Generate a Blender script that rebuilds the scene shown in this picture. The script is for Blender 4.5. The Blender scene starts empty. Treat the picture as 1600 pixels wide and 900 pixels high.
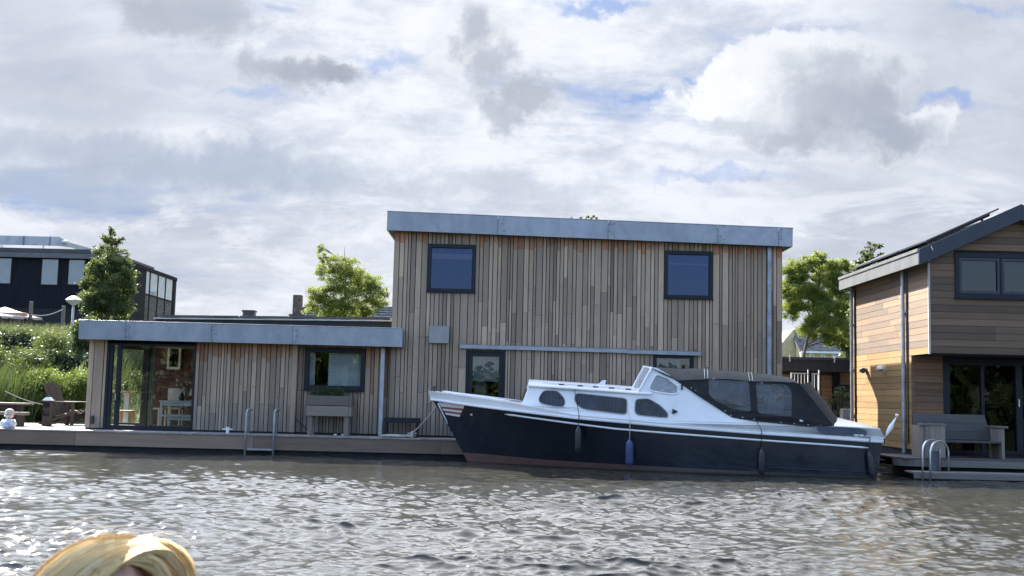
import bpy, bmesh, math, random
import numpy as np
from mathutils import Vector, Matrix
from mathutils.geometry import tessellate_polygon

S = bpy.context.scene
COL = S.collection
R = math.radians
rnd = random.Random(7)

# ------------------------------------------------------------------ camera, sky, sun, exposure
FPX = 1750.0                      # focal length in pixels of the 1600 px wide photograph
EYE = Vector((0.0, 0.0, 1.35))    # eye height above the water
ROLL = 0.024
PITCH = math.atan(172.8 * math.cos(ROLL) / FPX)
_F = Vector((0, math.cos(PITCH), math.sin(PITCH)))
_R0 = Vector((1, 0, 0)); _U0 = Vector((0, -math.sin(PITCH), math.cos(PITCH)))
_R = _R0 * math.cos(ROLL) + _U0 * math.sin(ROLL)
_U = _U0 * math.cos(ROLL) - _R0 * math.sin(ROLL)
cam_d = bpy.data.cameras.new('camera'); cam = bpy.data.objects.new('camera', cam_d); COL.objects.link(cam)
M = Matrix((_R, _U, -_F)).transposed().to_4x4(); M.translation = EYE
cam.matrix_world = M
cam_d.sensor_width = 36.0; cam_d.lens = 36.0 * FPX / 1600.0
cam_d.dof.use_dof = True; cam_d.dof.focus_distance = 24.0; cam_d.dof.aperture_fstop = 10.0   # a phone lens, sharp on the boat
cam_d.clip_start = 0.05; cam_d.clip_end = 9000
S.camera = cam

SUN_AZ = R(32)      # left of straight ahead
SUN_EL = R(39.4)
SUN_STRENGTH = 5.0
SKY_STRENGTH = 0.10
EXPOSURE = 2.15
S.view_settings.view_transform = 'Standard'; S.view_settings.look = 'None'
S.view_settings.gamma = 1.0; S.view_settings.use_curve_mapping = False
S.view_settings.exposure = EXPOSURE
S.render.engine = 'CYCLES'
S.cycles.max_bounces = 8; S.cycles.transparent_max_bounces = 16
S.cycles.caustics_reflective = False; S.cycles.caustics_refractive = False
S.cycles.sample_clamp_indirect = 6
S.cycles.use_denoising = True

def at(px, py, Y):
    """The point at depth Y seen at photograph pixel (px, py)."""
    d = _F + _R * ((px - 800) / FPX) + _U * ((450 - py) / FPX)
    return EYE + d * (Y / d.y)

def gz(px, py, z):
    d = _F + _R * ((px - 800) / FPX) + _U * ((450 - py) / FPX)
    return EYE + d * ((z - EYE.z) / d.z)

def dirn(px, py):
    p = at(px, py, 1.0) - EYE
    return p.x, p.z

# small node helper: values may be numbers or sockets
class NG:
    def __init__(s, tree): s.t = tree; s.n = tree.nodes; s.l = tree.links
    def put(s, sock, v):
        if isinstance(v, bpy.types.NodeSocket): s.l.new(v, sock)
        elif v is not None: sock.default_value = v
    def m(s, op, a, b=None, c=None, clamp=False):
        n = s.n.new('ShaderNodeMath'); n.operation = op; n.use_clamp = clamp
        for i, v in enumerate((a, b, c)):
            if v is not None: s.put(n.inputs[i], v)
        return n.outputs[0]
    def v(s, op, a, b=None):
        n = s.n.new('ShaderNodeVectorMath'); n.operation = op
        s.put(n.inputs[0], a)
        if b is not None: s.put(n.inputs[1], b)
        return n.outputs[0]
    def xyz(s, v):
        n = s.n.new('ShaderNodeSeparateXYZ'); s.put(n.inputs[0], v); return n.outputs
    def comb(s, x, y, z):
        n = s.n.new('ShaderNodeCombineXYZ')
        for i, v in enumerate((x, y, z)): s.put(n.inputs[i], v)
        return n.outputs[0]
    def noise(s, vec, scale, detail=4, rough=0.55, dist=0.0, out=0):
        n = s.n.new('ShaderNodeTexNoise'); s.put(n.inputs['Vector'], vec)
        n.inputs['Scale'].default_value = scale; n.inputs['Detail'].default_value = detail
        n.inputs['Roughness'].default_value = rough; n.inputs['Distortion'].default_value = dist
        return n.outputs[out]
    def mix(s, f, a, b, blend='MIX'):
        n = s.n.new('ShaderNodeMix'); n.data_type = 'RGBA'; n.blend_type = blend
        s.put(n.inputs[0], f); s.put(n.inputs[6], a); s.put(n.inputs[7], b)
        return n.outputs[2]
    def smooth(s, x, lo, hi, a=0.0, b=1.0):
        n = s.n.new('ShaderNodeMapRange'); n.interpolation_type = 'SMOOTHSTEP'
        s.put(n.inputs[0], x)
        for i, v in enumerate((lo, hi, a, b)): s.put(n.inputs[i + 1], v)
        return n.outputs[0]

def c4(c): return (c[0], c[1], c[2], 1.0)

def build_world():
    w = bpy.data.worlds.new('World'); S.world = w; w.use_nodes = True
    t = w.node_tree; t.nodes.clear(); g = NG(t)
    out = t.nodes.new('ShaderNodeOutputWorld'); bg = t.nodes.new('ShaderNodeBackground')
    sky = t.nodes.new('ShaderNodeTexSky'); sky.sky_type = 'NISHITA'; sky.sun_disc = False
    sky.sun_elevation = SUN_EL; sky.sun_rotation = -SUN_AZ
    sky.air_density = 1.0; sky.dust_density = 1.2; sky.ozone_density = 1.6
    d = t.nodes.new('ShaderNodeTexCoord').outputs['Generated']
    x, y, z = g.xyz(d)
    zc = g.m('MAXIMUM', z, 0.0)
    # cloud deck seen in perspective
    k = g.m('ADD', zc, 0.22)
    q = g.comb(g.m('DIVIDE', x, k), g.m('DIVIDE', y, k), 0.3)
    qs = g.v('MULTIPLY', q, (0.8, 1.5, 1.0))
    n1 = g.noise(qs, 1.25, 9, 0.58, 0.35)
    n2 = g.noise(g.v('ADD', qs, (7.1, 3.3, 1.0)), 2.7, 8, 0.6, 0.5)
    n3 = g.noise(g.v('ADD', q, (1.7, 9.2, 4.0)), 0.9, 4, 0.5, 0.2)
    # angular coordinates ahead (tan of azimuth, tan of elevation)
    ys = g.m('MAXIMUM', y, 0.08)
    u = g.m('DIVIDE', x, ys); v = g.m('DIVIDE', z, ys)
    uv = g.comb(u, v, 0.0)
    wa = g.noise(uv, 11.0, 8, 0.62, 0.3)
    wb = g.noise(g.v('ADD', uv, (3.1, 5.7, 2.0)), 26.0, 7, 0.6, 0.2)
    wc = g.noise(g.v('ADD', uv, (8.1, 1.7, 5.0)), 5.0, 5, 0.55, 0.4)
    ahead = g.smooth(y, 0.0, 0.35)
    # colours (before the background strength)
    white = (2.04, 2.11, 2.26, 1); pale = (1.38, 1.50, 1.76, 1); grey = (1.00, 1.11, 1.33, 1)
    back = g.mix(0.55, sky.outputs[0], (1.15, 1.75, 3.2, 1))
    bluegap = (0.66, 0.98, 1.78, 1)
    blue = g.mix(ahead, back, bluegap)
    lum = g.m('ADD', g.m('MULTIPLY', n1, 0.55), g.m('MULTIPLY', n2, 0.45))
    cover = g.smooth(lum, 0.33, 0.45)
    # clearer sky overhead and behind the viewer
    clear = g.m('MULTIPLY', g.smooth(y, 0.35, -0.25), g.smooth(z, 0.75, 0.45, 0.75, 1.0))
    cover = g.m('MULTIPLY', cover, g.m('SUBTRACT', 1.0, g.m('MULTIPLY', clear, 0.97)))
    fine = g.noise(g.v('MULTIPLY', uv, (1.0, 1.7, 1.0)), 17.0, 9, 0.66, 0.25)
    tex = g.m('ADD', g.m('MULTIPLY', n2, 0.5), g.m('MULTIPLY', fine, 0.5))
    deck = g.mix(g.smooth(tex, 0.38, 0.60), pale, white)
    deck = g.mix(g.m('MULTIPLY', g.smooth(g.m('ADD', g.m('MULTIPLY', n3, 0.7), g.m('MULTIPLY', fine, 0.3)), 0.46, 0.60), 0.55), deck, grey)
    col = g.mix(cover, blue, deck)
    # long flat streaks low over the roofs
    st = g.noise(g.v('MULTIPLY', uv, (1.0, 4.0, 1.0)), 4.2, 9, 0.62, 0.5)
    band = g.m('MULTIPLY', g.smooth(v, 0.26, 0.15), g.smooth(v, -0.02, 0.06))
    col = g.mix(g.m('MULTIPLY', g.m('MULTIPLY', g.smooth(st, 0.42, 0.60), band), g.m('MULTIPLY', ahead, 0.36)), col, grey)
    st2 = g.noise(g.v('ADD', g.v('MULTIPLY', uv, (1.0, 3.6, 1.0)), (4, 4, 1)), 7.0, 9, 0.64, 0.4)
    col = g.mix(g.m('MULTIPLY', g.m('MULTIPLY', g.smooth(st2, 0.47, 0.62), band), g.m('MULTIPLY', ahead, 0.7)), col, white)
    wn = g.noise(uv, 13.0, 9, 0.66, 0.0, out=1)
    wv_ = g.v('MULTIPLY', g.v('SUBTRACT', wn, (0.5, 0.5, 0.5)), (0.085, 0.065, 0.0))
    wn2 = g.noise(g.v('ADD', uv, (2.2, 6.1, 3.0)), 48.0, 7, 0.6, 0.0, out=1)
    wv_ = g.v('ADD', wv_, g.v('MULTIPLY', g.v('SUBTRACT', wn2, (0.5, 0.5, 0.5)), (0.022, 0.018, 0.0)))
    uw, vw, _zz = g.xyz(g.v('ADD', uv, wv_))
    # separate cumulus: centre px, half sizes px, colour, opacity, edge
    def puff(col, px, py, rx, ry, tint, op, lo, hi, amp, fine, tilt=0.0):
        cu, cv = dirn(px, py)
        du = g.m('SUBTRACT', uw, cu); dv = g.m('SUBTRACT', vw, cv)
        if tilt:
            a = g.m('ADD', g.m('MULTIPLY', du, math.cos(tilt)), g.m('MULTIPLY', dv, math.sin(tilt)))
            b = g.m('SUBTRACT', g.m('MULTIPLY', dv, math.cos(tilt)), g.m('MULTIPLY', du, math.sin(tilt)))
            du, dv = a, b
        e = g.m('ADD', g.m('POWER', g.m('ABSOLUTE', g.m('DIVIDE', du, rx / FPX)), 2.0), g.m('POWER', g.m('ABSOLUTE', g.m('DIVIDE', dv, ry / FPX)), 2.0))
        r = g.m('SQRT', e)
        r = g.m('ADD', r, g.m('MULTIPLY', g.m('SUBTRACT', wa, 0.5), amp))
        r = g.m('ADD', r, g.m('MULTIPLY', g.m('SUBTRACT', wb, 0.5), fine))
        f = g.m('MULTIPLY', g.smooth(r, hi, lo), g.m('MULTIPLY', ahead, op))
        return g.mix(f, col, tint)
    for (px, py, rx, ry, op) in ((1010, 150, 75, 26, 0.85), (600, 88, 70, 20, 0.6), (930, 5, 110, 16, 0.8), (1085, 122, 45, 14, 0.8),
                                 (1480, 165, 70, 14, 0.7), (1120, 275, 190, 13, 0.45), (380, 145, 70, 14, 0.45), (1545, 18, 80, 14, 0.6)):
        col = puff(col, px, py, rx, ry, bluegap, op, 0.1, 1.15, 1.9, 1.2)
    soft = (1.06, 1.16, 1.36, 1)
    for (px, py, rx, ry, tint, op, lo, hi, amp, fine, tl) in (
            # bright rims towards the sun
            (470, 96, 95, 34, (1.8, 1.86, 1.98, 1), 0.6, 0.3, 1.1, 1.8, 1.4, 0),
            (745, 60, 95, 110, (1.8, 1.86, 1.98, 1), 0.55, 0.3, 1.15, 1.8, 1.4, 0.2),
            (290, 22, 125, 50, soft, 0.85, 0.35, 1.2, 1.8, 1.1, 0),
            (240, 30, 60, 30, soft, 0.6, 0.3, 1.2, 1.8, 1.1, 0),
            (740, 40, 46, 62, soft, 0.85, 0.25, 1.15, 1.9, 1.3, 0.1),
            (768, 105, 48, 52, soft, 0.8, 0.25, 1.15, 1.9, 1.3, 0.2),
            (830, 160, 62, 46, (1.06, 1.16, 1.34, 1), 0.9, 0.4, 1.05, 1.7, 1.2, 0),
            (785, 178, 50, 28, (1.12, 1.22, 1.4, 1), 0.8, 0.3, 1.1, 1.8, 1.2, 0),
            (385, 92, 34, 30, soft, 0.8, 0.2, 1.1, 2.0, 1.5, 0),
            (440, 110, 50, 28, (1.1, 1.2, 1.4, 1), 0.85, 0.2, 1.1, 1.6, 1.3, 0),
            (485, 114, 70, 34, (0.98, 1.07, 1.27, 1), 0.9, 0.3, 1.1, 1.4, 1.2, 0),
            (508, 106, 46, 30, (0.92, 1.0, 1.2, 1), 0.85, 0.3, 1.05, 1.3, 1.2, 0),
            (530, 118, 44, 24, (0.88, 0.96, 1.15, 1), 0.85, 0.3, 1.05, 1.4, 1.2, 0),
            (110, 170, 140, 26, (1.2, 1.34, 1.6, 1), 0.6, 0.2, 1.2, 1.8, 1.0, 0),
            (120, 220, 220, 30, (1.12, 1.26, 1.52, 1), 0.75, 0.2, 1.2, 1.8, 1.0, 0),
            (330, 262, 360, 52, (1.0, 1.17, 1.45, 1), 0.85, 0.25, 1.25, 1.2, 0.8, 0),
            (100, 300, 230, 36, (1.02, 1.2, 1.52, 1), 0.75, 0.2, 1.2, 1.7, 0.9, 0),
            (740, 295, 260, 26, (1.25, 1.38, 1.6, 1), 0.5, 0.2, 1.2, 1.9, 0.9, 0),
            # the big cumulus: bright head, grey body
            (1090, 160, 60, 36, (2.12, 2.18, 2.28, 1), 1.0, 0.66, 0.96, 1.6, 1.6, 0),
            (1160, 140, 100, 74, (2.12, 2.18, 2.28, 1), 1.0, 0.70, 0.95, 1.5, 1.6, 0),
            (1250, 100, 120, 62, (2.0, 2.07, 2.18, 1), 1.0, 0.66, 0.98, 1.3, 1.4, 0),
            (1350, 120, 98, 78, (1.8, 1.89, 2.03, 1), 1.0, 0.70, 0.98, 1.2, 1.3, 0),
            (1400, 205, 112, 50, (1.9, 1.98, 2.1, 1), 1.0, 0.72, 0.96, 1.3, 1.4, 0),
            (1185, 165, 90, 50, (1.75, 1.84, 1.98, 1), 0.7, 0.1, 1.0, 1.9, 1.3, 0),
            (1300, 165, 130, 78, (1.06, 1.16, 1.36, 1), 0.92, 0.05, 1.2, 1.6, 1.0, 0),
            (1370, 150, 84, 96, (.98, 1.08, 1.3, 1), 0.92, 0.15, 1.08, 1.4, 1.0, 0),
            (1330, 105, 60, 40, (1.24, 1.34, 1.54, 1), 0.8, 0.2, 1.0, 1.9, 1.3, 0),
            (1390, 216, 125, 42, (0.93, 1.04, 1.26, 1), 0.95, 0.1, 1.12, 1.5, 0.9, 0),
            (1240, 215, 100, 24, (1.05, 1.15, 1.36, 1), 0.85, 0.2, 1.1, 1.7, 1.0, 0),
            (1140, 192, 100, 20, (1.34, 1.44, 1.64, 1), 0.8, 0.2, 1.1, 1.8, 1.1, 0)):
        col = puff(col, px, py, rx, ry, tint, op, lo, hi, amp, fine, tl)
    # cauliflower relief over everything ahead
    rel = g.m('ADD', 0.93, g.m('MULTIPLY', g.m('ADD', g.m('MULTIPLY', wb, 0.5), g.m('MULTIPLY', fine, 0.5)), 0.14))
    rs_ = t.nodes.new('ShaderNodeVectorMath'); rs_.operation = 'SCALE'; t.links.new(col, rs_.inputs[0]); t.links.new(rel, rs_.inputs['Scale']); col = rs_.outputs[0]
    # pale air at the horizon, dull below it
    col = g.mix(g.smooth(z, 0.05, -0.02, 0.0, 1.0), col, (1.18, 1.27, 1.42, 1))
    # clouds glow round the sun, above the picture
    sd = (-math.sin(SUN_AZ) * math.cos(SUN_EL), math.cos(SUN_AZ) * math.cos(SUN_EL), math.sin(SUN_EL))
    dn = t.nodes.new('ShaderNodeVectorMath'); dn.operation = 'DOT_PRODUCT'; t.links.new(d, dn.inputs[0]); dn.inputs[1].default_value = sd
    glow = g.m('MULTIPLY', g.smooth(dn.outputs['Value'], 0.40, 0.97, 0.0, 4.6), g.smooth(z, 0.33, 0.48))
    gs = t.nodes.new('ShaderNodeVectorMath'); gs.operation = 'SCALE'; t.links.new(col, gs.inputs[0]); t.links.new(g.m('ADD', 1.0, glow), gs.inputs['Scale']); col = gs.outputs[0]
    g.put(bg.inputs[0], col); bg.inputs[1].default_value = SKY_STRENGTH
    t.links.new(bg.outputs[0], out.inputs[0])
    w.cycles.sampling_method = 'MANUAL'; w.cycles.sample_map_resolution = 512
build_world()

sun_d = bpy.data.lights.new('sun', 'SUN'); sun = bpy.data.objects.new('sun', sun_d); COL.objects.link(sun)
sun_d.energy = SUN_STRENGTH; sun_d.angle = R(0.5); sun_d.color = (1.0, 0.94, 0.84)
SUN_DIR = Vector((-math.sin(SUN_AZ) * math.cos(SUN_EL), math.cos(SUN_AZ) * math.cos(SUN_EL), math.sin(SUN_EL)))
sun.rotation_euler = SUN_DIR.to_track_quat('Z', 'Y').to_euler()
sun.location = SUN_DIR * 200

# ------------------------------------------------------------------ scene helpers
OFF = {}    # world position of each object's origin

def tag(o, label=None, cat=None, group=None, kind=None):
    if label: o['label'] = label
    if cat: o['category'] = cat
    if group: o['group'] = group
    if kind: o['kind'] = kind
    return o

def thing(name, label, cat, loc=(0, 0, 0), group=None):
    o = bpy.data.objects.new(name, None); COL.objects.link(o)
    o.location = loc; o.empty_display_size = 0.1
    OFF[o.name] = Vector(loc)
    return tag(o, label, cat, group)

class MB:
    """collects shapes and links them as ONE mesh object"""
    def __init__(s): s.v = []; s.f = []; s.tone = []; s.fresh = []; s.T = 0.5; s.Fr = 0.0
    def add(s, vs, fs):
        n = len(s.v); s.v += [tuple(p) for p in vs]
        for f in fs:
            s.f.append(tuple(i + n for i in f)); s.tone.append(s.T); s.fresh.append(s.Fr)
        return s
    def box(s, x0, x1, y0, y1, z0, z1):
        if x0 > x1: x0, x1 = x1, x0
        if y0 > y1: y0, y1 = y1, y0
        if z0 > z1: z0, z1 = z1, z0
        return s.add([(x0,y0,z0),(x1,y0,z0),(x1,y1,z0),(x0,y1,z0),(x0,y0,z1),(x1,y0,z1),(x1,y1,z1),(x0,y1,z1)],
                     [(0,3,2,1),(4,5,6,7),(0,1,5,4),(1,2,6,5),(2,3,7,6),(3,0,4,7)])
    def hexa(s, a):       # 8 corners: bottom ring then top ring
        return s.add(a, [(0,3,2,1),(4,5,6,7),(0,1,5,4),(1,2,6,5),(2,3,7,6),(3,0,4,7)])
    def bar(s, p, q, w, h, up=(0, 0, 1)):
        p = Vector(p); q = Vector(q); d = (q - p).normalized(); up = Vector(up)
        if abs(d.dot(up)) > 0.98: up = Vector((0, 1, 0))
        a = d.cross(up).normalized() * (w / 2); b = a.cross(d).normalized() * (h / 2)
        return s.hexa([p-a-b, p+a-b, p+a+b, p-a+b, q-a-b, q+a-b, q+a+b, q-a+b])
    def tube(s, pts, r, n=8, cap=True):
        pts = [Vector(p) for p in pts]; m = len(pts)
        rs = r if isinstance(r, (list, tuple)) else [r] * m
        vs = []; last = None
        for i, p in enumerate(pts):
            d = (pts[min(i + 1, m - 1)] - pts[max(i - 1, 0)])
            d = d.normalized() if d.length > 1e-9 else Vector((0, 0, 1))
            if last is None:
                a = d.cross(Vector((0, 0, 1)))
                if a.length < 0.05: a = d.cross(Vector((0, 1, 0)))
            else:
                a = last - d * last.dot(d)
                if a.length < 1e-6: a = d.cross(Vector((0, 1, 0.3)))
            a.normalize(); last = a; b = d.cross(a)
            for k in range(n):
                t = 2 * math.pi * k / n
                vs.append(p + (a * math.cos(t) + b * math.sin(t)) * rs[i])
        fs = [(i*n+k, i*n+(k+1) % n, (i+1)*n+(k+1) % n, (i+1)*n+k) for i in range(m-1) for k in range(n)]
        if cap: fs += [tuple(reversed(range(n))), tuple((m-1)*n+k for k in range(n))]
        return s.add(vs, fs)
    def lathe(s, prof, c=(0, 0, 0), n=24, axis=None):
        """prof: (radius, height) list round the z axis through c"""
        c = Vector(c); rot = Matrix.Identity(3)
        if axis is not None: rot = Vector((0, 0, 1)).rotation_difference(Vector(axis).normalized()).to_matrix()
        vs = []
        for (r, h) in prof:
            for k in range(n):
                t = 2 * math.pi * k / n
                vs.append(c + rot @ Vector((r * math.cos(t), r * math.sin(t), h)))
        m = len(prof)
        fs = [(i*n+k, i*n+(k+1) % n, (i+1)*n+(k+1) % n, (i+1)*n+k) for i in range(m-1) for k in range(n)]
        fs += [tuple(reversed(range(n))), tuple((m-1)*n+k for k in range(n))]
        return s.add(vs, fs)
    def grid(s, rows, closed=False):
        """rows of points, equal length"""
        m = len(rows); n = len(rows[0]); vs = [p for r in rows for p in r]
        fs = []
        for i in range(m - 1):
            for k in range(n if closed else n - 1):
                k2 = (k + 1) % n
                fs.append((i*n+k, i*n+k2, (i+1)*n+k2, (i+1)*n+k))
        return s.add(vs, fs)
    def prism(s, poly, holes, f, t0, t1):
        """2D polygon (with holes) mapped by f(a, b, t); thickness from t0 to t1"""
        loops = [poly] + list(holes)
        tris = tessellate_polygon([[Vector((p[0], p[1], 0)) for p in lp] for lp in loops])
        flat = [p for lp in loops for p in lp]; n = len(flat)
        vs = [f(p[0], p[1], t0) for p in flat] + [f(p[0], p[1], t1) for p in flat]
        fs = [tuple(tr) for tr in tris] + [tuple(i + n for i in reversed(tr)) for tr in tris]
        o = 0
        for lp in loops:
            m = len(lp)
            for i in range(m):
                j = (i + 1) % m
                fs.append((o+i, o+j, o+j+n, o+i+n))
            o += m
        return s.add(vs, fs)
    def build(s, name, mat, parent=None, smooth=False, bevel=0.0, fix=True, subsurf=0):
        me = bpy.data.meshes.new(name)
        off = OFF[parent.name] if parent is not None else Vector((0, 0, 0))
        me.from_pydata([(p[0]-off.x, p[1]-off.y, p[2]-off.z) for p in s.v], [], s.f)
        a = me.attributes.new('tone', 'FLOAT', 'FACE'); a.data.foreach_set('value', s.tone)
        b = me.attributes.new('fresh', 'FLOAT', 'FACE'); b.data.foreach_set('value', s.fresh)
        if fix:
            bm = bmesh.new(); bm.from_mesh(me); bmesh.ops.recalc_face_normals(bm, faces=bm.faces[:]); bm.to_mesh(me); bm.free()
        if smooth: me.polygons.foreach_set('use_smooth', [True] * len(me.polygons))
        me.materials.append(mat); me.update()
        o = bpy.data.objects.new(name, me); COL.objects.link(o)
        if parent is not None: o.parent = parent
        OFF[o.name] = off.copy()
        if bevel:
            m = o.modifiers.new('edge', 'BEVEL'); m.width = bevel; m.segments = 2; m.limit_method = 'ANGLE'; m.angle_limit = R(40)
        if subsurf:
            m = o.modifiers.new('round', 'SUBSURF'); m.levels = subsurf; m.render_levels = subsurf
        if smooth == 'auto':
            me.polygons.foreach_set('use_smooth', [True] * len(me.polygons))
            try: me.set_sharp_from_angle(angle=R(35))
            except Exception: pass
        return o

def bx(name, mat, parent, *b, bevel=0.0):
    return MB().box(*b).build(name, mat, parent, bevel=bevel)

# ------------------------------------------------------------------ materials
MATS = {}
def new_mat(name):
    m = bpy.data.materials.new(name); m.use_nodes = True
    t = m.node_tree; t.nodes.clear(); g = NG(t)
    out = t.nodes.new('ShaderNodeOutputMaterial'); p = t.nodes.new('ShaderNodeBsdfPrincipled')
    t.links.new(p.outputs[0], out.inputs[0])
    return m, g, p, out

def mat(name, col, rough=0.6, metal=0.0, var=0.12, vscale=3.0, stretch=(1, 1, 1), bump=0.0, bscale=40.0, spec=0.5, coat=0.0, col2=None, tone=0.0, rvar=0.0):
    if name in MATS: return MATS[name]
    m, g, p, out = new_mat(name)
    pos = g.n.new('ShaderNodeNewGeometry').outputs['Position']
    pv = g.v('MULTIPLY', pos, stretch)
    n = g.noise(pv, vscale, 6, 0.6)
    dark = tuple(c * (1 - var * 1.6) for c in col); lite = tuple(min(1, c * (1 + var * 1.6)) for c in col)
    f = g.smooth(n, 0.28, 0.72)
    c = g.mix(f, c4(dark), c4(col2 if col2 else lite))
    if tone:
        a = g.n.new('ShaderNodeAttribute'); a.attribute_name = 'tone'
        k = g.m('ADD', g.m('MULTIPLY', g.m('SUBTRACT', a.outputs['Fac'], 0.5), 2 * tone), 1.0)
        c = g.v('SCALE', c); c.node.inputs['Scale'].default_value = 1
        g.l.new(k, c.node.inputs['Scale'])
    g.put(p.inputs['Base Color'], c)
    if rvar: g.put(p.inputs['Roughness'], g.m('ADD', rough - rvar / 2, g.m('MULTIPLY', n, rvar)))
    else: p.inputs['Roughness'].default_value = rough
    p.inputs['Metallic'].default_value = metal
    p.inputs['Specular IOR Level'].default_value = spec
    p.inputs['Coat Weight'].default_value = coat; p.inputs['Coat Roughness'].default_value = 0.06
    if bump:
        b = g.n.new('ShaderNodeBump'); b.inputs['Strength'].default_value = bump; b.inputs['Distance'].default_value = 0.01
        g.put(b.inputs['Height'], g.noise(pv, bscale, 5, 0.6)); g.put(p.inputs['Normal'], b.outputs[0])
    MATS[name] = m; return m

def wood(name, ca, cb, fresh, axis='z', grain=1.0, rough=0.75, tone=0.42):
    """weathered boards: tone and fresh come from each board; grain runs along the axis"""
    m, g, p, out = new_mat(name)
    pos = g.n.new('ShaderNodeNewGeometry').outputs['Position']
    at_ = g.n.new('ShaderNodeAttribute'); at_.attribute_name = 'tone'; T = at_.outputs['Fac']
    af = g.n.new('ShaderNodeAttribute'); af.attribute_name = 'fresh'; Fh = af.outputs['Fac']
    st = {'z': (1, 1, 0.05), 'x': (0.05, 1, 1), 'y': (1, 0.05, 1)}[axis]
    sv = g.v('MULTIPLY', pos, st)
    sh = g.v('ADD', sv, g.comb(g.m('MULTIPLY', T, 37.0), 0.0, g.m('MULTIPLY', T, 11.0)))
    n1 = g.noise(sh, 60.0 * grain, 6, 0.65, 0.4)
    n2 = g.noise(sh, 14.0 * grain, 4, 0.6, 0.3)
    n3 = g.noise(pos, 0.9, 4, 0.55)
    hue = g.m('FRACT', g.m('MULTIPLY', T, 7.31))
    c = g.mix(g.smooth(g.m('ADD', g.m('MULTIPLY', hue, 0.7), g.m('MULTIPLY', n3, 0.5)), 0.25, 0.95), c4(ca), c4(cb))
    # unweathered wood where the roof edge keeps the rain off
    fz = g.smooth(g.m('ADD', Fh, g.m('MULTIPLY', g.m('SUBTRACT', n2, 0.5), 0.7)), 0.25, 0.8)
    c = g.mix(g.m('MULTIPLY', fz, 0.9), c, c4(fresh))
    k = g.m('ADD', 1.0 - tone, g.m('MULTIPLY', T, 2 * tone))
    k = g.m('MULTIPLY', k, g.m('ADD', 0.66, g.m('MULTIPLY', n1, 0.68)))
    k = g.m('MULTIPLY', k, g.m('ADD', 0.80, g.m('MULTIPLY', n2, 0.40)))
    if name == 'weathered_cladding':       # grey water staining low on the boards, long run marks higher up
        zz = g.xyz(pos)[2]
        run = g.noise(g.v('MULTIPLY', pos, (1, 1, 0.16)), 4.5, 6, 0.65, 0.3)
        lowm = g.smooth(g.m('ADD', zz, g.m('MULTIPLY', g.m('SUBTRACT', run, 0.5), 1.6)), 1.35, 0.45)
        c = g.mix(g.m('MULTIPLY', lowm, 0.6), c, (0.175, 0.165, 0.16, 1))
        k = g.m('MULTIPLY', k, g.m('ADD', 0.78, g.m('MULTIPLY', run, 0.44)))
    cs = g.n.new('ShaderNodeVectorMath'); cs.operation = 'SCALE'
    g.put(cs.inputs[0], c); g.l.new(k, cs.inputs['Scale'])
    g.put(p.inputs['Base Color'], cs.outputs[0])
    p.inputs['Roughness'].default_value = rough; p.inputs['Specular IOR Level'].default_value = 0.3
    b = g.n.new('ShaderNodeBump'); b.inputs['Strength'].default_value = 0.35; b.inputs['Distance'].default_value = 0.004
    g.put(b.inputs['Height'], n1); g.put(p.inputs['Normal'], b.outputs[0])
    return m

def glass(name, tint=(0.75, 0.8, 0.8), ior=1.5, rough=0.0, gcol=(1, 1, 1), wave=0.0, haze=0.0, hcol=(0.8, 0.8, 0.8), wscale=3.0):
    m = bpy.data.materials.new(name); m.use_nodes = True; t = m.node_tree; t.nodes.clear(); g = NG(t)
    out = t.nodes.new('ShaderNodeOutputMaterial')
    tr = t.nodes.new('ShaderNodeBsdfTransparent'); tr.inputs[0].default_value = c4(tint)
    gl = t.nodes.new('ShaderNodeBsdfGlossy'); gl.inputs[0].default_value = c4(gcol); gl.inputs['Roughness'].default_value = rough
    fr = t.nodes.new('ShaderNodeLayerWeight'); fr.inputs['Blend'].default_value = 0.5
    f0 = ((ior - 1) / (ior + 1)) ** 2
    if wave:
        pos = g.n.new('ShaderNodeNewGeometry').outputs['Position']
        b = g.n.new('ShaderNodeBump'); b.inputs['Strength'].default_value = wave; b.inputs['Distance'].default_value = 0.05
        g.put(b.inputs['Height'], g.noise(g.v('MULTIPLY', pos, (1, 1, 1.8)), wscale, 4, 0.5, 1.0))
        t.links.new(b.outputs[0], gl.inputs['Normal']); t.links.new(b.outputs[0], fr.inputs['Normal'])
    mx = t.nodes.new('ShaderNodeMixShader'); 
    t.links.new(g.m('ADD', f0, g.m('MULTIPLY', g.m('POWER', fr.outputs['Facing'], 5.0), 1 - f0)), mx.inputs[0])
    t.links.new(tr.outputs[0], mx.inputs[1]); t.links.new(gl.outputs[0], mx.inputs[2])
    last = mx
    if haze:
        df = t.nodes.new('ShaderNodeBsdfDiffuse'); df.inputs[0].default_value = c4(hcol)
        m2 = t.nodes.new('ShaderNodeMixShader')
        pos = g.n.new('ShaderNodeNewGeometry').outputs['Position']
        g.put(m2.inputs[0], g.m('MULTIPLY', g.noise(g.v('MULTIPLY', pos, (1, 1, 3)), 6.0, 5, 0.6, 1.5), haze * 2))
        t.links.new(mx.outputs[0], m2.inputs[1]); t.links.new(df.outputs[0], m2.inputs[2]); last = m2
    t.links.new(last.outputs[0], out.inputs[0])
    return m

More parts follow.
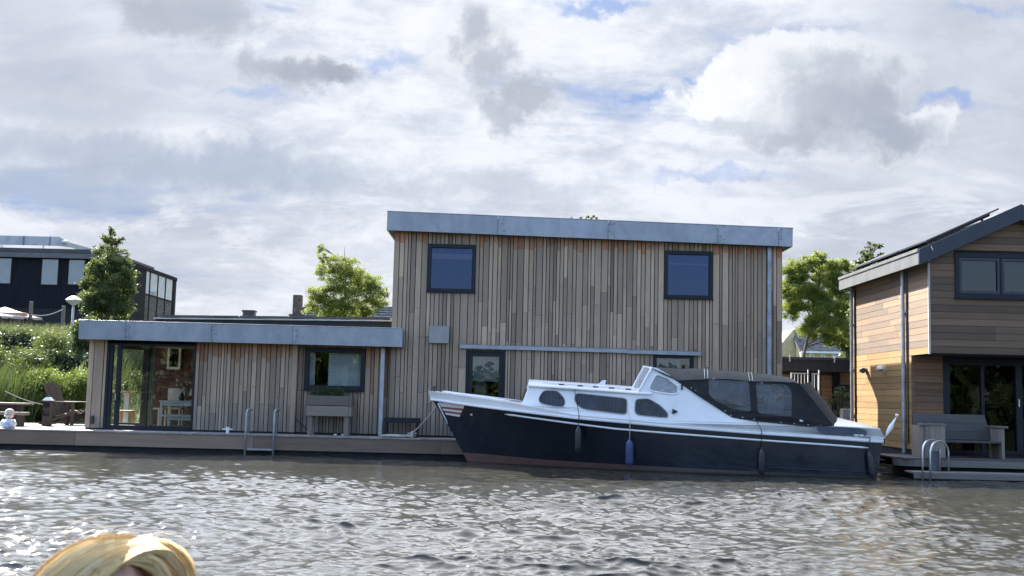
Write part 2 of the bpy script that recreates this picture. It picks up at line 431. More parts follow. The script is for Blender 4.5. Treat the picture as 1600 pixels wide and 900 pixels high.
def leafmat(name, dark, lite, trans=0.35):
    m, g, p, out = new_mat(name)
    a = g.n.new('ShaderNodeAttribute'); a.attribute_name = 'tone'
    c = g.mix(a.outputs['Fac'], c4(dark), c4(lite))
    g.put(p.inputs['Base Color'], c); p.inputs['Roughness'].default_value = 0.5; p.inputs['Specular IOR Level'].default_value = 0.35
    tl = g.n.new('ShaderNodeBsdfTranslucent'); g.put(tl.inputs[0], g.mix(0.5, c, (0.20, 0.26, 0.03, 1)))
    mx = g.n.new('ShaderNodeMixShader'); mx.inputs[0].default_value = trans
    g.l.new(p.outputs[0], mx.inputs[1]); g.l.new(tl.outputs[0], mx.inputs[2]); g.l.new(mx.outputs[0], out.inputs[0])
    return m

W_MAIN = wood('weathered_cladding', (0.42, 0.315, 0.215), (0.285, 0.222, 0.162), (0.36, 0.18, 0.10), 'z', tone=0.40)
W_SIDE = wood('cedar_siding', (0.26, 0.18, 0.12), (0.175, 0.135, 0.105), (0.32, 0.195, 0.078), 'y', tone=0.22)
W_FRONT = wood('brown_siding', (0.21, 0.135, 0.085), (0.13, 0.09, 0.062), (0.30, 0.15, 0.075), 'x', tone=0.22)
W_DECK = wood('deck_planks', (0.33, 0.285, 0.25), (0.27, 0.235, 0.21), (0.3, 0.2, 0.14), 'y', tone=0.3)
W_FASC = wood('dock_edge_board', (0.27, 0.19, 0.135), (0.18, 0.13, 0.095), (0.28, 0.18, 0.13), 'x', grain=0.6, tone=0.25)
W_GREY = wood('grey_timber', (0.25, 0.205, 0.165), (0.17, 0.14, 0.115), (0.3, 0.2, 0.14), 'x', tone=0.3)
W_GREYZ = wood('grey_timber_upright', (0.25, 0.21, 0.17), (0.175, 0.148, 0.122), (0.3, 0.2, 0.14), 'z', tone=0.3)
W_CHAIR = wood('brown_chair_timber', (0.085, 0.062, 0.046), (0.06, 0.046, 0.037), (0.3, 0.2, 0.14), 'z', tone=0.25)
W_BENCH = wood('slate_grey_timber', (0.115, 0.105, 0.095), (0.08, 0.076, 0.072), (0.3, 0.2, 0.14), 'x', tone=0.15)
W_QUAY = wood('grey_jetty_board', (0.22, 0.195, 0.17), (0.15, 0.135, 0.12), (0.3, 0.2, 0.14), 'x', tone=0.2)
ANTH = mat('anthracite_frame', (0.011, 0.014, 0.020), 0.5, var=0.1, spec=0.3)
BLACKW = mat('black_house_board', (0.009, 0.011, 0.017), 0.8, spec=0.2, var=0.2, vscale=2.0, stretch=(6, 6, 0.4))
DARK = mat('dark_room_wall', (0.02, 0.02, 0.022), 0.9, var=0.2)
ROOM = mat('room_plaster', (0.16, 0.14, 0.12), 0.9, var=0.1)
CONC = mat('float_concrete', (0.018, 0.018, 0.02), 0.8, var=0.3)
ROOFM = mat('bitumen_roof', (0.05, 0.05, 0.055), 0.85, var=0.2)
STEEL = mat('brushed_steel', (0.62, 0.62, 0.62), 0.3, metal=1.0, var=0.08)
GALV = mat('galvanised_pipe', (0.42, 0.44, 0.46), 0.45, metal=0.55, var=0.15, vscale=5)
WHITEP = mat('white_boat_paint', (0.80, 0.80, 0.79), 0.28, var=0.035, vscale=1.6, coat=0.2)
WHITEM = mat('white_paint', (0.78, 0.77, 0.74), 0.5, var=0.05)
BLACKP = mat('black_plastic', (0.012, 0.012, 0.013), 0.5, var=0.15)
ROPE = mat('pale_rope', (0.5, 0.46, 0.4), 0.9, var=0.2, vscale=60)
ROPED = mat('dark_rope', (0.03, 0.03, 0.032), 0.9, var=0.2, vscale=60)
GLASS = glass('clear_glazing', (0.80, 0.84, 0.84), 1.52)
GLASSB = glass('coated_glazing', (0.16, 0.165, 0.18), 2.0, gcol=(0.27, 0.36, 0.62), wave=0.015, wscale=0.8)
GLASSD = glass('dark_glazing', (0.22, 0.25, 0.26), 1.5, wave=0.03, wscale=1.0)
GLASSF = glass('far_glazing', (0.4, 0.42, 0.45), 2.2)
BOATG = glass('boat_window_glass', (0.60, 0.63, 0.66), 1.38)
HAZEG = glass('hazy_windscreen', (0.7, 0.72, 0.74), 1.5, haze=0.30, hcol=(0.75, 0.77, 0.78))
VINYL = glass('wrinkled_clear_vinyl', (0.58, 0.60, 0.62), 1.5, rough=0.03, wave=0.8, haze=0.04, hcol=(0.62, 0.65, 0.68), wscale=2.4)

def zinc():
    m, g, p, out = new_mat('zinc_sheet')
    pos = g.n.new('ShaderNodeNewGeometry').outputs['Position']
    a = g.n.new('ShaderNodeAttribute'); a.attribute_name = 'tone'
    f = g.n.new('ShaderNodeAttribute'); f.attribute_name = 'fresh'
    n = g.noise(g.v('MULTIPLY', pos, (1, 1, 0.6)), 3.5, 6, 0.6, 0.5)
    n2 = g.noise(g.v('MULTIPLY', pos, (1, 1, 2.2)), 7.0, 6, 0.65, 0.8)
    c = g.mix(g.smooth(n, 0.3, 0.7), (0.26, 0.275, 0.30, 1), (0.33, 0.345, 0.365, 1))
    st = g.m('MULTIPLY', g.smooth(n2, 0.57, 0.72), 0.45)
    c = g.mix(st, c, (0.20, 0.22, 0.25, 1))
    c = g.mix(g.m('MULTIPLY', f.outputs['Fac'], g.smooth(n2, 0.46, 0.66)), c, (0.15, 0.16, 0.18, 1))
    k = g.n.new('ShaderNodeVectorMath'); k.operation = 'SCALE'; g.put(k.inputs[0], c)
    g.l.new(g.m('ADD', 0.82, g.m('MULTIPLY', a.outputs['Fac'], 0.36)), k.inputs['Scale'])
    g.put(p.inputs['Base Color'], k.outputs[0]); p.inputs['Metallic'].default_value = 0.5
    g.put(p.inputs['Roughness'], g.m('ADD', 0.30, g.m('MULTIPLY', n2, 0.25)))
    b = g.n.new('ShaderNodeBump'); b.inputs['Strength'].default_value = 0.12; b.inputs['Distance'].default_value = 0.03
    g.put(b.inputs['Height'], g.noise(pos, 1.6, 3, 0.5)); g.put(p.inputs['Normal'], b.outputs[0])
    return m
ZINC = zinc()
# ------------------------------------------------------------------ water, land
def build_water():
    rs = np.random.RandomState(3)
    nu, ny = 1000, 1000
    ys = 5.0 * (25.2 / 5.0) ** np.linspace(0, 1, ny)
    us = np.linspace(-0.66, 0.66, nu)
    Y = np.repeat(ys[:, None], nu, 1); X = us[None, :] * Y
    Zz = np.zeros_like(X); DX = np.zeros_like(X); DY = np.zeros_like(X)
    N = 150
    lam = np.exp(rs.uniform(np.log(0.05), np.log(0.6), N))
    ang = rs.normal(math.radians(-78), math.radians(33), N)       # wind across the canal, towards the viewer
    for i in range(N):
        k = 2 * math.pi / lam[i]; ph = rs.uniform(0, 6.283)
        slope = 0.245 / math.sqrt(N) * 1.414 * (1.0 if lam[i] < 0.7 else 0.7)
        a = slope / k
        if i < 12: lam[i] = rs.uniform(.9, 2.8); k = 2 * math.pi / lam[i]; slope = 0.020; a = slope / k
        # short waves fade where the mesh gets too coarse
        step = Y * 0.00165
        fade = np.clip((lam[i] / (step * 3.0)) - 1.0, 0, 1)
        th = k * (X * math.cos(ang[i]) + Y * math.sin(ang[i])) + ph
        Zz += a * fade * np.sin(th)
        DX -= 0.8 * a * fade * math.cos(ang[i]) * -np.cos(th); DY -= 0.8 * a * fade * math.sin(ang[i]) * -np.cos(th)
    # gusts: calmer and rougher patches
    gu = np.zeros_like(X)
    for i in range(14):
        L = rs.uniform(3, 11); an = rs.uniform(0, 6.28)
        gu += np.sin(2 * math.pi / L * (X * math.cos(an) + Y * 0.6 * math.sin(an)) + rs.uniform(0, 6.28))
    amp = 1.0 + 0.26 * gu / 2.0
    lee = 0.40 + 0.60 * np.clip((24.6 - Y) / 8.0, 0, 1)
    edge = np.minimum(np.clip((Y - 5.0) / 0.6, 0, 1), np.clip((25.2 - Y) / 0.6, 0, 1)) * np.clip((0.66 - np.abs(us))[None, :] / 0.03, 0, 1)
    amp = np.clip(amp, 0.35, 1.5) * lee * edge
    P = np.stack([X + DX * amp, Y + DY * amp, Zz * amp], -1).reshape(-1, 3)
    idx = np.arange(nu * ny).reshape(ny, nu)
    q = np.stack([idx[:-1, :-1], idx[:-1, 1:], idx[1:, 1:], idx[1:, :-1]], -1).reshape(-1, 4)
    # flat water all round, joined to the rippled sheet's border
    ext = [(-5.0*.66, 5.0), (5.0*.66, 5.0), (25.2*.66, 25.2), (-25.2*.66, 25.2)]
    big = [(-420, -320), (420, -320), (420, 29.6), (-420, 29.6)]
    n0 = len(P)
    P = np.vstack([P, [(x, y, 0.0) for x, y in ext + big]])
    extra = [(n0+4, n0+5, n0+1, n0), (n0+5, n0+6, n0+2, n0+1), (n0+6, n0+7, n0+3, n0+2), (n0+7, n0+4, n0, n0+3)]
    faces = np.vstack([q, extra])
    me = bpy.data.meshes.new('water')
    me.vertices.add(len(P)); me.vertices.foreach_set('co', P.astype(np.float32).ravel())
    me.loops.add(faces.size); me.loops.foreach_set('vertex_index', faces.astype(np.int32).ravel())
    me.polygons.add(len(faces)); me.polygons.foreach_set('loop_start', np.arange(0, faces.size, 4, dtype=np.int32))
    me.polygons.foreach_set('use_smooth', [True] * len(faces)); me.update(calc_edges=True); me.validate()
    m, g, p, out = new_mat('canal_water')
    pos = g.n.new('ShaderNodeNewGeometry').outputs['Position']
    n = g.noise(pos, 0.35, 4, 0.5)
    g.put(p.inputs['Base Color'], g.mix(n, (0.027, 0.027, 0.022, 1), (0.042, 0.040, 0.032, 1)))
    p.inputs['Roughness'].default_value = 0.065; p.inputs['IOR'].default_value = 1.333
    b = g.n.new('ShaderNodeBump'); b.inputs['Strength'].default_value = 0.45; b.inputs['Distance'].default_value = 0.012
    n1 = g.noise(g.v('MULTIPLY', pos, (1, 1.6, 1)), 7.0, 4, 0.6, 0.6)
    g.put(b.inputs['Height'], n1)
    g.put(p.inputs['Normal'], b.outputs[0])
    me.materials.append(m)
    o = bpy.data.objects.new('water', me); COL.objects.link(o); o['kind'] = 'structure'
build_water()

def land_z(x, y):
    pr = [(29.35, -0.6), (29.7, 0.42), (33, 0.75), (36.5, 1.8), (41, 3.0), (46, 3.25), (80, 3.4), (9000, 3.4)]
    for (a, za), (b, zb) in zip(pr, pr[1:]):
        if y <= b:
            t = max(0.0, min(1.0, (y - a) / (b - a))); z = za + (zb - za) * t; break
    else: z = 4.0
    if x > -2:      # the dike is lower behind the houses on the right
        k = min(1.0, (x + 2) / 5.0); z = z * (1 - k) + min(z, 0.75 + max(0, (y - 40)) * 0.012) * k
    return min(z, 4.0)
def build_land():
    ysl = [29.35, 29.7, 30.5, 31.7, 33, 34, 35, 36.5, 38, 39.5, 41, 43, 46, 55, 80, 160, 400, 1200, 7000]
    xsl = [-7000, -1200, -300, -90, -45] + [i * 1.5 for i in range(-24, 25)] + [45, 90, 300, 1200, 7000]
    mb = MB(); r2 = random.Random(5)
    mb.grid([[(x, y, land_z(x, y) + (r2.uniform(-.05, .05) if 30 < y < 60 else 0)) for x in xsl] for y in ysl])
    o = mb.build('ground', mat('grassy_ground', (0.06, 0.075, 0.025), 0.95, var=0.35, vscale=1.2, bump=0.5, bscale=8), smooth=True)
    o['kind'] = 'structure'
build_land()

# ------------------------------------------------------------------ shared builders
def clad_v(mb, x0, x1, zb, zt, y, holes=(), seed=1, widths=(.065, .085, .09, .115, .145), gap=.017, fresh_len=0.30, depth=.022, joint=(0.9, 2.6), fresh_rects=()):
    """upright boards with joints at odd heights, cut round the holes (x0, x1, z0, z1)"""
    r = random.Random(seed)
    cuts = sorted(set([x0, x1] + [h[0] for h in holes if x0 < h[0] < x1] + [h[1] for h in holes if x0 < h[1] < x1]))
    for a, b in zip(cuts, cuts[1:]):
        x = a
        while x < b - 0.006:
            w = r.choice(widths) * r.uniform(.9, 1.1)
            if b - (x + w) < 0.04: w = b - x
            xa, xb = x + gap / 2, x + w - gap / 2
            x += w
            if xb - xa < 0.006: continue
            xm = (xa + xb) / 2
            lo, hi = zb(xm), zt(xm)
            iv = [(lo, hi)]
            for h in holes:
                if h[0] < xm < h[1]:
                    nv = []
                    for (p, q) in iv:
                        if h[3] <= p or h[2] >= q: nv.append((p, q)); continue
                        if h[2] > p: nv.append((p, h[2]))
                        if h[3] < q: nv.append((h[3], q))
                    iv = nv
            for (p, q) in iv:
                z = q
                if q - p > 1.2: L = r.uniform(*joint)
                else: L = 99
                while z > p + 0.01:
                    zz = max(p, z - L); L = r.uniform(*joint)
                    if zz - p < 0.35: zz = p
                    yo = y + r.uniform(0, .007)
                    mb.T = min(1, max(0, r.gauss(.5, .2))); 
                    # split so that the top can keep its fresh colour
                    top = z
                    if fresh_len and abs(z - hi) < 1e-6 and z - zz > fresh_len:
                        mb.Fr = 0.78 * r.uniform(.5, 1.15); mb.box(xa, xb, yo, yo + depth, z - fresh_len * r.uniform(.55, 1.1), z)
                        top = mb.v[-8][2]; 
                    mb.Fr = 0.0
                    for (fx0, fx1, fz0, fz1, fv) in fresh_rects:
                        if fx0 < xm < fx1 and fz0 < (top + zz) / 2 < fz1: mb.Fr = fv * r.uniform(.6, 1.2)
                    mb.box(xa, xb, yo, yo + depth, zz + .003, top - (.0 if top < z else .003))
                    z = zz
    mb.Fr = 0.0; mb.T = 0.5
    return mb

def clad_h(mb, axis, a0, a1, zlist, face, holes=(), seed=1, out=-1, depth=.022, freshf=None, gap=.007, lim=None, pieces=None):
    """lying boards; axis 'x' (wall facing -y at y=face) or 'y' (wall facing -x at x=face)"""
    r = random.Random(seed)
    for z0, z1 in zip(zlist, zlist[1:]):
        zm = (z0 + z1) / 2
        s0, s1 = (a0, a1) if lim is None else lim(zm)
        segs = [(s0, s1)]
        for h in holes:
            if h[2] < zm < h[3]:
                nv = []
                for (p, q) in segs:
                    if h[1] <= p or h[0] >= q: nv.append((p, q)); continue
                    if h[0] > p: nv.append((p, h[0]))
                    if h[1] < q: nv.append((h[1], q))
                segs = nv
        for (p, q) in segs:
            cur = p
            while cur < q - .01:
                L = r.uniform(1.2, 3.4)
                e = q if q - cur < L + .4 else cur + L
                mb.T = min(1, max(0, r.gauss(.5, .2))); mb.Fr = freshf((cur + e) / 2, zm, r) if freshf else 0
                fo = face + r.uniform(0, .004)
                if axis == 'x': mb.box(cur + .0015, e - .0015, fo, fo + depth, z0 + gap / 2, z1 - gap / 2)
                else: mb.box(fo, fo + depth, cur + .0015, e - .0015, z0 + gap / 2, z1 - gap / 2)
                cur = e
    mb.T = .5; mb.Fr = 0
    return mb

def holed(mb, x0, x1, z0, z1, y0, y1, holes):
    """a solid wall slab with rectangular openings"""
    xs = sorted(set([x0, x1] + [v for h in holes for v in h[:2] if x0 < v < x1]))
    zs = sorted(set([z0, z1] + [v for h in holes for v in h[2:4] if z0 < v < z1]))
    for a, b in zip(xs, xs[1:]):
        zrun = None
        for c, d in zip(zs, zs[1:]):
            inside = any(h[0] - 1e-6 < (a + b) / 2 < h[1] + 1e-6 and h[2] - 1e-6 < (c + d) / 2 < h[3] + 1e-6 for h in holes)
            if inside:
                if zrun: mb.box(a, b, y0, y1, *zrun); zrun = None
            else: zrun = (zrun[0], d) if zrun else (c, d)
        if zrun: mb.box(a, b, y0, y1, *zrun)
    return mb

def frame(mb, x0, x1, z0, z1, y0, y1, w, wb=None):
    wb = w if wb is None else wb
    mb.box(x0, x0 + w, y0, y1, z0, z1); mb.box(x1 - w, x1, y0, y1, z0, z1)
    mb.box(x0 + w, x1 - w, y0, y1, z1 - w, z1); mb.box(x0 + w, x1 - w, y0, y1, z0, z0 + wb)
    return mb

def window(parent, x0, x1, z0, z1, y, w=.08, depth=.10, fm=ANTH, gm=GLASS, bars=(), sill=True, name='window', wb=None):
    mb = frame(MB(), x0, x1, z0, z1, y, y + depth, w, wb)
    for b in bars: mb.box(b - .035, b + .035, y + .004, y + depth - .004, z0 + (wb or w), z1 - w)
    if sill: mb.box(x0 - .01, x1 + .01, y - .025, y + depth * .5, z0 - .025, z0 - .002)
    f = mb.build(name, fm, parent, bevel=.004)
    e = [x0 + w] + [v for b in bars for v in (b - .035, b + .035)] + [x1 - w]
    for a, b in zip(e[::2], e[1::2]):
        MB().box(a - .004, b + .004, y + depth * .45, y + depth * .45 + .012, z0 + (wb or w) - .004, z1 - w + .004).build('pane', gm, f)
    return f

def X(px, py, Y): return at(px, py, Y).x
def Z(px, py, Y): return at(px, py, Y).z

# ------------------------------------------------------------------ the dock
FY = 25.5            # the facade of the timber houseboat
DOCK_Z = 0.437; DOCK_F = 24.62
def build_dock():
    t = thing('mooring_dock', 'long low timber dock with brown edge boards round the flat roofed houseboat', 'dock', (-8, DOCK_F, 0))
    x0, x1, x2 = -17.5, -9.72, 1.6
    r = random.Random(4)
    mb = MB()
    def planks(xa, xb, ya, yb):
        x = xa
        while x < xb - .02:
            e = min(xb, x + .142); mb.T = min(1, max(0, r.gauss(.55, .16)))
            mb.box(x + .003, e - .003, ya, yb, DOCK_Z - .03 + r.uniform(-.002, .002), DOCK_Z); x = e
    planks(x0, x1, DOCK_F - .02, 28.9); planks(x1, x2, DOCK_F - .02, FY - .002)
    mb.build('decking', W_DECK, t)
    mb = MB(); x = x0
    while x < x2:
        e = min(x2, x + r.uniform(3.6, 4.4)); mb.T = min(1, max(0, r.gauss(.5, .2)))
        mb.box(x + .003, e - .003, DOCK_F, DOCK_F + .045, DOCK_Z - .325, DOCK_Z - .034); x = e
    mb.build('edge_board', W_FASC, t)
    mb = MB()
    mb.box(x0 + .1, x1, DOCK_F + .09, 28.8, -.5, DOCK_Z - .036); mb.box(x1, x2 - .05, DOCK_F + .09, FY + .1, -.5, DOCK_Z - .036)
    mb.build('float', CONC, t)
build_dock()

# ------------------------------------------------------------------ the timber houseboat: tall block and low wing
def build_house():
    t = thing('timber_houseboat', 'flat roofed timber houseboat with tall block, low glazed wing and zinc roof edges', 'houseboat', (0, FY, 0))
    YB = 28.9
    # --- tall block
    xl, xr = X(613, 480, FY), X(1221, 500, FY)
    roofl, roofr = at(604, 345, FY - .3), at(1240, 371, FY - .3)
    ftl, ftr = at(605, 330.5, FY - .3), at(1239.5, 357, FY - .3)
    fbl, fbr = at(604, 359.5, FY - .3), at(1239, 385.5, FY - .3)
    ztop = lambda x: fbl.z + (fbr.z - fbl.z) * (x - fbl.x) / (fbr.x - fbl.x) + .03
    w1 = (X(668, 420, FY), X(743, 420, FY), Z(705, 456.3, FY), Z(705, 382, FY))
    w2 = (X(1037.5, 430, FY), X(1113.5, 430, FY), Z(1075, 466.5, FY), Z(1075, 392.5, FY))
    dr = (X(727, 620, FY), X(788, 620, FY), DOCK_Z + .03, Z(757, 547, FY))
    w3 = (X(1021, 570, FY), X(1083, 570, FY), 1.35, Z(1050, 555, FY))
    holes = [w1, w2, dr, w3]
    led0, led1 = at(718, 540.5, FY - .1), at(1096, 551.5, FY - .1)
    mb = MB()
    fr = [(led0.x, led1.x, Z(900, 600, FY), led0.z, 0.0)]
    clad_v(mb, xl, xr, lambda x: DOCK_Z + .04, ztop, FY - .024, holes, seed=11)
    wall = mb.build('wall', W_MAIN, t)
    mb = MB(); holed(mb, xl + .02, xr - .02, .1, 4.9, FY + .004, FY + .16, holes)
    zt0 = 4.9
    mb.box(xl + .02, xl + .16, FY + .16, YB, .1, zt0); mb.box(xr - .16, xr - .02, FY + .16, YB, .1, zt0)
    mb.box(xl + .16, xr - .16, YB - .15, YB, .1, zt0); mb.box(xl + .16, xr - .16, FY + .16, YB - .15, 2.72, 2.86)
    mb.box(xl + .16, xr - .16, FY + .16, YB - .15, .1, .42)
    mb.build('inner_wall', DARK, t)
    # boards on the two ends
    r = random.Random(8)
    for (xx, s) in ((xl, -1), (xr, 1)):
        mb = MB(); y = FY
        while y < YB - .02:
            w = r.choice((.075, .095, .115)); e = min(YB, y + w); mb.T = min(1, max(0, r.gauss(.5, .2)))
            mb.box(xx - .004 if s > 0 else xx - .004, xx + .018, y + .004, e - .004, DOCK_Z, ztop(xx)); y = e
        mb.build('end_boards', W_MAIN, t)
    # zinc roof edge with seams
    def fascia(tl, tr, bl, br, y0, y1, yb, seams, name='roof_edge'):
        mb = MB(); r = random.Random(3)
        us = [0] + seams + [1]
        for a, b in zip(us, us[1:]):
            e = .0009
            def pt(u, top, y):
                p, q = (tl, tr) if top else (bl, br)
                v = p.lerp(q, u); return (v.x, y, v.z)
            # plain sheet with a stained strip at its ends
            st = min(.018, (b - a) * .2)
            for (c, d, f) in ((a + e, a + st, .95 if a > 0 else .0), (a + st, b - st * .4, 0.0), (b - st * .4, b - e, .35 if b < 1 else 0)):
                if c == a + e: mb.T = r.uniform(.25, .8)
                mb.Fr = f
                mb.hexa([pt(c, 0, y0), pt(d, 0, y0), pt(d, 0, y1), pt(c, 0, y1), pt(c, 1, y0), pt(d, 1, y0), pt(d, 1, y1), pt(c, 1, y1)])
        mb.T = .5; mb.Fr = 0
        # top lip, end returns, standing seams
        def P(u, y, dz, top=1):
            p, q = (tl, tr) if top else (bl, br); v = p.lerp(q, u); return Vector((v.x, y, v.z + dz))
        mb.hexa([P(0, y0-.006, .002), P(1, y0-.006, .002), P(1, y1+.03, .002), P(0, y1+.03, .002), P(0, y0-.006, .02), P(1, y0-.006, .02), P(1, y1+.03, .02), P(0, y1+.03, .02)])
        for u in (0, 1):
            s = .0 if u == 0 else -.03
            mb.hexa([(bl.lerp(br,u).x + s, y1+.002, bl.lerp(br,u).z), (bl.lerp(br,u).x + s + .03, y1+.002, bl.lerp(br,u).z), (bl.lerp(br,u).x + s + .03, yb, bl.lerp(br,u).z), (bl.lerp(br,u).x + s, yb, bl.lerp(br,u).z),
                     (tl.lerp(tr,u).x + s, y1+.002, tl.lerp(tr,u).z), (tl.lerp(tr,u).x + s + .03, y1+.002, tl.lerp(tr,u).z), (tl.lerp(tr,u).x + s + .03, yb, tl.lerp(tr,u).z), (tl.lerp(tr,u).x + s, yb, tl.lerp(tr,u).z)])
        for u in seams:
            a = P(u, y0 - .006, -.02); b = P(u, y0 - .006, .0, 0); mb.bar(a, b, .012, .012)
        return mb.build(name, ZINC, t, bevel=.003)
    fascia(ftl, ftr, fbl, fbr, FY - .3, FY - .27, YB + .2, [.028 + .245, .545, .815, .965])
    # roof slab and soffit
    mb = MB()
    def slab(l, rr, bl, br, y0, y1, dt, db, inx=.03):
        a = l.lerp(rr, 0); 
        return [(bl.x+inx, y0, bl.z+db), (br.x-inx, y0, br.z+db), (br.x-inx, y1, br.z+db), (bl.x+inx, y1, bl.z+db),
                (l.x+inx, y0, l.z-dt), (rr.x-inx, y0, rr.z-dt), (rr.x-inx, y1, rr.z-dt), (l.x+inx, y1, l.z-dt)]
    mb.hexa(slab(ftl, ftr, fbl, fbr, FY - .266, YB + .17, .06, .012))
    mb.build('roof', ROOFM, t)
    for (w, g) in ((w1, GLASSB), (w2, GLASSB)):
        f = window(t, *w, FY - .05, w=.085, depth=.13, gm=g, wb=.075)
    # zinc ledge over the door, in two lengths
    mb = MB(); sp = at(980, 549, FY - .1); u = (sp.x - led0.x) / (led1.x - led0.x)
    for (a, b, dz) in ((0, u, 0), (u, 1, -.012)):
        p = led0.lerp(led1, a); q = led0.lerp(led1, b)
        mb.hexa([(p.x, FY-.12, p.z-.052+dz), (q.x, FY-.12, q.z-.052+dz), (q.x, FY-.026, q.z-.052+dz), (p.x, FY-.026, p.z-.052+dz),
                 (p.x, FY-.12, p.z+.03+dz), (q.x, FY-.12, q.z+.03+dz), (q.x, FY-.026, q.z+.05+dz), (p.x, FY-.026, p.z+.05+dz)])
    mb.build('drip_ledge', ZINC, t, bevel=.003)
    # door
    mb = frame(MB(), dr[0], dr[1], dr[2], dr[3], FY - .03, FY + .09, .05, .05)
    frame(mb, dr[0] + .053, dr[1] - .053, dr[2] + .053, dr[3] - .053, FY - .012, FY + .07, .09, .10)
    d = mb.build('door', ANTH, t, bevel=.003)
    MB().box(dr[0] + .14, dr[1] - .14, FY + .03, FY + .042, dr[2] + .15, dr[3] - .14).build('pane', GLASS, d)
    MB().box(dr[0]+.085, dr[0]+.105, FY-.05, FY-.012, 1.05, 1.32).tube([(dr[0]+.095, FY-.045, 1.2), (dr[0]+.095, FY-.075, 1.2), (dr[0]+.18, FY-.08, 1.2)], .009, 6).build('handle', STEEL, d)
    # blind and room seen through the door
    mb = MB(); z = dr[3] - .16
    while z > dr[3] - .66: mb.box(dr[0] + .15, dr[1] - .12, FY + .13, FY + .16, z - .045, z - .006); z -= .045
    mb.build('blind', mat('pale_blind', (.24, .25, .255), .7, var=.08), d)
    bx('curtain', mat('grey_curtain', (.12, .12, .12), .9, var=.25, stretch=(14, 1, .2)), d, dr[0] + .2, dr[0] + .45, FY + .22, FY + .26, .5, dr[3] - .1)
    w = window(t, *w3, FY - .05, w=.07, depth=.12, gm=GLASS)
    bx('blind', mat('dim_blind', (.16, .165, .16), .7, var=.1, stretch=(1, 1, 14)), w, w3[0] + .05, w3[1] - .28, FY + .09, FY + .12, w3[2], w3[3])
    # vent box
    a, b = at(671, 509, FY - .12), at(701, 536.5, FY - .12)
    v = MB().box(a.x, b.x, FY - .14, FY - .026, b.z, a.z).build('vent_box', mat('grey_vent_metal', (.30, .29, .285), .5, metal=.2, var=.06), t, bevel=.006)
    # rainwater pipe at the right
    a = at(1199.5, 386, FY - .07); x = a.x
    mb = MB(); zm = Z(1199, 491, FY)
    mb.box(x - .01, x + .075, FY - .11, FY - .027, zm, ztop(x) - .02); mb.box(x - .014, x + .079, FY - .115, FY - .0265, .5, zm - .002)
    mb.build('downpipe', mat('zinc_pipe_blue', (.27, .30, .34), .4, metal=.5, var=.18, vscale=4), t, bevel=.008)

    # --- low wing
    XL = X(136, 600, FY); XR = xl
    g0, g1 = X(165, 600, FY), X(304, 605, FY)
    tl, tr = at(123, 500.8, FY - .42), at(629, 514, FY - .42)
    bl, br = at(122, 529.5, FY - .42), at(628.5, 542.3, FY - .42)
    zlow = lambda x: bl.z + (br.z - bl.z) * (x - bl.x) / (br.x - bl.x) + .02
    wl = (X(475, 575, FY), X(569.5, 580, FY), Z(522, 609.5, FY), Z(522, 544, FY))
    gh = (g0, g1, DOCK_Z + .01, Z(235, 537, FY))
    xm = X(462, 610, FY)
    mb = MB()
    clad_v(mb, XL, g0, lambda x: DOCK_Z + .03, zlow, FY - .026, [], seed=21, widths=(.13, .2, .24), fresh_len=0, joint=(5, 6)); mb.build('corner_boards', W_MAIN, t); mb = MB()
    clad_v(mb, g1, xm, lambda x: DOCK_Z + .04, zlow, FY - .026, [], seed=22, widths=(.07, .09, .09, .11, .13), fresh_len=.42)
    clad_v(mb, xm + .012, XR - .012, lambda x: DOCK_Z + .04, zlow, FY + .09, [wl], seed=23, widths=(.06, .08, .1, .12), fresh_len=.5,
           fresh_rects=[(xm, wl[0], 1.3, 3, .55), (wl[1], XR, 1.55, 3, .6)])
    r = random.Random(2)
    mb.T = .6; mb.box(xm - .1, xm + .01, FY - .032, FY + .09, DOCK_Z + .04, zlow(xm))
    mb.build('wall', W_MAIN, t)
    mb = MB()
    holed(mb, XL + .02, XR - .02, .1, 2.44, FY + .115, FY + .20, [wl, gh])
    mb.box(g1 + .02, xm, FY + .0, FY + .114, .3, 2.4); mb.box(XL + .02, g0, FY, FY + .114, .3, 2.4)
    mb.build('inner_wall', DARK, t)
    mb = MB()
    holed(mb, XL + .02, XR, .3, 2.44, 29.2, 29.3, [])
    mb.box(g1 + .55, g1 + .65, FY + .21, 29.2, .3, 2.43)
    mb.box(XL + .02, XR, FY + .201, 29.2, 2.441, 2.50)
    mb.build('room_wall', ROOM, t)
    mb = MB(); mb.box(XL + .03, XR, FY + .201, 29.2, .30, .452)
    mb.build('room_floor', mat('pale_wood_floor', (.33, .25, .17), .5, var=.15, stretch=(1, .1, 1), vscale=8), t)
    # reddish shingle lining on the room's back wall, with a small white window
    bwx0, bwx1 = at(270, 550, 29.1), at(289, 550, 29.1)
    mb = MB(); z = .46; rr = random.Random(6)
    while z < 2.43:
        mb.T = rr.uniform(.3, .7); mb.box(XL + .1, g1 + .54, 29.13 + rr.uniform(0, .006), 29.19, z + .004, min(z + .085, 2.43)); z += .085
    mb.build('red_lining', mat('maroon_boards', (.105, .045, .04), .8, var=.2, tone=.25), t)
    sw = (X(262.5, 560, 29.1), X(283.5, 560, 29.1), Z(273, 577, 29.1), Z(273, 541, 29.1))
    window(t, *sw, 29.04, w=.06, depth=.085, fm=WHITEM, gm=GLASSD, sill=False)
    fascia(tl, tr, bl, br, FY - .42, FY - .39, 29.5, [.145, .41, .66])
    mb = MB(); mb.hexa(slab(tl, tr, bl, br, FY - .386, 29.46, .06, .014)); mb.build('roof', ROOFM, t)
    mb = MB()
    window(t, *wl, FY + .05, w=.10, depth=.12, gm=GLASS, wb=.10)
    # sliding corner glazing: fixed pane at the right, sliding leaf at the left
    f = frame(MB(), g0, g1, gh[2], gh[3], FY - .02, FY + .11, .05, .10)
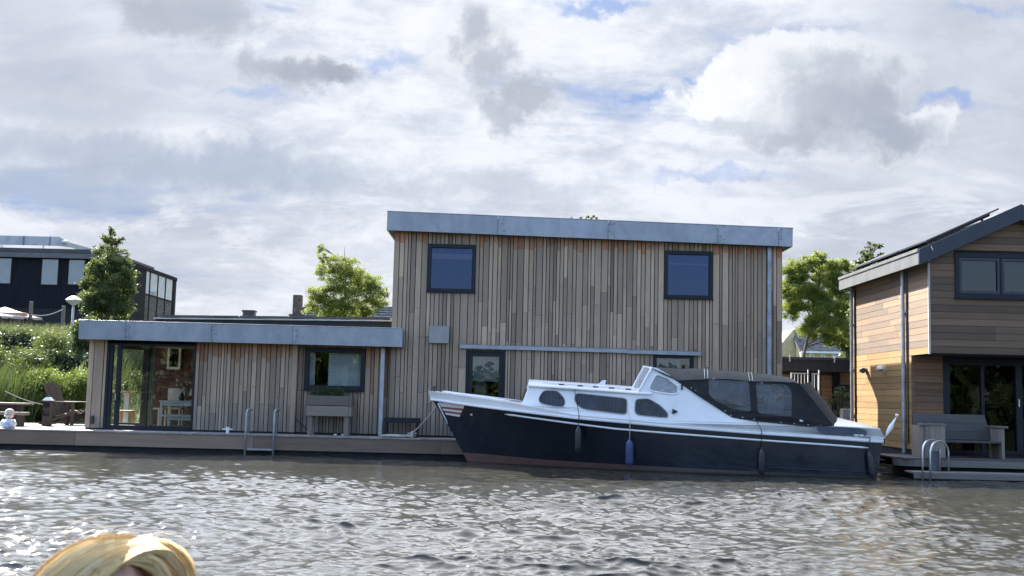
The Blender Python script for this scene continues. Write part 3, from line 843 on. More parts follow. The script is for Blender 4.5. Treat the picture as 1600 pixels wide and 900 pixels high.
    f.box(g0 + .05, g0 + .13, FY + .002, FY + .09, gh[2] + .1, gh[3] - .05)
    sw_ = f.build('glass_front', ANTH, t, bevel=.003)
    xs = X(184, 600, FY)
    MB().box(g0 + .12, g1 - .04, FY + .06, FY + .072, gh[2] + .09, gh[3] - .04).build('pane', GLASS, sw_)
    MB().box(xs - .045, xs + .055, FY - .012, FY + .055, gh[2] + .102, gh[3] - .052).build('mullion', ANTH, sw_, bevel=.003)
    MB().box(xs - .03, xs - .01, FY - .05, FY - .014, 1.1, 1.25).build('handle', STEEL, sw_)
    # leaf slid open behind the glass
    a, b = X(222, 600, 26.3), X(230, 600, 26.3)
    mb = MB(); mb.box(a, b + .02, 26.28, 26.36, .46, 2.38); mb.box(X(186, 600, 26.3), a, 26.28, 26.36, 2.28, 2.38); mb.box(X(186, 600, 26.3), a, 26.28, 26.36, .46, .58)
    mb.build('inner_door', mat('dark_inner_frame', (.05, .04, .035), .5), t)
    mb = MB(); rows = []
    for i in range(25):
        u = i / 24; px = 229 + 12 * u
        p = X(px, 600, 26.6); yy = 26.6 + .05 * math.sin(u * 22)
        rows.append([(p, yy, .47), (p, yy, 2.40)])
    mb.grid(rows); mb.build('curtain', mat('cream_curtain', (.55, .50, .42), .9, var=.1, stretch=(10, 10, .3)), t, smooth=True)
    # room behind the low window: blind, dark gap
    mb = MB(); x0, x1 = X(514, 575, FY + .3), X(566, 575, FY + .3); z = wl[3] - .1
    while z > wl[2] + .06: mb.box(x0, x1, FY + .24, FY + .262, z - .05, z - .004); z -= .052
    mb.build('blind', mat('white_blind', (.68, .68, .66), .7, var=.05), t)
    mb = MB(); x0, x1 = X(482, 575, FY + .3), X(493, 575, FY + .3); z = wl[3] - .1
    while z > wl[2] + .06: mb.box(x0, x1, FY + .25, FY + .27, z - .05, z - .004); z -= .052
    mb.build('blind', mat('white_blind', (.68, .68, .66), .7, var=.05), t)
    # light grey rain pipe of the low wing
    x = X(597, 600, FY - .02)
    mb = MB(); mb.box(x - .045, x + .045, FY - .08, FY + .01, DOCK_Z + .005, zlow(x) - .03)
    mb.build('downpipe', mat('pale_zinc_pipe', (.40, .42, .44), .45, metal=.3, var=.12, vscale=5), t, bevel=.008)
    mb = MB(); x = X(144.5, 660, FY - .03)
    mb.box(x - .035, x + .035, FY - .08, FY - .03, Z(144, 662, FY), Z(144, 650, FY)); mb.build('wall_socket', BLACKP, t, bevel=.008)
    # hull under the house
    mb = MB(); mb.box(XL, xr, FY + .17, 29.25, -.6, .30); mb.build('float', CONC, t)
    return t
HOUSE = build_house()

def roof_gear():
    # dark upstand with a pale edge strip along the low roof
    ua, ub = at(243, 498.5, 26.5), at(612, 502.5, 26.5)
    mb = MB(); mb.hexa([(ua.x, 26.5, 2.5), (ub.x, 26.5, 2.5), (ub.x, 28.4, 2.5), (ua.x, 28.4, 2.5), (ua.x, 26.5, ua.z), (ub.x, 26.5, ub.z), (ub.x, 28.4, ub.z), (ua.x, 28.4, ua.z)])
    mb.build('roof_upstand', mat('black_upstand', (.02, .02, .022), .7), HOUSE)
    MB().hexa([(ua.x - .04, 26.44, ua.z + .002), (ub.x, 26.44, ub.z + .002), (ub.x, 28.42, ub.z + .002), (ua.x - .04, 28.42, ua.z + .002), (ua.x - .04, 26.44, ua.z + .03), (ub.x, 26.44, ub.z + .03), (ub.x, 28.42, ub.z + .03), (ua.x - .04, 28.42, ua.z + .03)]).build('roof_strip', mat('pale_edge_strip', (.52, .48, .44), .55, var=.15), HOUSE)
    # solar panels lying on the low roof
    y0, y1 = 26.7, 28.1
    xs = [(246, 330, 0), (331, 372, .02), (375, 450, 0), (452, 526, .01), (528, 610, .0)]
    labs = ['flat solar panel at the far left end of the low roof', 'narrow flat solar panel left of the roof vent', 'flat solar panel behind the small roof vent',
            'flat solar panel in front of the robinia on the low roof', 'flat solar panel on the low roof touching the tall block']
    for (a, b, dz), lab in zip(xs, labs):
        ym = 492.5 + (a - 246) * .0105
        pz = Z(a, ym, y0); p0 = X(a, 500, y0); p1 = X(b, 500, y0); q = Z(b, ym + (b - a) * .0105, y0)
        if b > 600: p1 = min(p1, X(612, 500, 26.6) )
        t = thing('solar_panel', lab, 'solar panel', (p0, y0, pz), 'solar panels on the low roof')
        h = .012
        MB().hexa([(p0, y0, pz - .04), (p1, y0, q - .04), (p1, y1, q + h - .04), (p0, y1, pz + h - .04), (p0, y0, pz), (p1, y0, q), (p1, y1, q + h), (p0, y1, pz + h)]).build('panel', mat('solar_glass', (.02, .022, .03), .2), t)
        mb = MB(); mb.bar((p0, y0 - .013, pz - .018), (p1, y0 - .013, q - .018), .022, .05)
        mb.build('panel_frame', mat('dark_panel_edge', (.035, .036, .04), .4, metal=.3), t)
        for u in (.06, .94):
            x = p0 + (p1 - p0) * u; MB().box(x - .03, x + .03, y0 + .05, y1 - .05, pz - .09, pz - .043).build('support', ROOFM, t)
    # flue cap
    a = at(380, 484, 28.4); b = at(398, 494, 28.4)
    t = thing('roof_vent', 'small dark slatted roof vent standing on the low flat roof', 'roof vent', (a.x, 28.4, 2.6))
    mb = MB(); h = (a.z - b.z) / 3
    for i in range(3): mb.box(a.x + (.012 if i < 2 else -.01), b.x - (.012 if i < 2 else -.01), 28.3, 28.6, b.z + i * h, b.z + i * h + h * .8)
    mb.box(a.x + .05, b.x - .05, 28.34, 28.56, 2.55, a.z - .02)
    mb.build('cowl', mat('dark_metal', (.05, .05, .05), .5), t)
roof_gear()
# ------------------------------------------------------------------ foliage
def leaf_arrays(pos, size, rs, up=0.3, aspect=.5, tone=None):
    n = len(pos)
    d = rs.normal(size=(n, 3)); d[:, 2] += up * 0; d /= np.linalg.norm(d, axis=1)[:, None]
    h = rs.normal(size=(n, 3)); h -= d * (h * d).sum(1)[:, None]; h /= np.linalg.norm(h, axis=1)[:, None]
    L = size * rs.uniform(.6, 1.35, n)[:, None]; Wd = L * aspect
    c = np.cross(d, h)
    P = np.empty((n, 4, 3))
    P[:, 0] = pos - d * L * .5; P[:, 1] = pos + h * Wd * .5 + c * L * .10; P[:, 2] = pos + d * L * .5; P[:, 3] = pos - h * Wd * .5 + c * L * .10
    return P

def quads_object(name, P, tone, m, parent=None, origin=None):
    n = len(P); me = bpy.data.meshes.new(name)
    off = np.array(OFF[parent.name]) if parent is not None else np.zeros(3)
    co = (P.reshape(-1, 3) - off).astype(np.float32)
    me.vertices.add(n * 4); me.vertices.foreach_set('co', co.ravel())
    me.loops.add(n * 4); me.loops.foreach_set('vertex_index', np.arange(n * 4, dtype=np.int32))
    me.polygons.add(n); me.polygons.foreach_set('loop_start', np.arange(0, n * 4, 4, dtype=np.int32))
    a = me.attributes.new('tone', 'FLOAT', 'FACE'); a.data.foreach_set('value', np.asarray(tone, dtype=np.float32))
    me.update(calc_edges=True); me.materials.append(m)
    o = bpy.data.objects.new(name, me); COL.objects.link(o)
    if parent is not None: o.parent = parent
    OFF[o.name] = Vector(off)
    return o

LEAF_ROB = leafmat('yellow_green_leaves', (.12, .155, .034), (.34, .37, .095), .55)
LEAF_DARK = leafmat('dark_green_leaves', (.022, .040, .016), (.085, .12, .045), .3)
LEAF_MID = leafmat('mid_green_leaves', (.04, .065, .024), (.13, .16, .065), .35)
LEAF_HORN = leafmat('hornbeam_leaves', (.036, .058, .024), (.14, .18, .075), .4)
LEAF_HEDGE = leafmat('light_hedge_leaves', (.06, .10, .018), (.19, .25, .05), .4)
LEAF_IVY = leafmat('ivy_leaves', (.015, .03, .014), (.075, .11, .06), .15)
LEAF_HERB = leafmat('herb_leaves', (.03, .06, .025), (.08, .12, .05), .3)
REED = leafmat('reed_blades', (.025, .05, .02), (.10, .14, .055), .25)
GRASS = leafmat('pale_grass_blades', (.07, .085, .04), (.20, .205, .115), .25)
BARK = mat('bark', (.10, .08, .06), .9, var=.3, vscale=8, stretch=(3, 3, .6))

def clumps_to_leaves(cl, n, rs, fill=.55):
    vol = np.array([c[1][0] * c[1][1] * c[1][2] for c in cl]) ** .75; pr = vol / vol.sum()
    k = rs.choice(len(cl), n, p=pr)
    C = np.array([c[0] for c in cl], float)[k]; Rr = np.array([c[1] for c in cl], float)[k]
    d = rs.normal(size=(n, 3)); d /= np.linalg.norm(d, axis=1)[:, None]
    r = rs.uniform(0, 1, n) ** fill * np.where(rs.uniform(0, 1, n) < .22, rs.uniform(1.0, 1.9, n), 1.0)   # loose sprays round each clump
    pos = C + d * Rr * r[:, None]
    ct = rs.uniform(0.2, .8, len(cl))[k]
    tone = np.clip(ct + rs.normal(0, .2, n) , 0, 1)
    return pos, tone

def build_leaf_mass(name, label, cat, base, cl, n, size, m, seed, stems=False, kind=None, group=None, aspect=.5):
    rs = np.random.RandomState(seed)
    pos, tone = clumps_to_leaves(cl, n, rs)
    P = leaf_arrays(pos, size, rs, aspect=aspect)
    t = thing(name, label, cat, base, group)
    quads_object('foliage', P, tone, m, t)
    if stems:
        mb = MB(); r = random.Random(seed)
        for c, rr in cl:
            for k in range(4): mb.tube([(c[0] + r.uniform(-.05, .05), c[1] + r.uniform(-.05, .05), base[2] - .03), (c[0] + r.uniform(-rr[0], rr[0]) * .7, c[1] + r.uniform(-rr[1], rr[1]) * .7, c[2] + rr[2] * r.uniform(.3, .9))], .004, 4)
        mb.build('stems', BARK, t)
    if kind: t['kind'] = kind
    return t

def tree(name, label, Y, circles, trunk_px, n, size, m, seed, sub=9, subr=.42, trunk_r=.12, ground=None, group=None, depth=1.0, fill=.5, aspect=.5, sprigs=()):
    """circles: photo circles (px, py, r) that the crown fills; each becomes a ball of clumps"""
    rs = np.random.RandomState(seed); r = random.Random(seed)
    cl = []; cents = []
    for (px, py, rp) in circles:
        c = at(px, py, Y + r.uniform(-.5, .5) * depth); R_ = rp / FPX * Y
        cents.append((c, R_))
        for i in range(sub):
            d = Vector((r.gauss(0, 1), r.gauss(0, 1) * depth, r.gauss(0, 1))).normalized() * R_ * r.uniform(.35, .95)
            q = R_ * subr * r.uniform(.6, 1.25)
            cl.append((tuple(c + d), (q, q, q * r.uniform(.55, .85))))
    tb = at(trunk_px[0], trunk_px[1], Y); gz_ = land_z(tb.x, Y) if ground is None else ground
    base = Vector((tb.x, Y, gz_ - .1))
    t = thing(name, label, 'tree', base, group)
    pos, tone = clumps_to_leaves(cl, n, rs, fill)
    P = leaf_arrays(pos, size, rs, aspect=aspect)
    quads_object('crown', P, tone, m, t)
    mb = MB(); topc = sum((c for c, _ in cents), Vector()) / len(cents)
    ht = max(c.z for c, _ in cents) - gz_
    stem_top = Vector((topc.x, Y, max(c.z + R_ * .5 for c, R_ in cents)))
    pts = [base.lerp(stem_top, u) + Vector((r.uniform(-.06, .06), r.uniform(-.06, .06), 0)) * (u > 0) for u in (0, .2, .4, .6, .8, 1)]
    mb.tube(pts, [trunk_r * (1 - .88 * u) for u in (0, .2, .4, .6, .8, 1)], 8)
    mb.build('trunk', BARK, t, smooth=True)
    mb = MB()
    for (c, R_) in cents:
        u = min(.85, max(.25, (c.z - R_ * .8 - gz_) / max(.1, stem_top.z - gz_))); p = base.lerp(stem_top, u)
        q = c + Vector((r.uniform(-.1, .1), r.uniform(-.1, .1), R_ * .3)); mid = p.lerp(q, .5) + Vector((r.uniform(-.1, .1), r.uniform(-.1, .1), R_ * .15))
        mb.tube([p, mid, q], [trunk_r * .38, trunk_r * .24, trunk_r * .06], 6)
        for k in range(5):
            d = Vector((r.gauss(0, 1), r.gauss(0, 1), r.gauss(0, .8))).normalized() * R_ * .85
            mb.tube([mid, c + d * .5 + Vector((0, 0, .05)), c + d], [trunk_r * .16, trunk_r * .09, .006], 5)
    mb.build('limbs', BARK, t, smooth=True)
    return t
# ------------------------------------------------------------------ right hand timber house
RD_Z = 0.39          # its deck
def build_right_house():
    t = thing('gabled_timber_house', 'gabled timber house with dark verge boards, sunlit cedar side wall and big dark glazing', 'house', (9.5, 23.3, 0))
    YF, YU, YBk = 23.3, 22.3, 27.25
    XS = X(1425.5, 600, YF)                      # side wall plane
    XR = 12.6
    zo = Z(1452, 552.5, YU)                      # underside of the overhang
    eF, eB = at(1440, 386, YU - .25), at(1313, 440, 0.01 + 28.0)
    z_e = at(1440, 400, YU).z                    # eave height at the wall
    slope = 0.47
    ridge_x = X(1596, 320, YU - .25)
    ztop = lambda x: z_e + .02 + slope * (x - XS) if x < ridge_x else z_e + .02 + slope * (2 * ridge_x - x - XS)
    dz = .1385
    zl = lambda a, b: [a + i * dz for i in range(int((b - a) / dz) + 1)] + ([b] if b - (a + int((b - a) / dz) * dz) > .02 else [])
    # side wall: lying boards
    mb = MB()
    zfresh = Z(1411, 541, YF)
    ff = lambda s, z, r: (0.85 if z < zfresh else 0.0) + r.uniform(-.05, .12)
    lim = lambda z: (YU + .002 if z > zo else YF + .002, YBk)
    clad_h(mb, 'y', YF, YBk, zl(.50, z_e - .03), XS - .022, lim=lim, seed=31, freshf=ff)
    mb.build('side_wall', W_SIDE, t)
    # upper front
    uw = (X(1491, 430, YU), X(1600, 430, YU) + .85, Z(1545, 466.5, YU), Z(1545, 396.5, YU))
    mb = MB(); zz = zl(zo + .012, ztop(ridge_x) - .05)
    for z0, z1 in zip(zz, zz[1:]):
        xa = XS + .012 + max(0, ((z0 + z1) / 2 - z_e) / slope); xb = XR - max(0, ((z0 + z1) / 2 - (z_e + slope * (2 * ridge_x - XR - XS))) / slope)
        if xb - xa > .1: clad_h(mb, 'x', xa, xb, [z0, z1], YU - .022, holes=[uw], seed=int(z0 * 1000))
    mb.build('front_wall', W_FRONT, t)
    mb = MB(); mb.box(XS - .03, XS + .008, YU - .034, YU - .001, zo - .01, z_e + .01); mb.build('corner_trim', mat('pale_trim', (.42, .40, .37), .5, var=.1), t)
    # lower front, set back under the overhang
    gl = (X(1473, 600, YF), XR, .45, zo - .03)
    mb = MB(); clad_h(mb, 'x', XS + .05, gl[0], zl(.50, zo), YF - .022, seed=37, freshf=lambda s, z, r: .55 + r.uniform(-.15, .15))
    mb.T = .4; mb.Fr = .5; mb.box(XS - .025, XS + .048, YF - .03, YF, .5, zo - .012); mb.Fr = 0
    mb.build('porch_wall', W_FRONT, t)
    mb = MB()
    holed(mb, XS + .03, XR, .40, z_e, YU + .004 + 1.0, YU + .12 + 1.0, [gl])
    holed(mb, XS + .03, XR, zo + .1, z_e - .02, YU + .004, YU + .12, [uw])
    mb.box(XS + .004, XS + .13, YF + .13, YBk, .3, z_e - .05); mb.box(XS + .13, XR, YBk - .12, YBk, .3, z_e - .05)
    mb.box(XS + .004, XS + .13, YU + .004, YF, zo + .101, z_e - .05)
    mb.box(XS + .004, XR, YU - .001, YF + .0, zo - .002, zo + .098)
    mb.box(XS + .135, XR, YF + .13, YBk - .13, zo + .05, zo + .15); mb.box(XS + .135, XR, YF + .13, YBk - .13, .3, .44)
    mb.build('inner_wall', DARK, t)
    # gable behind the boards
    mb = MB(); mb.prism([(XS + .03, z_e - .02), (XR, z_e - .02), (XR, ztop(XR)), (ridge_x, ztop(ridge_x) - .02)], [], lambda a, b, q: (a, q, b), YU + .006, YU + .12); mb.build('gable', DARK, t)
    # windows
    um = X(1563, 430, YU)
    f = window(t, *uw, YU - .05, w=.09, depth=.12, gm=GLASSD, bars=())
    for (a, b) in ((uw[0] + .092, um - .02), (um + .02, uw[1] - .092)):
        c = frame(MB(), a, b, uw[2] + .092, uw[3] - .092, YU - .035, YU + .045, .055).build('casement', mat('blue_grey_frame', (.022, .030, .045), .4, var=.08), f, bevel=.003)
        MB().box(a + .05, b - .05, YU + .008, YU + .02, uw[2] + .14, uw[3] - .14).build('pane', GLASSD, f)
    MB().box(um - .019, um + .019, YU - .048, YU + .06, uw[2] + .0905, uw[3] - .0905).build('mullion', ANTH, f)
    xm = X(1535, 600, YF); xd = X(1587, 600, YF)
    f = frame(MB(), gl[0], gl[1], gl[2], gl[3], YF - .02, YF + .10, .14, .06)
    f.box(xm - .03, xm + .04, YF + .0, YF + .08, gl[2] + .06, gl[3] - .14); f.box(xd, xd + .13, YF - .01, YF + .09, gl[2] + .06, gl[3] - .14)
    fo = f.build('glass_front', ANTH, t, bevel=.004)
    MB().box(gl[0] + .13, xm - .028, YF + .04, YF + .052, gl[2] + .05, gl[3] - .13).build('pane', GLASSD, fo)
    MB().box(xm + .038, xd + .002, YF + .045, YF + .057, gl[2] + .05, gl[3] - .13).build('pane', GLASSD, fo)
    MB().box(xd + .128, gl[1] - .13, YF + .04, YF + .052, gl[2] + .05, gl[3] - .13).build('pane', GLASSD, fo)
    MB().box(xd + .03, xd + .055, YF - .05, YF - .012, Z(1594, 636, YF), Z(1594, 624, YF)).build('handle', STEEL, fo)
    # roof: two slopes with dark verge boards and an eave board
    ov = .28; xe = XS - .30; ze = ztop(xe) if xe > XS else z_e + .02 + slope * (xe - XS)
    zr = ztop(ridge_x); th = .06
    mb = MB()
    y0, y1 = YU - .25, YBk + .18
    def sl(xa, za, xb, zb, t0, t1, ya, yb): mb.hexa([(xa, ya, za + t0), (xb, ya, zb + t0), (xb, yb, zb + t0), (xa, yb, za + t0), (xa, ya, za + t1), (xb, ya, zb + t1), (xb, yb, zb + t1), (xa, yb, za + t1)])
    x2 = XR + .3; z2 = zr - slope * (x2 - ridge_x)
    sl(xe + .04, ze + .02, ridge_x, zr, .07, .19, y0 + .04, y1 - .02); sl(ridge_x, zr, x2, z2, .07, .19, y0 + .04, y1 - .02)
    mb.build('roof', mat('dark_roof_sheet', (.045, .05, .058), .45, var=.15), t)
    VER = mat('dark_blue_verge', (.018, .025, .037), .42, var=.08)
    mb = MB(); sl(xe + .03, ze + .02 * 1, ridge_x, zr, -.11, .21, y0, y0 + .035); mb.build('verge_board', VER, t, bevel=.004)
    mb = MB(); sl(ridge_x, zr, x2, z2, -.11, .21, y0, y0 + .035); mb.build('verge_board', VER, t, bevel=.004)
    mb = MB(); mb.box(xe, xe + .028, y0 - .004, y1, ze - .08, ze + .215)
    mb.box(xe - .02, xe + .01, y0 - .006, y1, ze + .17, ze + .235)
    mb.build('eave_board', mat('grey_eave_board', (.13, .135, .14), .45, var=.1), t, bevel=.004)
    mb = MB(); mb.hexa([(xe + .03, y0 + .04, ze - .05), (XS - .02, y0 + .04, ze - .02), (XS - .02, y1, ze - .02), (xe + .03, y1, ze - .05), (xe + .03, y0 + .04, ze - .03), (XS - .02, y0 + .04, ze), (XS - .02, y1, ze), (xe + .03, y1, ze - .03)]); mb.build('soffit', mat('dark_soffit', (.05, .05, .05), .7), t)
    # clip on the verge
    p = at(1456, 388, y0 - .01); MB().bar(p + Vector((-.02, 0, .05)), p + Vector((.02, 0, -.04)), .02, .012).build('verge_clip', WHITEM, t)
    # rain pipes down the side wall
    yp = XS * FPX / (1413 - 800) * 0 + YF + .72
    ya = (XS - .075) * FPX / (1413.5 - 800)
    for y, nm in ((ya, 0), (YBk - .08, 1)):
        mb = MB(); mb.tube([(XS - .075, y, .42), (XS - .075, y, ze - .02)], .042, 10)
        for z in (1.1, 2.2, 3.3): mb.tube([(XS - .075, y, z), (XS - .075, y, z + .05)], .052, 10)
        mb.build('downpipe', GALV, t, smooth='auto')
    MB().tube([(XS - .04, ya - .16, .6), (XS - .035, ya - .15, z_e - .2)], .012, 6).build('cable', BLACKP, t)
    MB().tube([(XS - .04, YBk - .24, .5), (XS - .035, YBk - .24, z_e - .2)], .018, 6).build('cable', BLACKP, t)
    # white wall lamp, and a dark lamp outline beside it built as a second
    for px, py, m_ in ((1383, 575, WHITEM), (1355, 579, BLACKP)):
        y = XS * FPX / (px - 800) * .995; p = at(px, py, y)
        mb = MB(); mb.lathe([(.0, .06), (.055, .055), (.085, .01), (.09, -.03), (.085, -.032)], (XS - .11, y, p.z), 14)
        mb.bar((XS - .02, y, p.z - .01), (XS - .12, y, p.z - .01), .03, .03); mb.box(XS - .032, XS - .02, y - .05, y + .05, p.z - .08, p.z + .05)
        l = mb.build('wall_lamp', m_, t, smooth='auto')
        MB().lathe([(.0, -.07), (.03, -.066), (.045, -.045), (.05, -.033)], (XS - .11, y, p.z), 12).build('lens', mat('milky_lens', (.4, .4, .38), .4), l)
    # curtain and things dimly seen inside
    mb = MB(); rows = []
    for i in range(30):
        u = i / 29; x = gl[0] + .2 + .75 * u; rows.append([(x, YF + .35 + .03 * math.sin(u * 40), .46), (x, YF + .35 + .03 * math.sin(u * 40), 2.1)])
    mb.grid(rows); mb.build('curtain', mat('dark_curtain', (.06, .065, .07), .9), t, smooth=True)
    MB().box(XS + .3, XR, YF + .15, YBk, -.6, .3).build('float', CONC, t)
    return XS, YF, ya
RX, RYF, _ = build_right_house()

def build_right_panels():
    # three solar panels on rails above the left roof slope
    a0, a1 = (1342, 409), (1558, 320)
    xe = RX - .25; slope = .47; z_e = at(1440, 400, 22.3).z
    rows = [(.05, .0), ]
    labs = ['dark solar panel at the far end of the gabled roof slope', 'dark solar panel midway along the gabled roof slope', 'dark solar panel nearest the verge of the gabled roof']
    for i, lab in enumerate(labs):
        y0 = 22.35 + (2 - i) * 1.72; y1 = y0 + 1.66
        t = thing('solar_panel', lab, 'solar panel', (RX + .6, y0, z_e + .6), 'solar panels on the gabled roof')
        x0, x1 = RX - .02, RX + 1.45
        f = lambda x: z_e + .02 + slope * (x - RX)
        def sl(mb, xa, xb, h0, h1, ya, yb):
            mb.hexa([(xa, ya, f(xa) + h0), (xb, ya, f(xb) + h0), (xb, yb, f(xb) + h0), (xa, yb, f(xa) + h0), (xa, ya, f(xa) + h1), (xb, ya, f(xb) + h1), (xb, yb, f(xb) + h1), (xa, yb, f(xa) + h1)])
        mb = MB(); sl(mb, x0, x1, .29, .325, y0, y1); mb.build('panel', mat('solar_glass', (.02, .022, .03), .2), t)
        for ya_ in (y0 + .2, y1 - .26):
            mb = MB(); sl(mb, x0 + .1, x1 - .1, .23, .288, ya_, ya_ + .06)
            for x in (x0 + .25, x1 - .25): mb.bar((x, ya_ + .03, f(x) + .18), (x, ya_ + .03, f(x) + .25), .04, .04)
            mb.build('rail', mat('dark_metal', (.05, .05, .05), .5), t)
build_right_panels()

def build_right_deck():
    t = thing('grey_jetty', 'grey timber deck with rounded corner in front of the gabled house', 'deck', (9.5, 22, 0))
    yf = 22.0; xl = X(1404, 710, yf) ; xr = 13
    mb = MB(); r = random.Random(9); z = RD_Z
    y = yf + .02
    while y < RYF + .3:
        mb.T = r.uniform(.3, .7); mb.box(xl + (.12 if y < yf + .3 else .02), xr, y + .003, y + .137, z - .03, z); y += .14
    mb.build('decking', W_BENCH, t)
    mb = MB(); r0 = .55
    ptsf = [(xr, yf)] + [(xl + r0 - r0 * math.sin(a), yf + r0 * .6 - r0 * .6 * math.cos(a)) for a in np.linspace(0, math.pi / 2, 8)] + [(xl, RYF + .4)]
    mb.grid([[(x, y, z - .031), (x, y, z - .165)] for x, y in ptsf]); mb.grid([[(x, y + .03, z - .031), (x, y + .03, z - .165)] for x, y in ptsf])
    o = mb.build('edge_board', W_QUAY, t)
    MB().box(xl + .35, xr, yf + .25, RYF + .1, -.6, z - .035).build('float', CONC, t)
    # low swimming platform
    t2 = thing('swim_platform', 'low narrow timber platform just above the water with a tubular ladder', 'platform', (10, 21.6, 0))
    xa = X(1428, 735, 21.45); mb = MB()
    for i in range(4): mb.T = r.uniform(.3, .7); mb.box(xa, xr, 21.45 + i * .135, 21.45 + i * .135 + .128, .118, .15)
    mb.build('decking', W_QUAY, t2)
    mb = MB(); mb.box(xa, xr, 21.44, 21.47, .03, .115); mb.build('edge_board', W_QUAY, t2)
    MB().box(xa + .1, xr, 21.5, 21.95, -.4, .1).build('float', CONC, t2)
    # tubular hoop ladder
    t3 = thing('swim_ladder', 'shiny steel ladder of two tall hoops on the low platform', 'ladder', (X(1455, 730, 21.6), 21.6, .15))
    for a, b, top, nm in ((1441.5, 1468.5, 686.5, 'A'), (1453.5, 1482, 688.5, 'B')):
        xa_, xb_ = X(a, 720, 21.36), X(b, 720, 21.75); zt = Z((a + b) / 2, top, 21.5); rr = (xb_ - xa_) / 2
        pts = [(xa_, 21.36, -.35), (xa_, 21.36, zt - rr)]
        for k in range(1, 12):
            an = math.pi * k / 12; u = (1 - math.cos(an)) / 2
            pts.append((xa_ + (xb_ - xa_) * u, 21.36 + .39 * u, zt - rr + rr * math.sin(an)))
        pts += [(xb_, 21.75, zt - rr), (xb_, 21.75, .151)]
        MB().tube(pts, .017, 10).build('hoop', STEEL, t3, smooth=True)
    for z in (-.05, -.28): MB().tube([(X(1441.5, 720, 21.36), 21.36, z), (X(1453.5, 720, 21.36), 21.36, z)], .014, 8).build('rung', STEEL, t3, smooth=True)
    # small panel behind the ladder
    a, b = at(1455, 706, 21.8), at(1470, 728, 21.8)
    t4 = thing('electric_box', 'small grey box on the platform behind the ladder hoops', 'box', (a.x, 21.8, .15))
    MB().box(a.x, b.x, 21.80, 21.95, .152, a.z).build('case', mat('grey_box', (.085, .095, .105), .5), t4, bevel=.01)
    MB().box(a.x - .01, b.x + .01, 21.79, 21.96, a.z + .001, a.z + .02).build('lid', mat('grey_box', (.085, .095, .105), .5), t4, bevel=.006)
    # slate grey bench
    t5 = thing('wooden_bench', 'slate grey wooden settle with solid sides standing on the jetty', 'bench', (X(1500, 690, 22.6), 22.6, RD_Z))
    y0, y1 = 22.30, 22.95
    ba, bb = X(1437, 690, y1), X(1538, 690, y1)
    xl_, xr_ = X(1436, 690, y0 + .2), X(1567, 690, y0 + .1)
    zt = Z(1490, 647, y1); zs = Z(1500, 689, y0)
    z0 = RD_Z + .004
    mb = MB(); mb.T = .4
    xq0, xq1 = X(1547, 690, y1), X(1538, 690, y1)
    for i in range(3):
        f0, f1 = i / 3, (i + 1) / 3
        za = zs + .012 + (zt - zs - .012) * f0; zb = zs + .012 + (zt - zs - .012) * f1 - .004
        ra, rb = xq0 + (xq1 - xq0) * f0, xq0 + (xq1 - xq0) * f1; ya_, yb_ = y1 - .12 + .10 * f0, y1 - .12 + .10 * f1
        mb.T = .40 + .1 * i
        mb.hexa([(xl_ + .05, ya_, za), (ra, ya_, za), (ra, ya_ + .03, za), (xl_ + .05, ya_ + .03, za), (xl_ + .05, yb_, zb), (rb, yb_, zb), (rb, yb_ + .03, zb), (xl_ + .05, yb_ + .03, zb)])
    mb.build('backrest', W_BENCH, t5)
    mb = MB()
    for i in range(3): mb.T = .4 + .1 * i; mb.box(xl_ + .05, xr_ - .05, y0 + .05 + i * .17, y0 + .05 + i * .17 + .165, zs - .035, zs)
    mb.build('seat', W_BENCH, t5)
    for (x, h, w) in ((xl_, .62, .05), (xr_ - .05, .60, .05)):
        mb = MB()
        for i in range(4): mb.T = r.uniform(.4, .8); mb.box(x, x + w, y0 + .02 + i * .15, y0 + .02 + i * .15 + .147, z0, z0 + h)
        if x == xl_:
            for i in range(4): mb.T = r.uniform(.4, .8); mb.box(x + w + .002 + i * .1, x + w + .098 + i * .1, y0 + .0, y0 + .02, z0, z0 + h)
        mb.build('side_panel', W_GREYZ, t5)
        MB().box(x - .03, x + w + (.42 if x == xl_ else .06), y0 - .02, y0 + (.2 if x == xl_ else .66), z0 + h + .002, z0 + h + .045).build('armrest', W_QUAY, t5, bevel=.005)
build_right_deck()

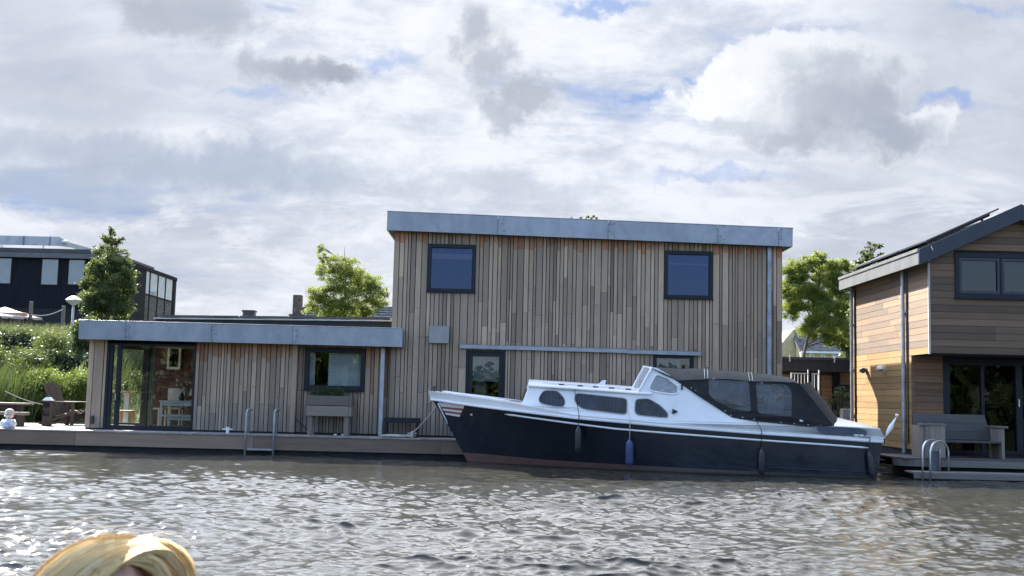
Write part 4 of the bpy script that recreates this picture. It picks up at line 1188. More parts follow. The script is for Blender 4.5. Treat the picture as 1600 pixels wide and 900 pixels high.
# ------------------------------------------------------------------ things on the main dock
def dock_things():
    z0 = DOCK_Z
    # planter on legs
    y0, y1 = 24.98, 25.42
    a, b = at(479.5, 620, y0), at(548.5, 650, y0)
    zb = Z(513, 650, y0); zt = Z(513, 618, y0)
    t = thing('planter_box', 'weathered plank planter on legs under the low window', 'planter', ((a.x + b.x) / 2, (y0 + y1) / 2, z0))
    mb = MB(); h = (zt - zb) / 2
    for i in range(2):
        mb.T = .55 - .15 * i; mb.box(a.x + .01 * i, b.x - .06, y0, y0 + .03, zb + i * h + (0 if i == 0 else .012), zb + (i + 1) * h - .006)
        mb.box(b.x - .055, b.x, y0 + .005, y1, zb + i * h, zb + (i + 1) * h - .01); mb.box(a.x, a.x + .03, y0 + .031, y1, zb + i * h, zb + (i + 1) * h - .01); mb.box(a.x + .031, b.x - .06, y1 - .03, y1, zb + i * h, zb + (i + 1) * h - .01)
    mb.build('box', W_GREY, t)
    MB().box(a.x + .03, b.x - .06, y0 + .031, y1 - .031, zb + .02, zt - .06).build('soil', mat('soil', (.03, .022, .016), .95), t)
    for px in (480, 537): 
        x = X(px, 660, y0)
        for yy in (y0 + .04, y1 - .1): MB().box(x, x + .1, yy, yy + .05, z0 + .002, zb - .001).build('leg', W_GREYZ, t)
    build_leaf_mass('herbs', 'low green herbs growing out of the plank planter', 'plant', (X(513, 615, y0 + .2), (y0 + y1) / 2, zt - .055),
                    [((X(px, 612, y0 + .2), y0 + .2 + dy, zt + .05), (.15, .12, h_ * .9)) for px, dy, h_ in ((490, 0, .10), (500, .03, .14), (512, -.02, .2), (524, .02, .2), (532, .0, .17), (508, .1, .13), (528, .1, .16))], 2600, .034, LEAF_HERB, 5, stems=True)
    # dark low bench
    y0 = 25.0
    a, b = at(600, 652, y0), at(655, 660, y0)
    t = thing('low_bench', 'dark slim low bench by the facade between rain pipe and bow', 'bench', ((a.x + b.x) / 2, y0 + .2, z0))
    MB().box(a.x, b.x, y0, y0 + .36, Z(627, 660.5, y0), Z(627, 653, y0)).build('seat', ANTH, t, bevel=.006)
    for px in (603, 651):
        x = X(px, 660, y0); mb = MB(); mb.box(x - .025, x + .025, y0 + .03, y0 + .33, z0 + .002, Z(627, 660.5, y0) - .001); mb.build('leg', ANTH, t)
    # boarding ladder
    t = thing('boarding_ladder', 'slim metal swim ladder with two handrails hooked over the dock edge', 'ladder', (X(406, 690, 24.55), 24.55, z0))
    AL = mat('dull_aluminium', (.34, .335, .33), .5, metal=.6, var=.1)
    for pa, pb in ((381, 388.5), (425, 431.5)):
        xa, xb = X(pa + 2.5, 680, 24.5), X(pb, 680, 24.9)
        zt = Z(pa + 3, 640, 24.5); zt2 = zt - .02
        MB().tube([(xa, 24.52, -.35), (xa, 24.52, zt - .05), (xa + .015, 24.55, zt - .01), (xa + .06, 24.72, zt), (xb - .01, 24.86, zt - .02), (xb, 24.9, zt - .07), (xb, 24.9, z0 + .002)], .026, 8).build('rail', AL, t, smooth=True)
        MB().lathe([(.0, 0), (.06, 0), (.06, .012), (.0, .012)], (xb, 24.9, z0 + .001), 12).build('foot_plate', AL, t)
    x0, x1 = X(384, 700, 24.5), X(428, 700, 24.5)
    for z in (.12, -.13): MB().box(x0 + .027, x1 - .027, 24.48, 24.56, z - .02, z + .02).build('rung', AL, t, bevel=.004)
    # small cross bollard
    x = X(355.5, 675, 24.95); t = thing('mooring_bollard', 'small white cross bollard on the dock left of the swim ladder', 'bollard', (x, 24.95, z0))
    MB().tube([(x, 24.95, z0 + .001), (x, 24.95, z0 + .14)], .036, 12).build('post', WHITEM, t, smooth='auto')
    MB().tube([(x - .11, 24.95, z0 + .09), (x + .11, 24.95, z0 + .09)], .014, 8).build('crossbar', WHITEM, t, smooth='auto')
    x = X(644, 680, 24.85); t = thing('mooring_bollard', 'small cross bollard on the dock holding the bow line', 'bollard', (x, 24.85, z0))
    MB().tube([(x, 24.85, z0 + .001), (x, 24.85, z0 + .15)], .032, 12).build('post', STEEL, t, smooth='auto')
    MB().tube([(x - .1, 24.85, z0 + .1), (x + .1, 24.85, z0 + .1)], .013, 8).build('crossbar', STEEL, t, smooth='auto')
    # heap of spare line
    r = random.Random(12); pts = []
    cx = X(626, 684, 25.0)
    for i in range(120):
        u = i / 119; pts.append((cx - .3 + .5 * u + .13 * math.cos(i * .9) + r.uniform(-.03, .03), 24.9 + .12 * math.sin(i * .9) + r.uniform(-.03, .03), z0 + .022 + r.uniform(0, .035)))
    o = MB().tube(pts, .013, 6).build('rope_coil', ROPE, None, smooth=True); tag(o, 'pale spare rope lying in a heap beside the bow line bollard', 'rope')
    # small white odds and ends by the planter
    for px, py, lab in ((524, 678, 'small white plug lying left of the other on the dock by the planter leg'), (535.5, 678.5, 'small white plug lying right of the planter leg on the dock')):
        p = at(px, py, 25.2); o = MB().box(p.x - .035, p.x + .035, 25.17, 25.23, z0 + .001, z0 + .035).build('power_plug', WHITEM, None, bevel=.01); tag(o, lab, 'plug')
    pts = [(X(463, 655, 25.45), 25.44, Z(463, 655, 25.45)), (X(470, 660, 25.4), 25.4, Z(470, 662, 25.4)), (X(481, 670, 25.4), 25.38, z0 + .1), (X(495, 676, 25.3), 25.35, z0 + .02), (X(520, 679, 25.2), 25.25, z0 + .012), (X(535, 679, 25.2), 25.2, z0 + .012)]
    o = MB().tube(pts, .011, 6).build('extension_lead', BLACKP, None, smooth=True); tag(o, 'black power lead running down the boards behind the planter', 'power lead')
# ------------------------------------------------------------------ the boat
class Boat:
    L = 9.05
    ang = R(9.0)
    e = Vector((math.cos(ang), -math.sin(ang), 0)); n = Vector((-math.sin(ang), -math.cos(ang), 0))   # towards the stern; towards the viewer
    O = Vector((at(673.5, 611, 23.75).x, 23.75, 0))
    BM = 1.22
    @classmethod
    def w(c, s, b, z): return c.O + c.e * s + c.n * b + Vector((0, 0, z))
    @classmethod
    def px(c, px, py, b):
        """photo pixel -> (s, z) on the surface whose half breadth is b (number or function of s)"""
        d = _F + _R * ((px - 800) / FPX) + _U * ((450 - py) / FPX)
        bb = b if not callable(b) else .8
        for _ in range(12):
            t = (bb + (c.O - EYE).dot(c.n)) / d.dot(c.n)
            p = EYE + d * t; s = (p - c.O).dot(c.e)
            if not callable(b): break
            bb = .5 * bb + .5 * b(s)
        return s, p.z
    @classmethod
    def bd(c, s):     # half breadth at the deck
        s = max(0.0, s)
        f = 1 - (1 - min(1, s / 3.9)) ** 2.1
        b = c.BM * f
        if s > 5.2: b *= 1 - .20 * ((s - 5.2) / 3.85) ** 2
        if s > c.L - .22: b *= math.sqrt(max(0.05, 1 - ((s - c.L + .22) / .24) ** 2 * .35))
        return max(.015, b)
    @classmethod
    def bw(c, s):     # at the waterline
        f = 1 - (1 - min(1, max(0, s - .82) / 4.4)) ** 1.55
        b = (c.BM - .10) * f
        if s > 5.6: b *= 1 - .16 * ((s - 5.6) / 3.4) ** 2
        return max(.01, b)
    @classmethod
    def wc(c, s):     # half breadth of the cabin
        w = min(.98, c.bd(s) - .17)
        return max(.30, w)

def interp(tab):
    xs = [p[0] for p in tab]; zs = [p[1] for p in tab]
    return lambda s: float(np.interp(s, xs, zs))

def build_boat():
    B = Boat; L = B.L; w = B.w
    t = thing('motor_cruiser', 'navy blue and white cabin cruiser with black canvas top moored at the dock', 'boat', w(4.5, 0, 0))
    tab = lambda pts, b: interp([B.px(x, y, b) for x, y in pts])
    zA = tab([(678, 625.5), (727, 633), (815, 644), (897, 654), (960, 659.5), (1040, 667), (1190, 678.5), (1300, 686), (1354, 690), (1402, 691.5)], B.bd)
    zS = tab([(674, 611), (700, 615), (727, 619), (760, 623.5), (802, 630), (850, 639), (897, 648), (1040, 661), (1190, 673), (1354, 684.5), (1402, 685)], B.bd)
    zR = tab([(788, 647), (897, 662), (960, 670), (1040, 676.6), (1190, 688), (1300, 695.5), (1393, 701)], B.bd)
    zB = interp([(0.5, .20), (2, .145), (4, .115), (6, .085), (8.5, .06), (9.1, .06)])
    def hull(q, u):
        """u 0..1 bow to stern, q 0 deck edge, 1 waterline, >1 below"""
        qq = min(q, 1.0)
        s0 = .04 + .80 * qq ** 0.92 + (.25 * (q - 1) if q > 1 else 0)
        s1 = L - .02 - .13 * qq - (.2 * (q - 1) if q > 1 else 0)
        s = s0 + (s1 - s0) * u
        bdk = B.bd(.02 + (L - .02) * u); bwl = B.bw(.82 + (L - .15 - .82) * u)
        k = qq ** (1.0 if u > .5 else 1.0 - .35 * (1 - u / .5))
        b = bdk + (bwl - bdk) * k
        if q > 1: b *= max(0.02, 1 - (q - 1) ** 1.6)
        za = zA(.02 + (L - .02) * u)
        z = za * (1 - q) if q <= 1 else -(q - 1) * .55
        return s, b, z
    us = [i / 70 for i in range(71)]; us = [u ** 1.25 for u in us]
    def skin(mb, qf, side):
        rows = []
        for q in qf:
            row = []
            for u in us:
                s, b, z = hull(q(u) if callable(q) else q, u); row.append(w(s, side * b, z))
            rows.append(row)
        mb.grid(rows)
    # q at which z equals the boot top
    def qb(u):
        za = zA(.02 + (L - .02) * u); return 1 - zB(L * u) / za
    mb = MB()
    for sd in (1, -1): skin(mb, [lambda u, k=k: qb(u) * k / 14 for k in range(15)], sd)
    # transom
    rows = []
    for k in range(15):
        s, b, z = hull(qb(1) * k / 14, 1.0); rows.append([w(s + .05 * (1 - (j / 6 - 1) ** 2) , b * (1 - j / 6), z) for j in range(13)])
    mb.grid(rows)
    hm, g, p, out = new_mat('navy_hull_paint')
    pos = g.n.new('ShaderNodeNewGeometry').outputs['Position']
    n = g.noise(g.v('MULTIPLY', pos, (1, 1, .5)), 1.3, 5, .6); n2 = g.noise(g.v('MULTIPLY', pos, (.4, .4, 5)), 6, 5, .65)
    c = g.mix(g.smooth(n, .3, .7), (.011, .0145, .021, 1), (.019, .0235, .030, 1))
    c = g.mix(g.m('MULTIPLY', g.smooth(n2, .62, .76), .10), c, (.20, .20, .20, 1))
    g.put(p.inputs['Base Color'], c); g.put(p.inputs['Roughness'], g.m('ADD', .05, g.m('MULTIPLY', n2, .12)))
    p.inputs['Specular IOR Level'].default_value = .5
    b_ = g.n.new('ShaderNodeBump'); b_.inputs['Strength'].default_value = .28; b_.inputs['Distance'].default_value = .03
    g.put(b_.inputs['Height'], g.noise(pos, 1.7, 3, .5)); g.put(p.inputs['Normal'], b_.outputs[0])
    mb.build('hull', hm, t, smooth='auto')
    mb = MB()
    for sd in (1, -1): skin(mb, [lambda u, k=k: qb(u) + (1.02 - qb(u)) * k / 5 if k < 6 else 1 + (k - 5) * .25 for k in range(9)], sd)
    rows = []
    for k in range(9):
        q = qb(1) + (1.02 - qb(1)) * k / 5 if k < 6 else 1 + (k - 5) * .25
        s, b, z = hull(q, 1.0); rows.append([w(s + .05 * (1 - (j / 6 - 1) ** 2), b * (1 - j / 6), z) for j in range(13)])
    mb.grid(rows)
    bm_, g, p, out = new_mat('antifouling')
    pos = g.n.new('ShaderNodeNewGeometry').outputs['Position']
    n = g.noise(g.v('MULTIPLY', pos, (1, 1, 3)), 4, 6, .65)
    c = g.mix(g.smooth(n, .35, .65), (.17, .072, .058, 1), (.10, .062, .05, 1))
    xx = g.xyz(pos)[0]
    c = g.mix(g.smooth(xx, 1.2, 3.8), c, (.085, .066, .052, 1)); c = g.mix(g.smooth(xx, 4.5, 6.0), c, (.03, .028, .027, 1))
    z_ = g.xyz(pos)[2]; c = g.mix(g.smooth(g.m('ADD', z_, g.m('MULTIPLY', n, .03)), .055, .03), c, (.022, .024, .018, 1))
    g.put(p.inputs['Base Color'], c); p.inputs['Roughness'].default_value = .6
    mb.build('bottom_paint', bm_, t, smooth='auto')
    # white bulwark and deck edge, both sides, then the deck
    mb = MB()
    N = 90; ss = [.0 + L * (i / N) ** 1.15 for i in range(N + 1)]
    prof = lambda s: [(0.012, zA(s) - .012), (.028, zA(s)), (.028, zA(s) + .028), (.016, zA(s) + .036), (.016 + .0 , zS(s) - .012), (.022, zS(s)), (-.03, zS(s) + .004), (-.06, zS(s) - .01), (-.065, zS(s) - .05)]
    for sd in (1, -1):
        rows = []
        for s in ss:
            fl = 1 + .6 * max(0, (1.2 - s) / 1.2)
            rows.append([w(s - (.05 * (1 - s / .6) * (j in (4, 5, 6)) if s < .6 else 0), sd * max(.006, B.bd(s) + o * fl + (.02 * (j >= 4) * max(0, 1 - s / 2.0))), z) for j, (o, z) in enumerate(prof(s))])
        mb.grid(rows)
    rows = []
    bE = B.bd(L)
    for j in range(13):
        u = 1 - j / 6; rows.append([w(L + .05 * (1 - u * u) + o, u * (bE + .0), z) for (o, z) in prof(L)])
    mb.grid(rows)
    mb.build('gunwale', WHITEP, t, smooth='auto')
    mb = MB(); rows = []
    for s in ss[1:]:
        b = max(.01, B.bd(s) - .035); rows.append([w(s, b * (1 - j / 4), zS(s) - .02 + .035 * (1 - (j / 4 - 1) ** 2)) for j in range(9)])
    mb.grid(rows); mb.build('deck', mat('pale_deck', (.55, .55, .53), .6, var=.06), t, smooth=True)
    # rubbing strake
    for sd in (1, -1):
        pts = []; sa, _ = B.px(788, 647, B.bd); sb, _ = B.px(1393, 701, B.bd); sb = min(sb, L - .3)
        for i in range(60):
            s = sa + (sb - sa) * i / 59; za = zA(s); q = 1 - zR(s) / za
            bdk, bwl = B.bd(s), B.bw(s); k = q ** (1.0 if s > L / 2 else 1.0 - .35 * (1 - s / (L / 2)))
            pts.append(w(s, sd * (bdk + (bwl - bdk) * k * .8 + .012), zR(s)))
        MB().tube(pts, [.006] + [.02] * 58 + [.008], 8).build('rubbing_strake', WHITEP, t, smooth=True)
    # spray rail aft near the waterline
    pts = []
    sa, z1 = B.px(1199, 730.5, B.bw); sb, z2 = B.px(1391, 739, B.bw)
    for i in range(20):
        s = sa + (sb - sa) * i / 19; z = z1 + (z2 - z1) * i / 19; q = 1 - z / zA(s); pts.append(w(s, B.bd(s) + (B.bw(s) - B.bd(s)) * q + .012, z))
    MB().tube(pts, .014, 6).build('spray_rail', mat('navy_plain', (.016, .022, .04), .25), t, smooth=True)
    # ---- cabin sides with window openings
    side = lambda s, z, o=0.0: B.wc(s) - .12 * max(0, z - zS(s)) + o
    P = lambda pts, b=B.wc: [B.px(x, y, lambda s: B.wc(s) - .05) for x, y in pts]
    top = [(817, 632), (829.5, 602.5), (838, 602), (897, 607), (960, 611), (992, 613.5), (997, 611), (1019, 573.5), (1027, 575), (1045, 585.5), (1060, 596), (1075, 606.5), (1090, 617), (1112, 631), (1133, 645), (1144, 651.5), (1178, 657), (1220, 661.5), (1262, 666), (1302, 665.5), (1340, 667.5), (1374, 670), (1381, 681.5)]
    outer = P(top)
    s_end = outer[-1][0]; s_beg = outer[0][0]
    bottom = [(s, zS(s) - .03) for s in np.linspace(s_end, s_beg, 30)]
    poly = outer + bottom
    def rnd_poly(pts, r=3, n=4):
        out = []
        m = len(pts)
        for i in range(m):
            a, b, c = Vector(pts[i - 1]), Vector(pts[i]), Vector(pts[(i + 1) % m])
            da, dc = (a - b), (c - b); ra = min(r, da.length * .48); rc = min(r, dc.length * .48)
            p0 = b + da.normalized() * ra; p1 = b + dc.normalized() * rc
            for k in range(n + 1):
                q = k / n; out.append(tuple(p0 * (1 - q) ** 2 + b * 2 * q * (1 - q) + p1 * q * q))
        return out
    z6 = lambda pts: [(660 + x / 4.21, 560 + y / 4.21) for x, y in pts]
    z7 = lambda pts: [(960 + x / 3.478, 540 + y / 3.478) for x, y in pts]
    w1 = rnd_poly(z6([(800, 210), (885, 212), (922, 245), (942, 285), (930, 320), (880, 318), (790, 300), (766, 280), (772, 250)]), 5)
    w2 = rnd_poly(z6([(1010, 228), (1330, 262), (1347, 275), (1345, 368), (1300, 366), (1075, 337), (1030, 318), (998, 272)]), 5)
    w3 = rnd_poly(z7([(115, 292), (185, 288), (245, 322), (290, 365), (292, 392), (262, 392), (125, 378), (110, 360)]), 5)
    w4 = rnd_poly(z7([(228, 155), (290, 178), (347, 222), (345, 262), (300, 264), (196, 246), (188, 228)]), 4)
    wins = [P(x) for x in (w1, w2, w3, w4)]
    mb = MB()
    mb.prism(poly, wins, lambda a, b, q: w(a, side(a, b) + q, b), 0, -.025)
    sm = mb.build('cabin_side', WHITEP, t)
    mb = MB(); mb.prism(poly, wins, lambda a, b, q: w(a, -(side(a, b) + q), b), 0, -.025); mb.build('cabin_side', WHITEP, t)
    RIM = mat('grey_rubber_rim', (.30, .31, .32), .5, var=.05)
    CUR = mat('lilac_grey_curtain', (.25, .255, .32), .9, var=.15, stretch=(8, 8, .3), vscale=2)
    for i, wn in enumerate(wins):
        f = None
        for sd in (1, -1):
            ring = [w(a, sd * (side(a, b) + .004), b) for a, b in wn]
            f = MB().tube(ring + ring[:2], .010 if i < 3 else .016, 6, cap=False).build('window_frame', RIM if i < 3 else WHITEP, t, smooth=True)
            mb = MB(); mb.prism(wn, [], lambda a, b, q: w(a, sd * (side(a, b) + q), b), -.012, -.016); mb.build('pane', BOATG if i < 3 else HAZEG, f)
            if i == 0 or (i == 1):
                a0 = min(q[0] for q in wn); a1 = max(q[0] for q in wn); b0 = min(q[1] for q in wn); b1 = max(q[1] for q in wn)
                if i == 1: a1 = a0 + (a1 - a0) * .36
                if sd < 0 and i == 1: continue
                rows = []
                for k in range(60):
                    u = k / 59; a = a0 - .03 + (a1 - a0 + .06) * u
                    rows.append([w(a, sd * (side(a, z) - .07 + .018 * math.sin(u * 46 + .7 * math.sin(u * 11))), z) for z in (b0 - .02, b1 + .02)])
                mb = MB(); mb.grid(rows); mb.build('curtain', CUR, f, smooth=True)
    # timber bulkhead seen through the third window
    s3 = [q[0] for q in wins[2]]; z3 = [q[1] for q in wins[2]]
    mb = MB(); s0 = min(s3) - .1; s1 = max(s3) + .1
    mb.add([w(s0, .55, min(z3) - .05), w(s1, .62, min(z3) - .05), w(s1, .62, max(z3) + .05), w(s0, .55, max(z3) + .05)], [(0, 1, 2, 3)])
    mb.build('inner_panel', mat('pale_patterned_cloth', (.33, .28, .22), .8, var=.55, vscale=9), t)
    # ---- cabin roof, front and windscreen
    topc = interp([B.px(x, y, lambda s: B.wc(s) - .05) for x, y in [(829.5, 602), (897, 606.5), (960, 611), (992, 613.5), (1060, 617)]])
    sF, zF = outer[1]; sW = B.px(1003, 613, .85)[0]
    mb = MB(); rows = []
    for i in range(24):
        s = sF - .05 + (sW + .25 - sF) * i / 23; zt = topc(s); hw = B.wc(s) - .12 * max(0, zt - zS(s)) + .035
        sec = [(1.0, -.03), (1.012, -.012), (1.0, .012), (.96, .024)] + [(1 - k / 8, .03 + .10 * (1 - (1 - k / 8) ** 2)) for k in range(1, 9)]
        sec = [(o, z) for o, z in sec]; full = sec + [(-o, z) for o, z in reversed(sec[:-1])]
        bow = 1 if i > 0 else 1
        rows.append([w(s - .10 * (1 - abs(o)) ** 1 * max(0, 1 - i / 6), o * hw, zt + z) for o, z in full])
    mb.grid(rows); mb.add(rows[0], [tuple(range(len(rows[0])))]); mb.build('cabin_roof', WHITEP, t, smooth='auto')
    mb = MB()
    s0, z0 = outer[0]; h0 = side(s0, z0); h1 = side(sF, zF)
    rows = []
    for k in range(7):
        u = k / 6; s = s0 + (sF - s0) * u; z = z0 - .04 + (zF + .03 - z0 + .04) * u; hw = h0 + (h1 - h0) * u - .002
        rows.append([w(s - .16 * (1 - (j / 8) ** 2), hw * j / 8, z) for j in range(-8, 9)])
    mb.grid(rows); fr = mb.build('cabin_front', WHITEP, t, smooth='auto')
    for sd in (1, -1):      # narrow front lights
        ring = []
        for (j, u) in ((2.5, .25), (6.3, .25), (6.3, .82), (2.5, .82)):
            s = s0 + (sF - s0) * u; z = z0 - .04 + (zF + .07 - z0) * u; hw = h0 + (h1 - h0) * u
            ring.append((s - .16 * (1 - (j / 8) ** 2) - .012, sd * hw * j / 8, z))
        mb = MB(); mb.add([w(*q) for q in ring], [(0, 1, 2, 3)]); mb.add([w(q[0] + .006, q[1], q[2]) for q in ring], [(0, 1, 2, 3)]); mb.build('front_window', mat('dark_boat_glass', (.02, .022, .026), .08), t)
    # windscreen
    sb, zb = B.px(996, 612, .85); st, zt = B.px(1019, 574, .85)
    hb, ht = side(sb, zb), side(st, zt)
    fmb = MB(); pn = MB()
    def ws(u, j):   # u up, j across -1..1
        return w(sb + (st - sb) * u - .20 * (1 - j * j), (hb + (ht - hb) * u) * j, zb - .06 + (zt - zb + .06) * u + .05 * (1 - j * j))
    for u in (0.12, .97): fmb.tube([ws(u, j / 8) for j in range(-8, 9)], .022, 6)
    for j in (-1, -.36, .36, 1): fmb.tube([ws(u / 4, j) for u in range(0, 5)], .022 if abs(j) < 1 else .03, 6)
    wf = fmb.build('windscreen', WHITEP, t, smooth=True)
    for a, b in ((-1, -.36), (-.36, .36), (.36, 1)):
        mb = MB(); mb.grid([[ws(u / 4, a + (b - a) * j / 4) for j in range(5)] for u in range(0, 5)]); mb.build('pane', HAZEG, wf, smooth=True)
    # ---- canvas top
    CAN = mat('black_canvas', (.011, .012, .013), .8, var=.25, vscale=5, bump=.3, bscale=14)
    CANT = mat('sky_lit_canvas_roof', (.038, .038, .035), .85, var=.15, vscale=4, bump=.3, bscale=12)  # same black canvas; sky light on the curved top put into the colour
    cb = lambda s, z, o=0.0: B.wc(s) - .12 * max(0, min(z, 1.25) - zS(s)) - .10 * max(0, z - 1.25) + .02 + o
    Pc = lambda pts: [B.px(x, y, lambda s: B.wc(s) - .08) for x, y in pts]
    edge_t = [(1019, 574.5), (1040, 586), (1060, 593.5), (1104, 591.5), (1140, 592.5), (1173, 595), (1210, 596), (1240, 597), (1250, 600)]
    low = [(1302, 665.5), (1262, 667), (1220, 662.5), (1178, 658), (1144, 652.5), (1133, 646), (1112, 632), (1090, 618), (1075, 607.5), (1060, 597), (1045, 586.5)]
    v1 = rnd_poly([(1107, 592.5), (1170, 595.5), (1173, 642), (1166, 643), (1140, 637), (1112, 622), (1108, 616)], 4)
    v2 = rnd_poly([(1181, 598), (1230, 601), (1237, 612), (1236.5, 651), (1190, 647), (1184, 644)], 4)
    pol = Pc(edge_t + low); hv = [Pc(v1), Pc(v2)]
    def cs(a, b, q): return cb(a, b, q) + .012 * math.sin(a * 9 + b * 5)
    for sd in (1, -1):
        mb = MB(); mb.prism(pol, hv, lambda a, b, q: w(a, sd * cs(a, b, q), b), .0, -.012); c = mb.build('canvas_side', CAN, t)
        for h in hv:
            mb = MB(); mb.prism(h, [], lambda a, b, q: w(a, sd * cs(a, b, q), b), -.003, -.007); mb.build('clear_window', VINYL, c)
        if sd == 1:
            for px, py in ((1080, 606), (1087, 610), (1133, 642), (1142, 649), (1160, 652), (1178, 655), (1220, 660), (1240, 662), (1262, 664), (1175, 593), (1115, 592), (1190, 598)):
                q = Pc([(px, py)])[0]; MB().lathe([(0, .0), (.012, .0), (.010, .006), (0, .008)], w(q[0], cs(*q, .002), q[1]), 8, axis=B.n).build('snap_fastener', mat('snap_metal', (.6, .6, .58), .35, metal=.8), c)
            q = Pc([(1249, 651)])[0]; q2 = Pc([(1254.5, 658.5)])[0]
            mb = MB(); mb.prism([q, (q2[0], q[1]), q2, (q[0], q2[1])], [], lambda a, b, q_: w(a, cs(a, b, q_), b), .004, .007); mb.build('canvas_label', WHITEM, c)
    et = Pc(edge_t); zt_ = interp(et)
    topl = interp(Pc([(1019, 572), (1032, 572.5), (1060, 573.5), (1098, 574.5), (1167, 580), (1236, 586.5), (1243, 590), (1250, 598)]))
    mb = MB(); rows = []; s0, s1 = et[0][0], et[-1][0]
    for i in range(40):
        s = s0 + (s1 - s0) * i / 39; ze = zt_(s); hw = cb(s, ze) + .006; cr = max(.015, topl(s) - ze) * 1.05
        sag = .018 * math.sin(i * math.pi * 2 / 9.5)
        row = []
        for k in range(-10, 11):
            o = k / 10; zz = (1 - abs(o) ** 2.6) ** .8
            row.append(w(s - .1 * (1 - o * o) * max(0, 1 - i / 8), o * hw, ze + cr * zz - .012 + sag * zz * .5))
        rows.append(row)
    mb.grid(rows); ct = mb.build('canvas_roof', CANT, t, smooth=True)
    PIP = mat('pale_piping', (.5, .48, .43), .8)
    for px in (1101, 1106, 1171, 1176):
        s = Pc([(px, 592)])[0][0]; ze = zt_(s); hw = cb(s, ze) + .012; cr = max(.015, topl(s) - ze) * 1.05
        MB().tube([w(s, k / 10 * hw, ze + cr * (1 - abs(k / 10) ** 2.6) ** .8 - .004) for k in range(-10, 11)], .007, 6).build('piping', PIP, ct, smooth=True)
    # sloping aft end
    a, b = Pc([(1250, 600)])[0], Pc([(1302, 665.5)])[0]
    mb = MB(); rows = []
    for i in range(13):
        u = i / 12; s = a[0] + (b[0] - a[0]) * u; z = a[1] + (b[1] - a[1]) * u; hw = cs(s, z, .0)
        rows.append([w(s + .28 * (1 - (k / 8) ** 2) * 1.0, k / 8 * hw, z + .05 * (1 - u) * (1 - (k / 8) ** 2) + .01 * math.sin(k * 1.9 + i)) for k in range(-8, 9)])
    mb.grid(rows); mb.build('canvas_end', CAN, t, smooth=True)
    # dim inside: floor, wheel, seat backs
    mb = MB(); sA, sZ = et[0][0] + .2, b[0]
    mb.add([w(s_beg + .3, -.6, .35), w(s_end, -.7, .35), w(s_end, .7, .35), w(s_beg + .3, .6, .35)], [(0, 1, 2, 3)]); mb.build('cockpit_sole', mat('dark_floor', (.05, .04, .03), .8), t)
    sx = B.px(1158, 640, .3)[0]; mb = MB(); mb.box(-.24, .24, -.05, .05, 0, .75)
    mb.v = [tuple(w(sx + p[0], .25 + p[1] * 4, .55 + p[2])) for p in mb.v]; mb.build('helm_seat', mat('grey_upholstery', (.2, .2, .2), .8), t, bevel=.03)
    sx = B.px(1095, 630, .3)[0]
    MB().tube([w(sx + .02 * math.sin(k), .3 + .2 * math.cos(k * 6.283 / 20), 1.12 + .2 * math.sin(k * 6.283 / 20)) for k in range(21)], .014, 6, cap=False).build('steering_wheel', BLACKP, t, smooth=True)
    # ---- aft deckhouse
    ta = interp([B.px(x, y, lambda s: B.wc(s) - .05) for x, y in [(1290, 664.5), (1302, 665.5), (1340, 667.5), (1374, 670), (1380, 672)]])
    tb = interp([B.px(x, y, 0.35) for x, y in [(1290, 647.5), (1320, 655), (1350, 662.5), (1374, 669)]])
    mb = MB(); rows = []; s0 = b[0] - .25; s1 = outer[-2][0] + .02
    for i in range(20):
        s = s0 + (s1 - s0) * i / 19; z = ta(s); hw = side(s, z) + .012; cr = max(.02, tb(s) - z)
        rows.append([w(s, hw * o, z + zz) for o, zz in [(1, -.012), (1, .006)] + [(k / 9, .006 + cr * (1 - abs(k / 9) ** 1.7)) for k in range(8, -9, -1)] + [(-1, .006), (-1, -.012)]])
    mb.grid(rows); mb.add(rows[-1], [tuple(range(len(rows[-1])))]); mb.build('aft_deck', WHITEP, t, smooth='auto')
    sa_, za_ = outer[-2]; sb_, zb_ = outer[-1]
    mb = MB(); mb.grid([[w(sa_, side(sa_, za_) * j, za_) for j in (-1, 0, 1)], [w(sb_, side(sb_, zb_) * j, zb_ - .05) for j in (-1, 0, 1)]]); mb.build('aft_end', WHITEP, t)
    # dark recess on the quarter, ropes and cleat there
    q = rnd_poly(z7([(1100, 436), (1345, 455), (1372, 465), (1368, 490), (1340, 492), (1125, 478), (1100, 462)]), 6)
    mb = MB(); qq = P(q); mb.prism(qq, [], lambda a, b, q_: w(a, side(a, b) + q_, b), .004, .016); mb.build('quarter_window', mat('dark_navy_panel', (.018, .024, .045), .3, var=.2), t)
    # handrails on the roof: pale rail on dark feet
    mb = MB(); ft = MB()
    s0 = B.px(847, 599, .8)[0]; s1 = B.px(1010, 615, .8)[0]
    for sd in (1, -1):
        f = lambda s: w(s, sd * (B.wc(s) - .13), topc(s) + .075)
        rail = MB(); rail.tube([f(s0 + (s1 - s0) * i / 20) for i in range(21)], .013, 6); rr = rail.build('roof_rail', WHITEP, t, smooth=True)
        for px in (878, 907, 931, 956, 982, 1007):
            s = B.px(px, 605, .8)[0]; p = f(s); MB().bar(p + Vector((-.055, 0, -.03)), p + Vector((.055, 0, -.03)), .03, .045).build('rail_foot', mat('varnished_wood', (.10, .055, .03), .4), rr)
    # fin, roof cleat, foredeck rail, cleats and bow post
    s, z = B.px(937, 604, .45); s2, z2 = B.px(945, 596, .45)
    mb = MB(); d = s2 - s
    mb.prism([(s - .1, z - .02), (s + .05, z - .02), (s + .10, z + .02), (s + .13, z + .13), (s + .055, z + .125)], [], lambda a, b_, q_: w(a, .45 + q_, b_), -.02, .02); mb.build('roof_fin', WHITEP, t, bevel=.006)
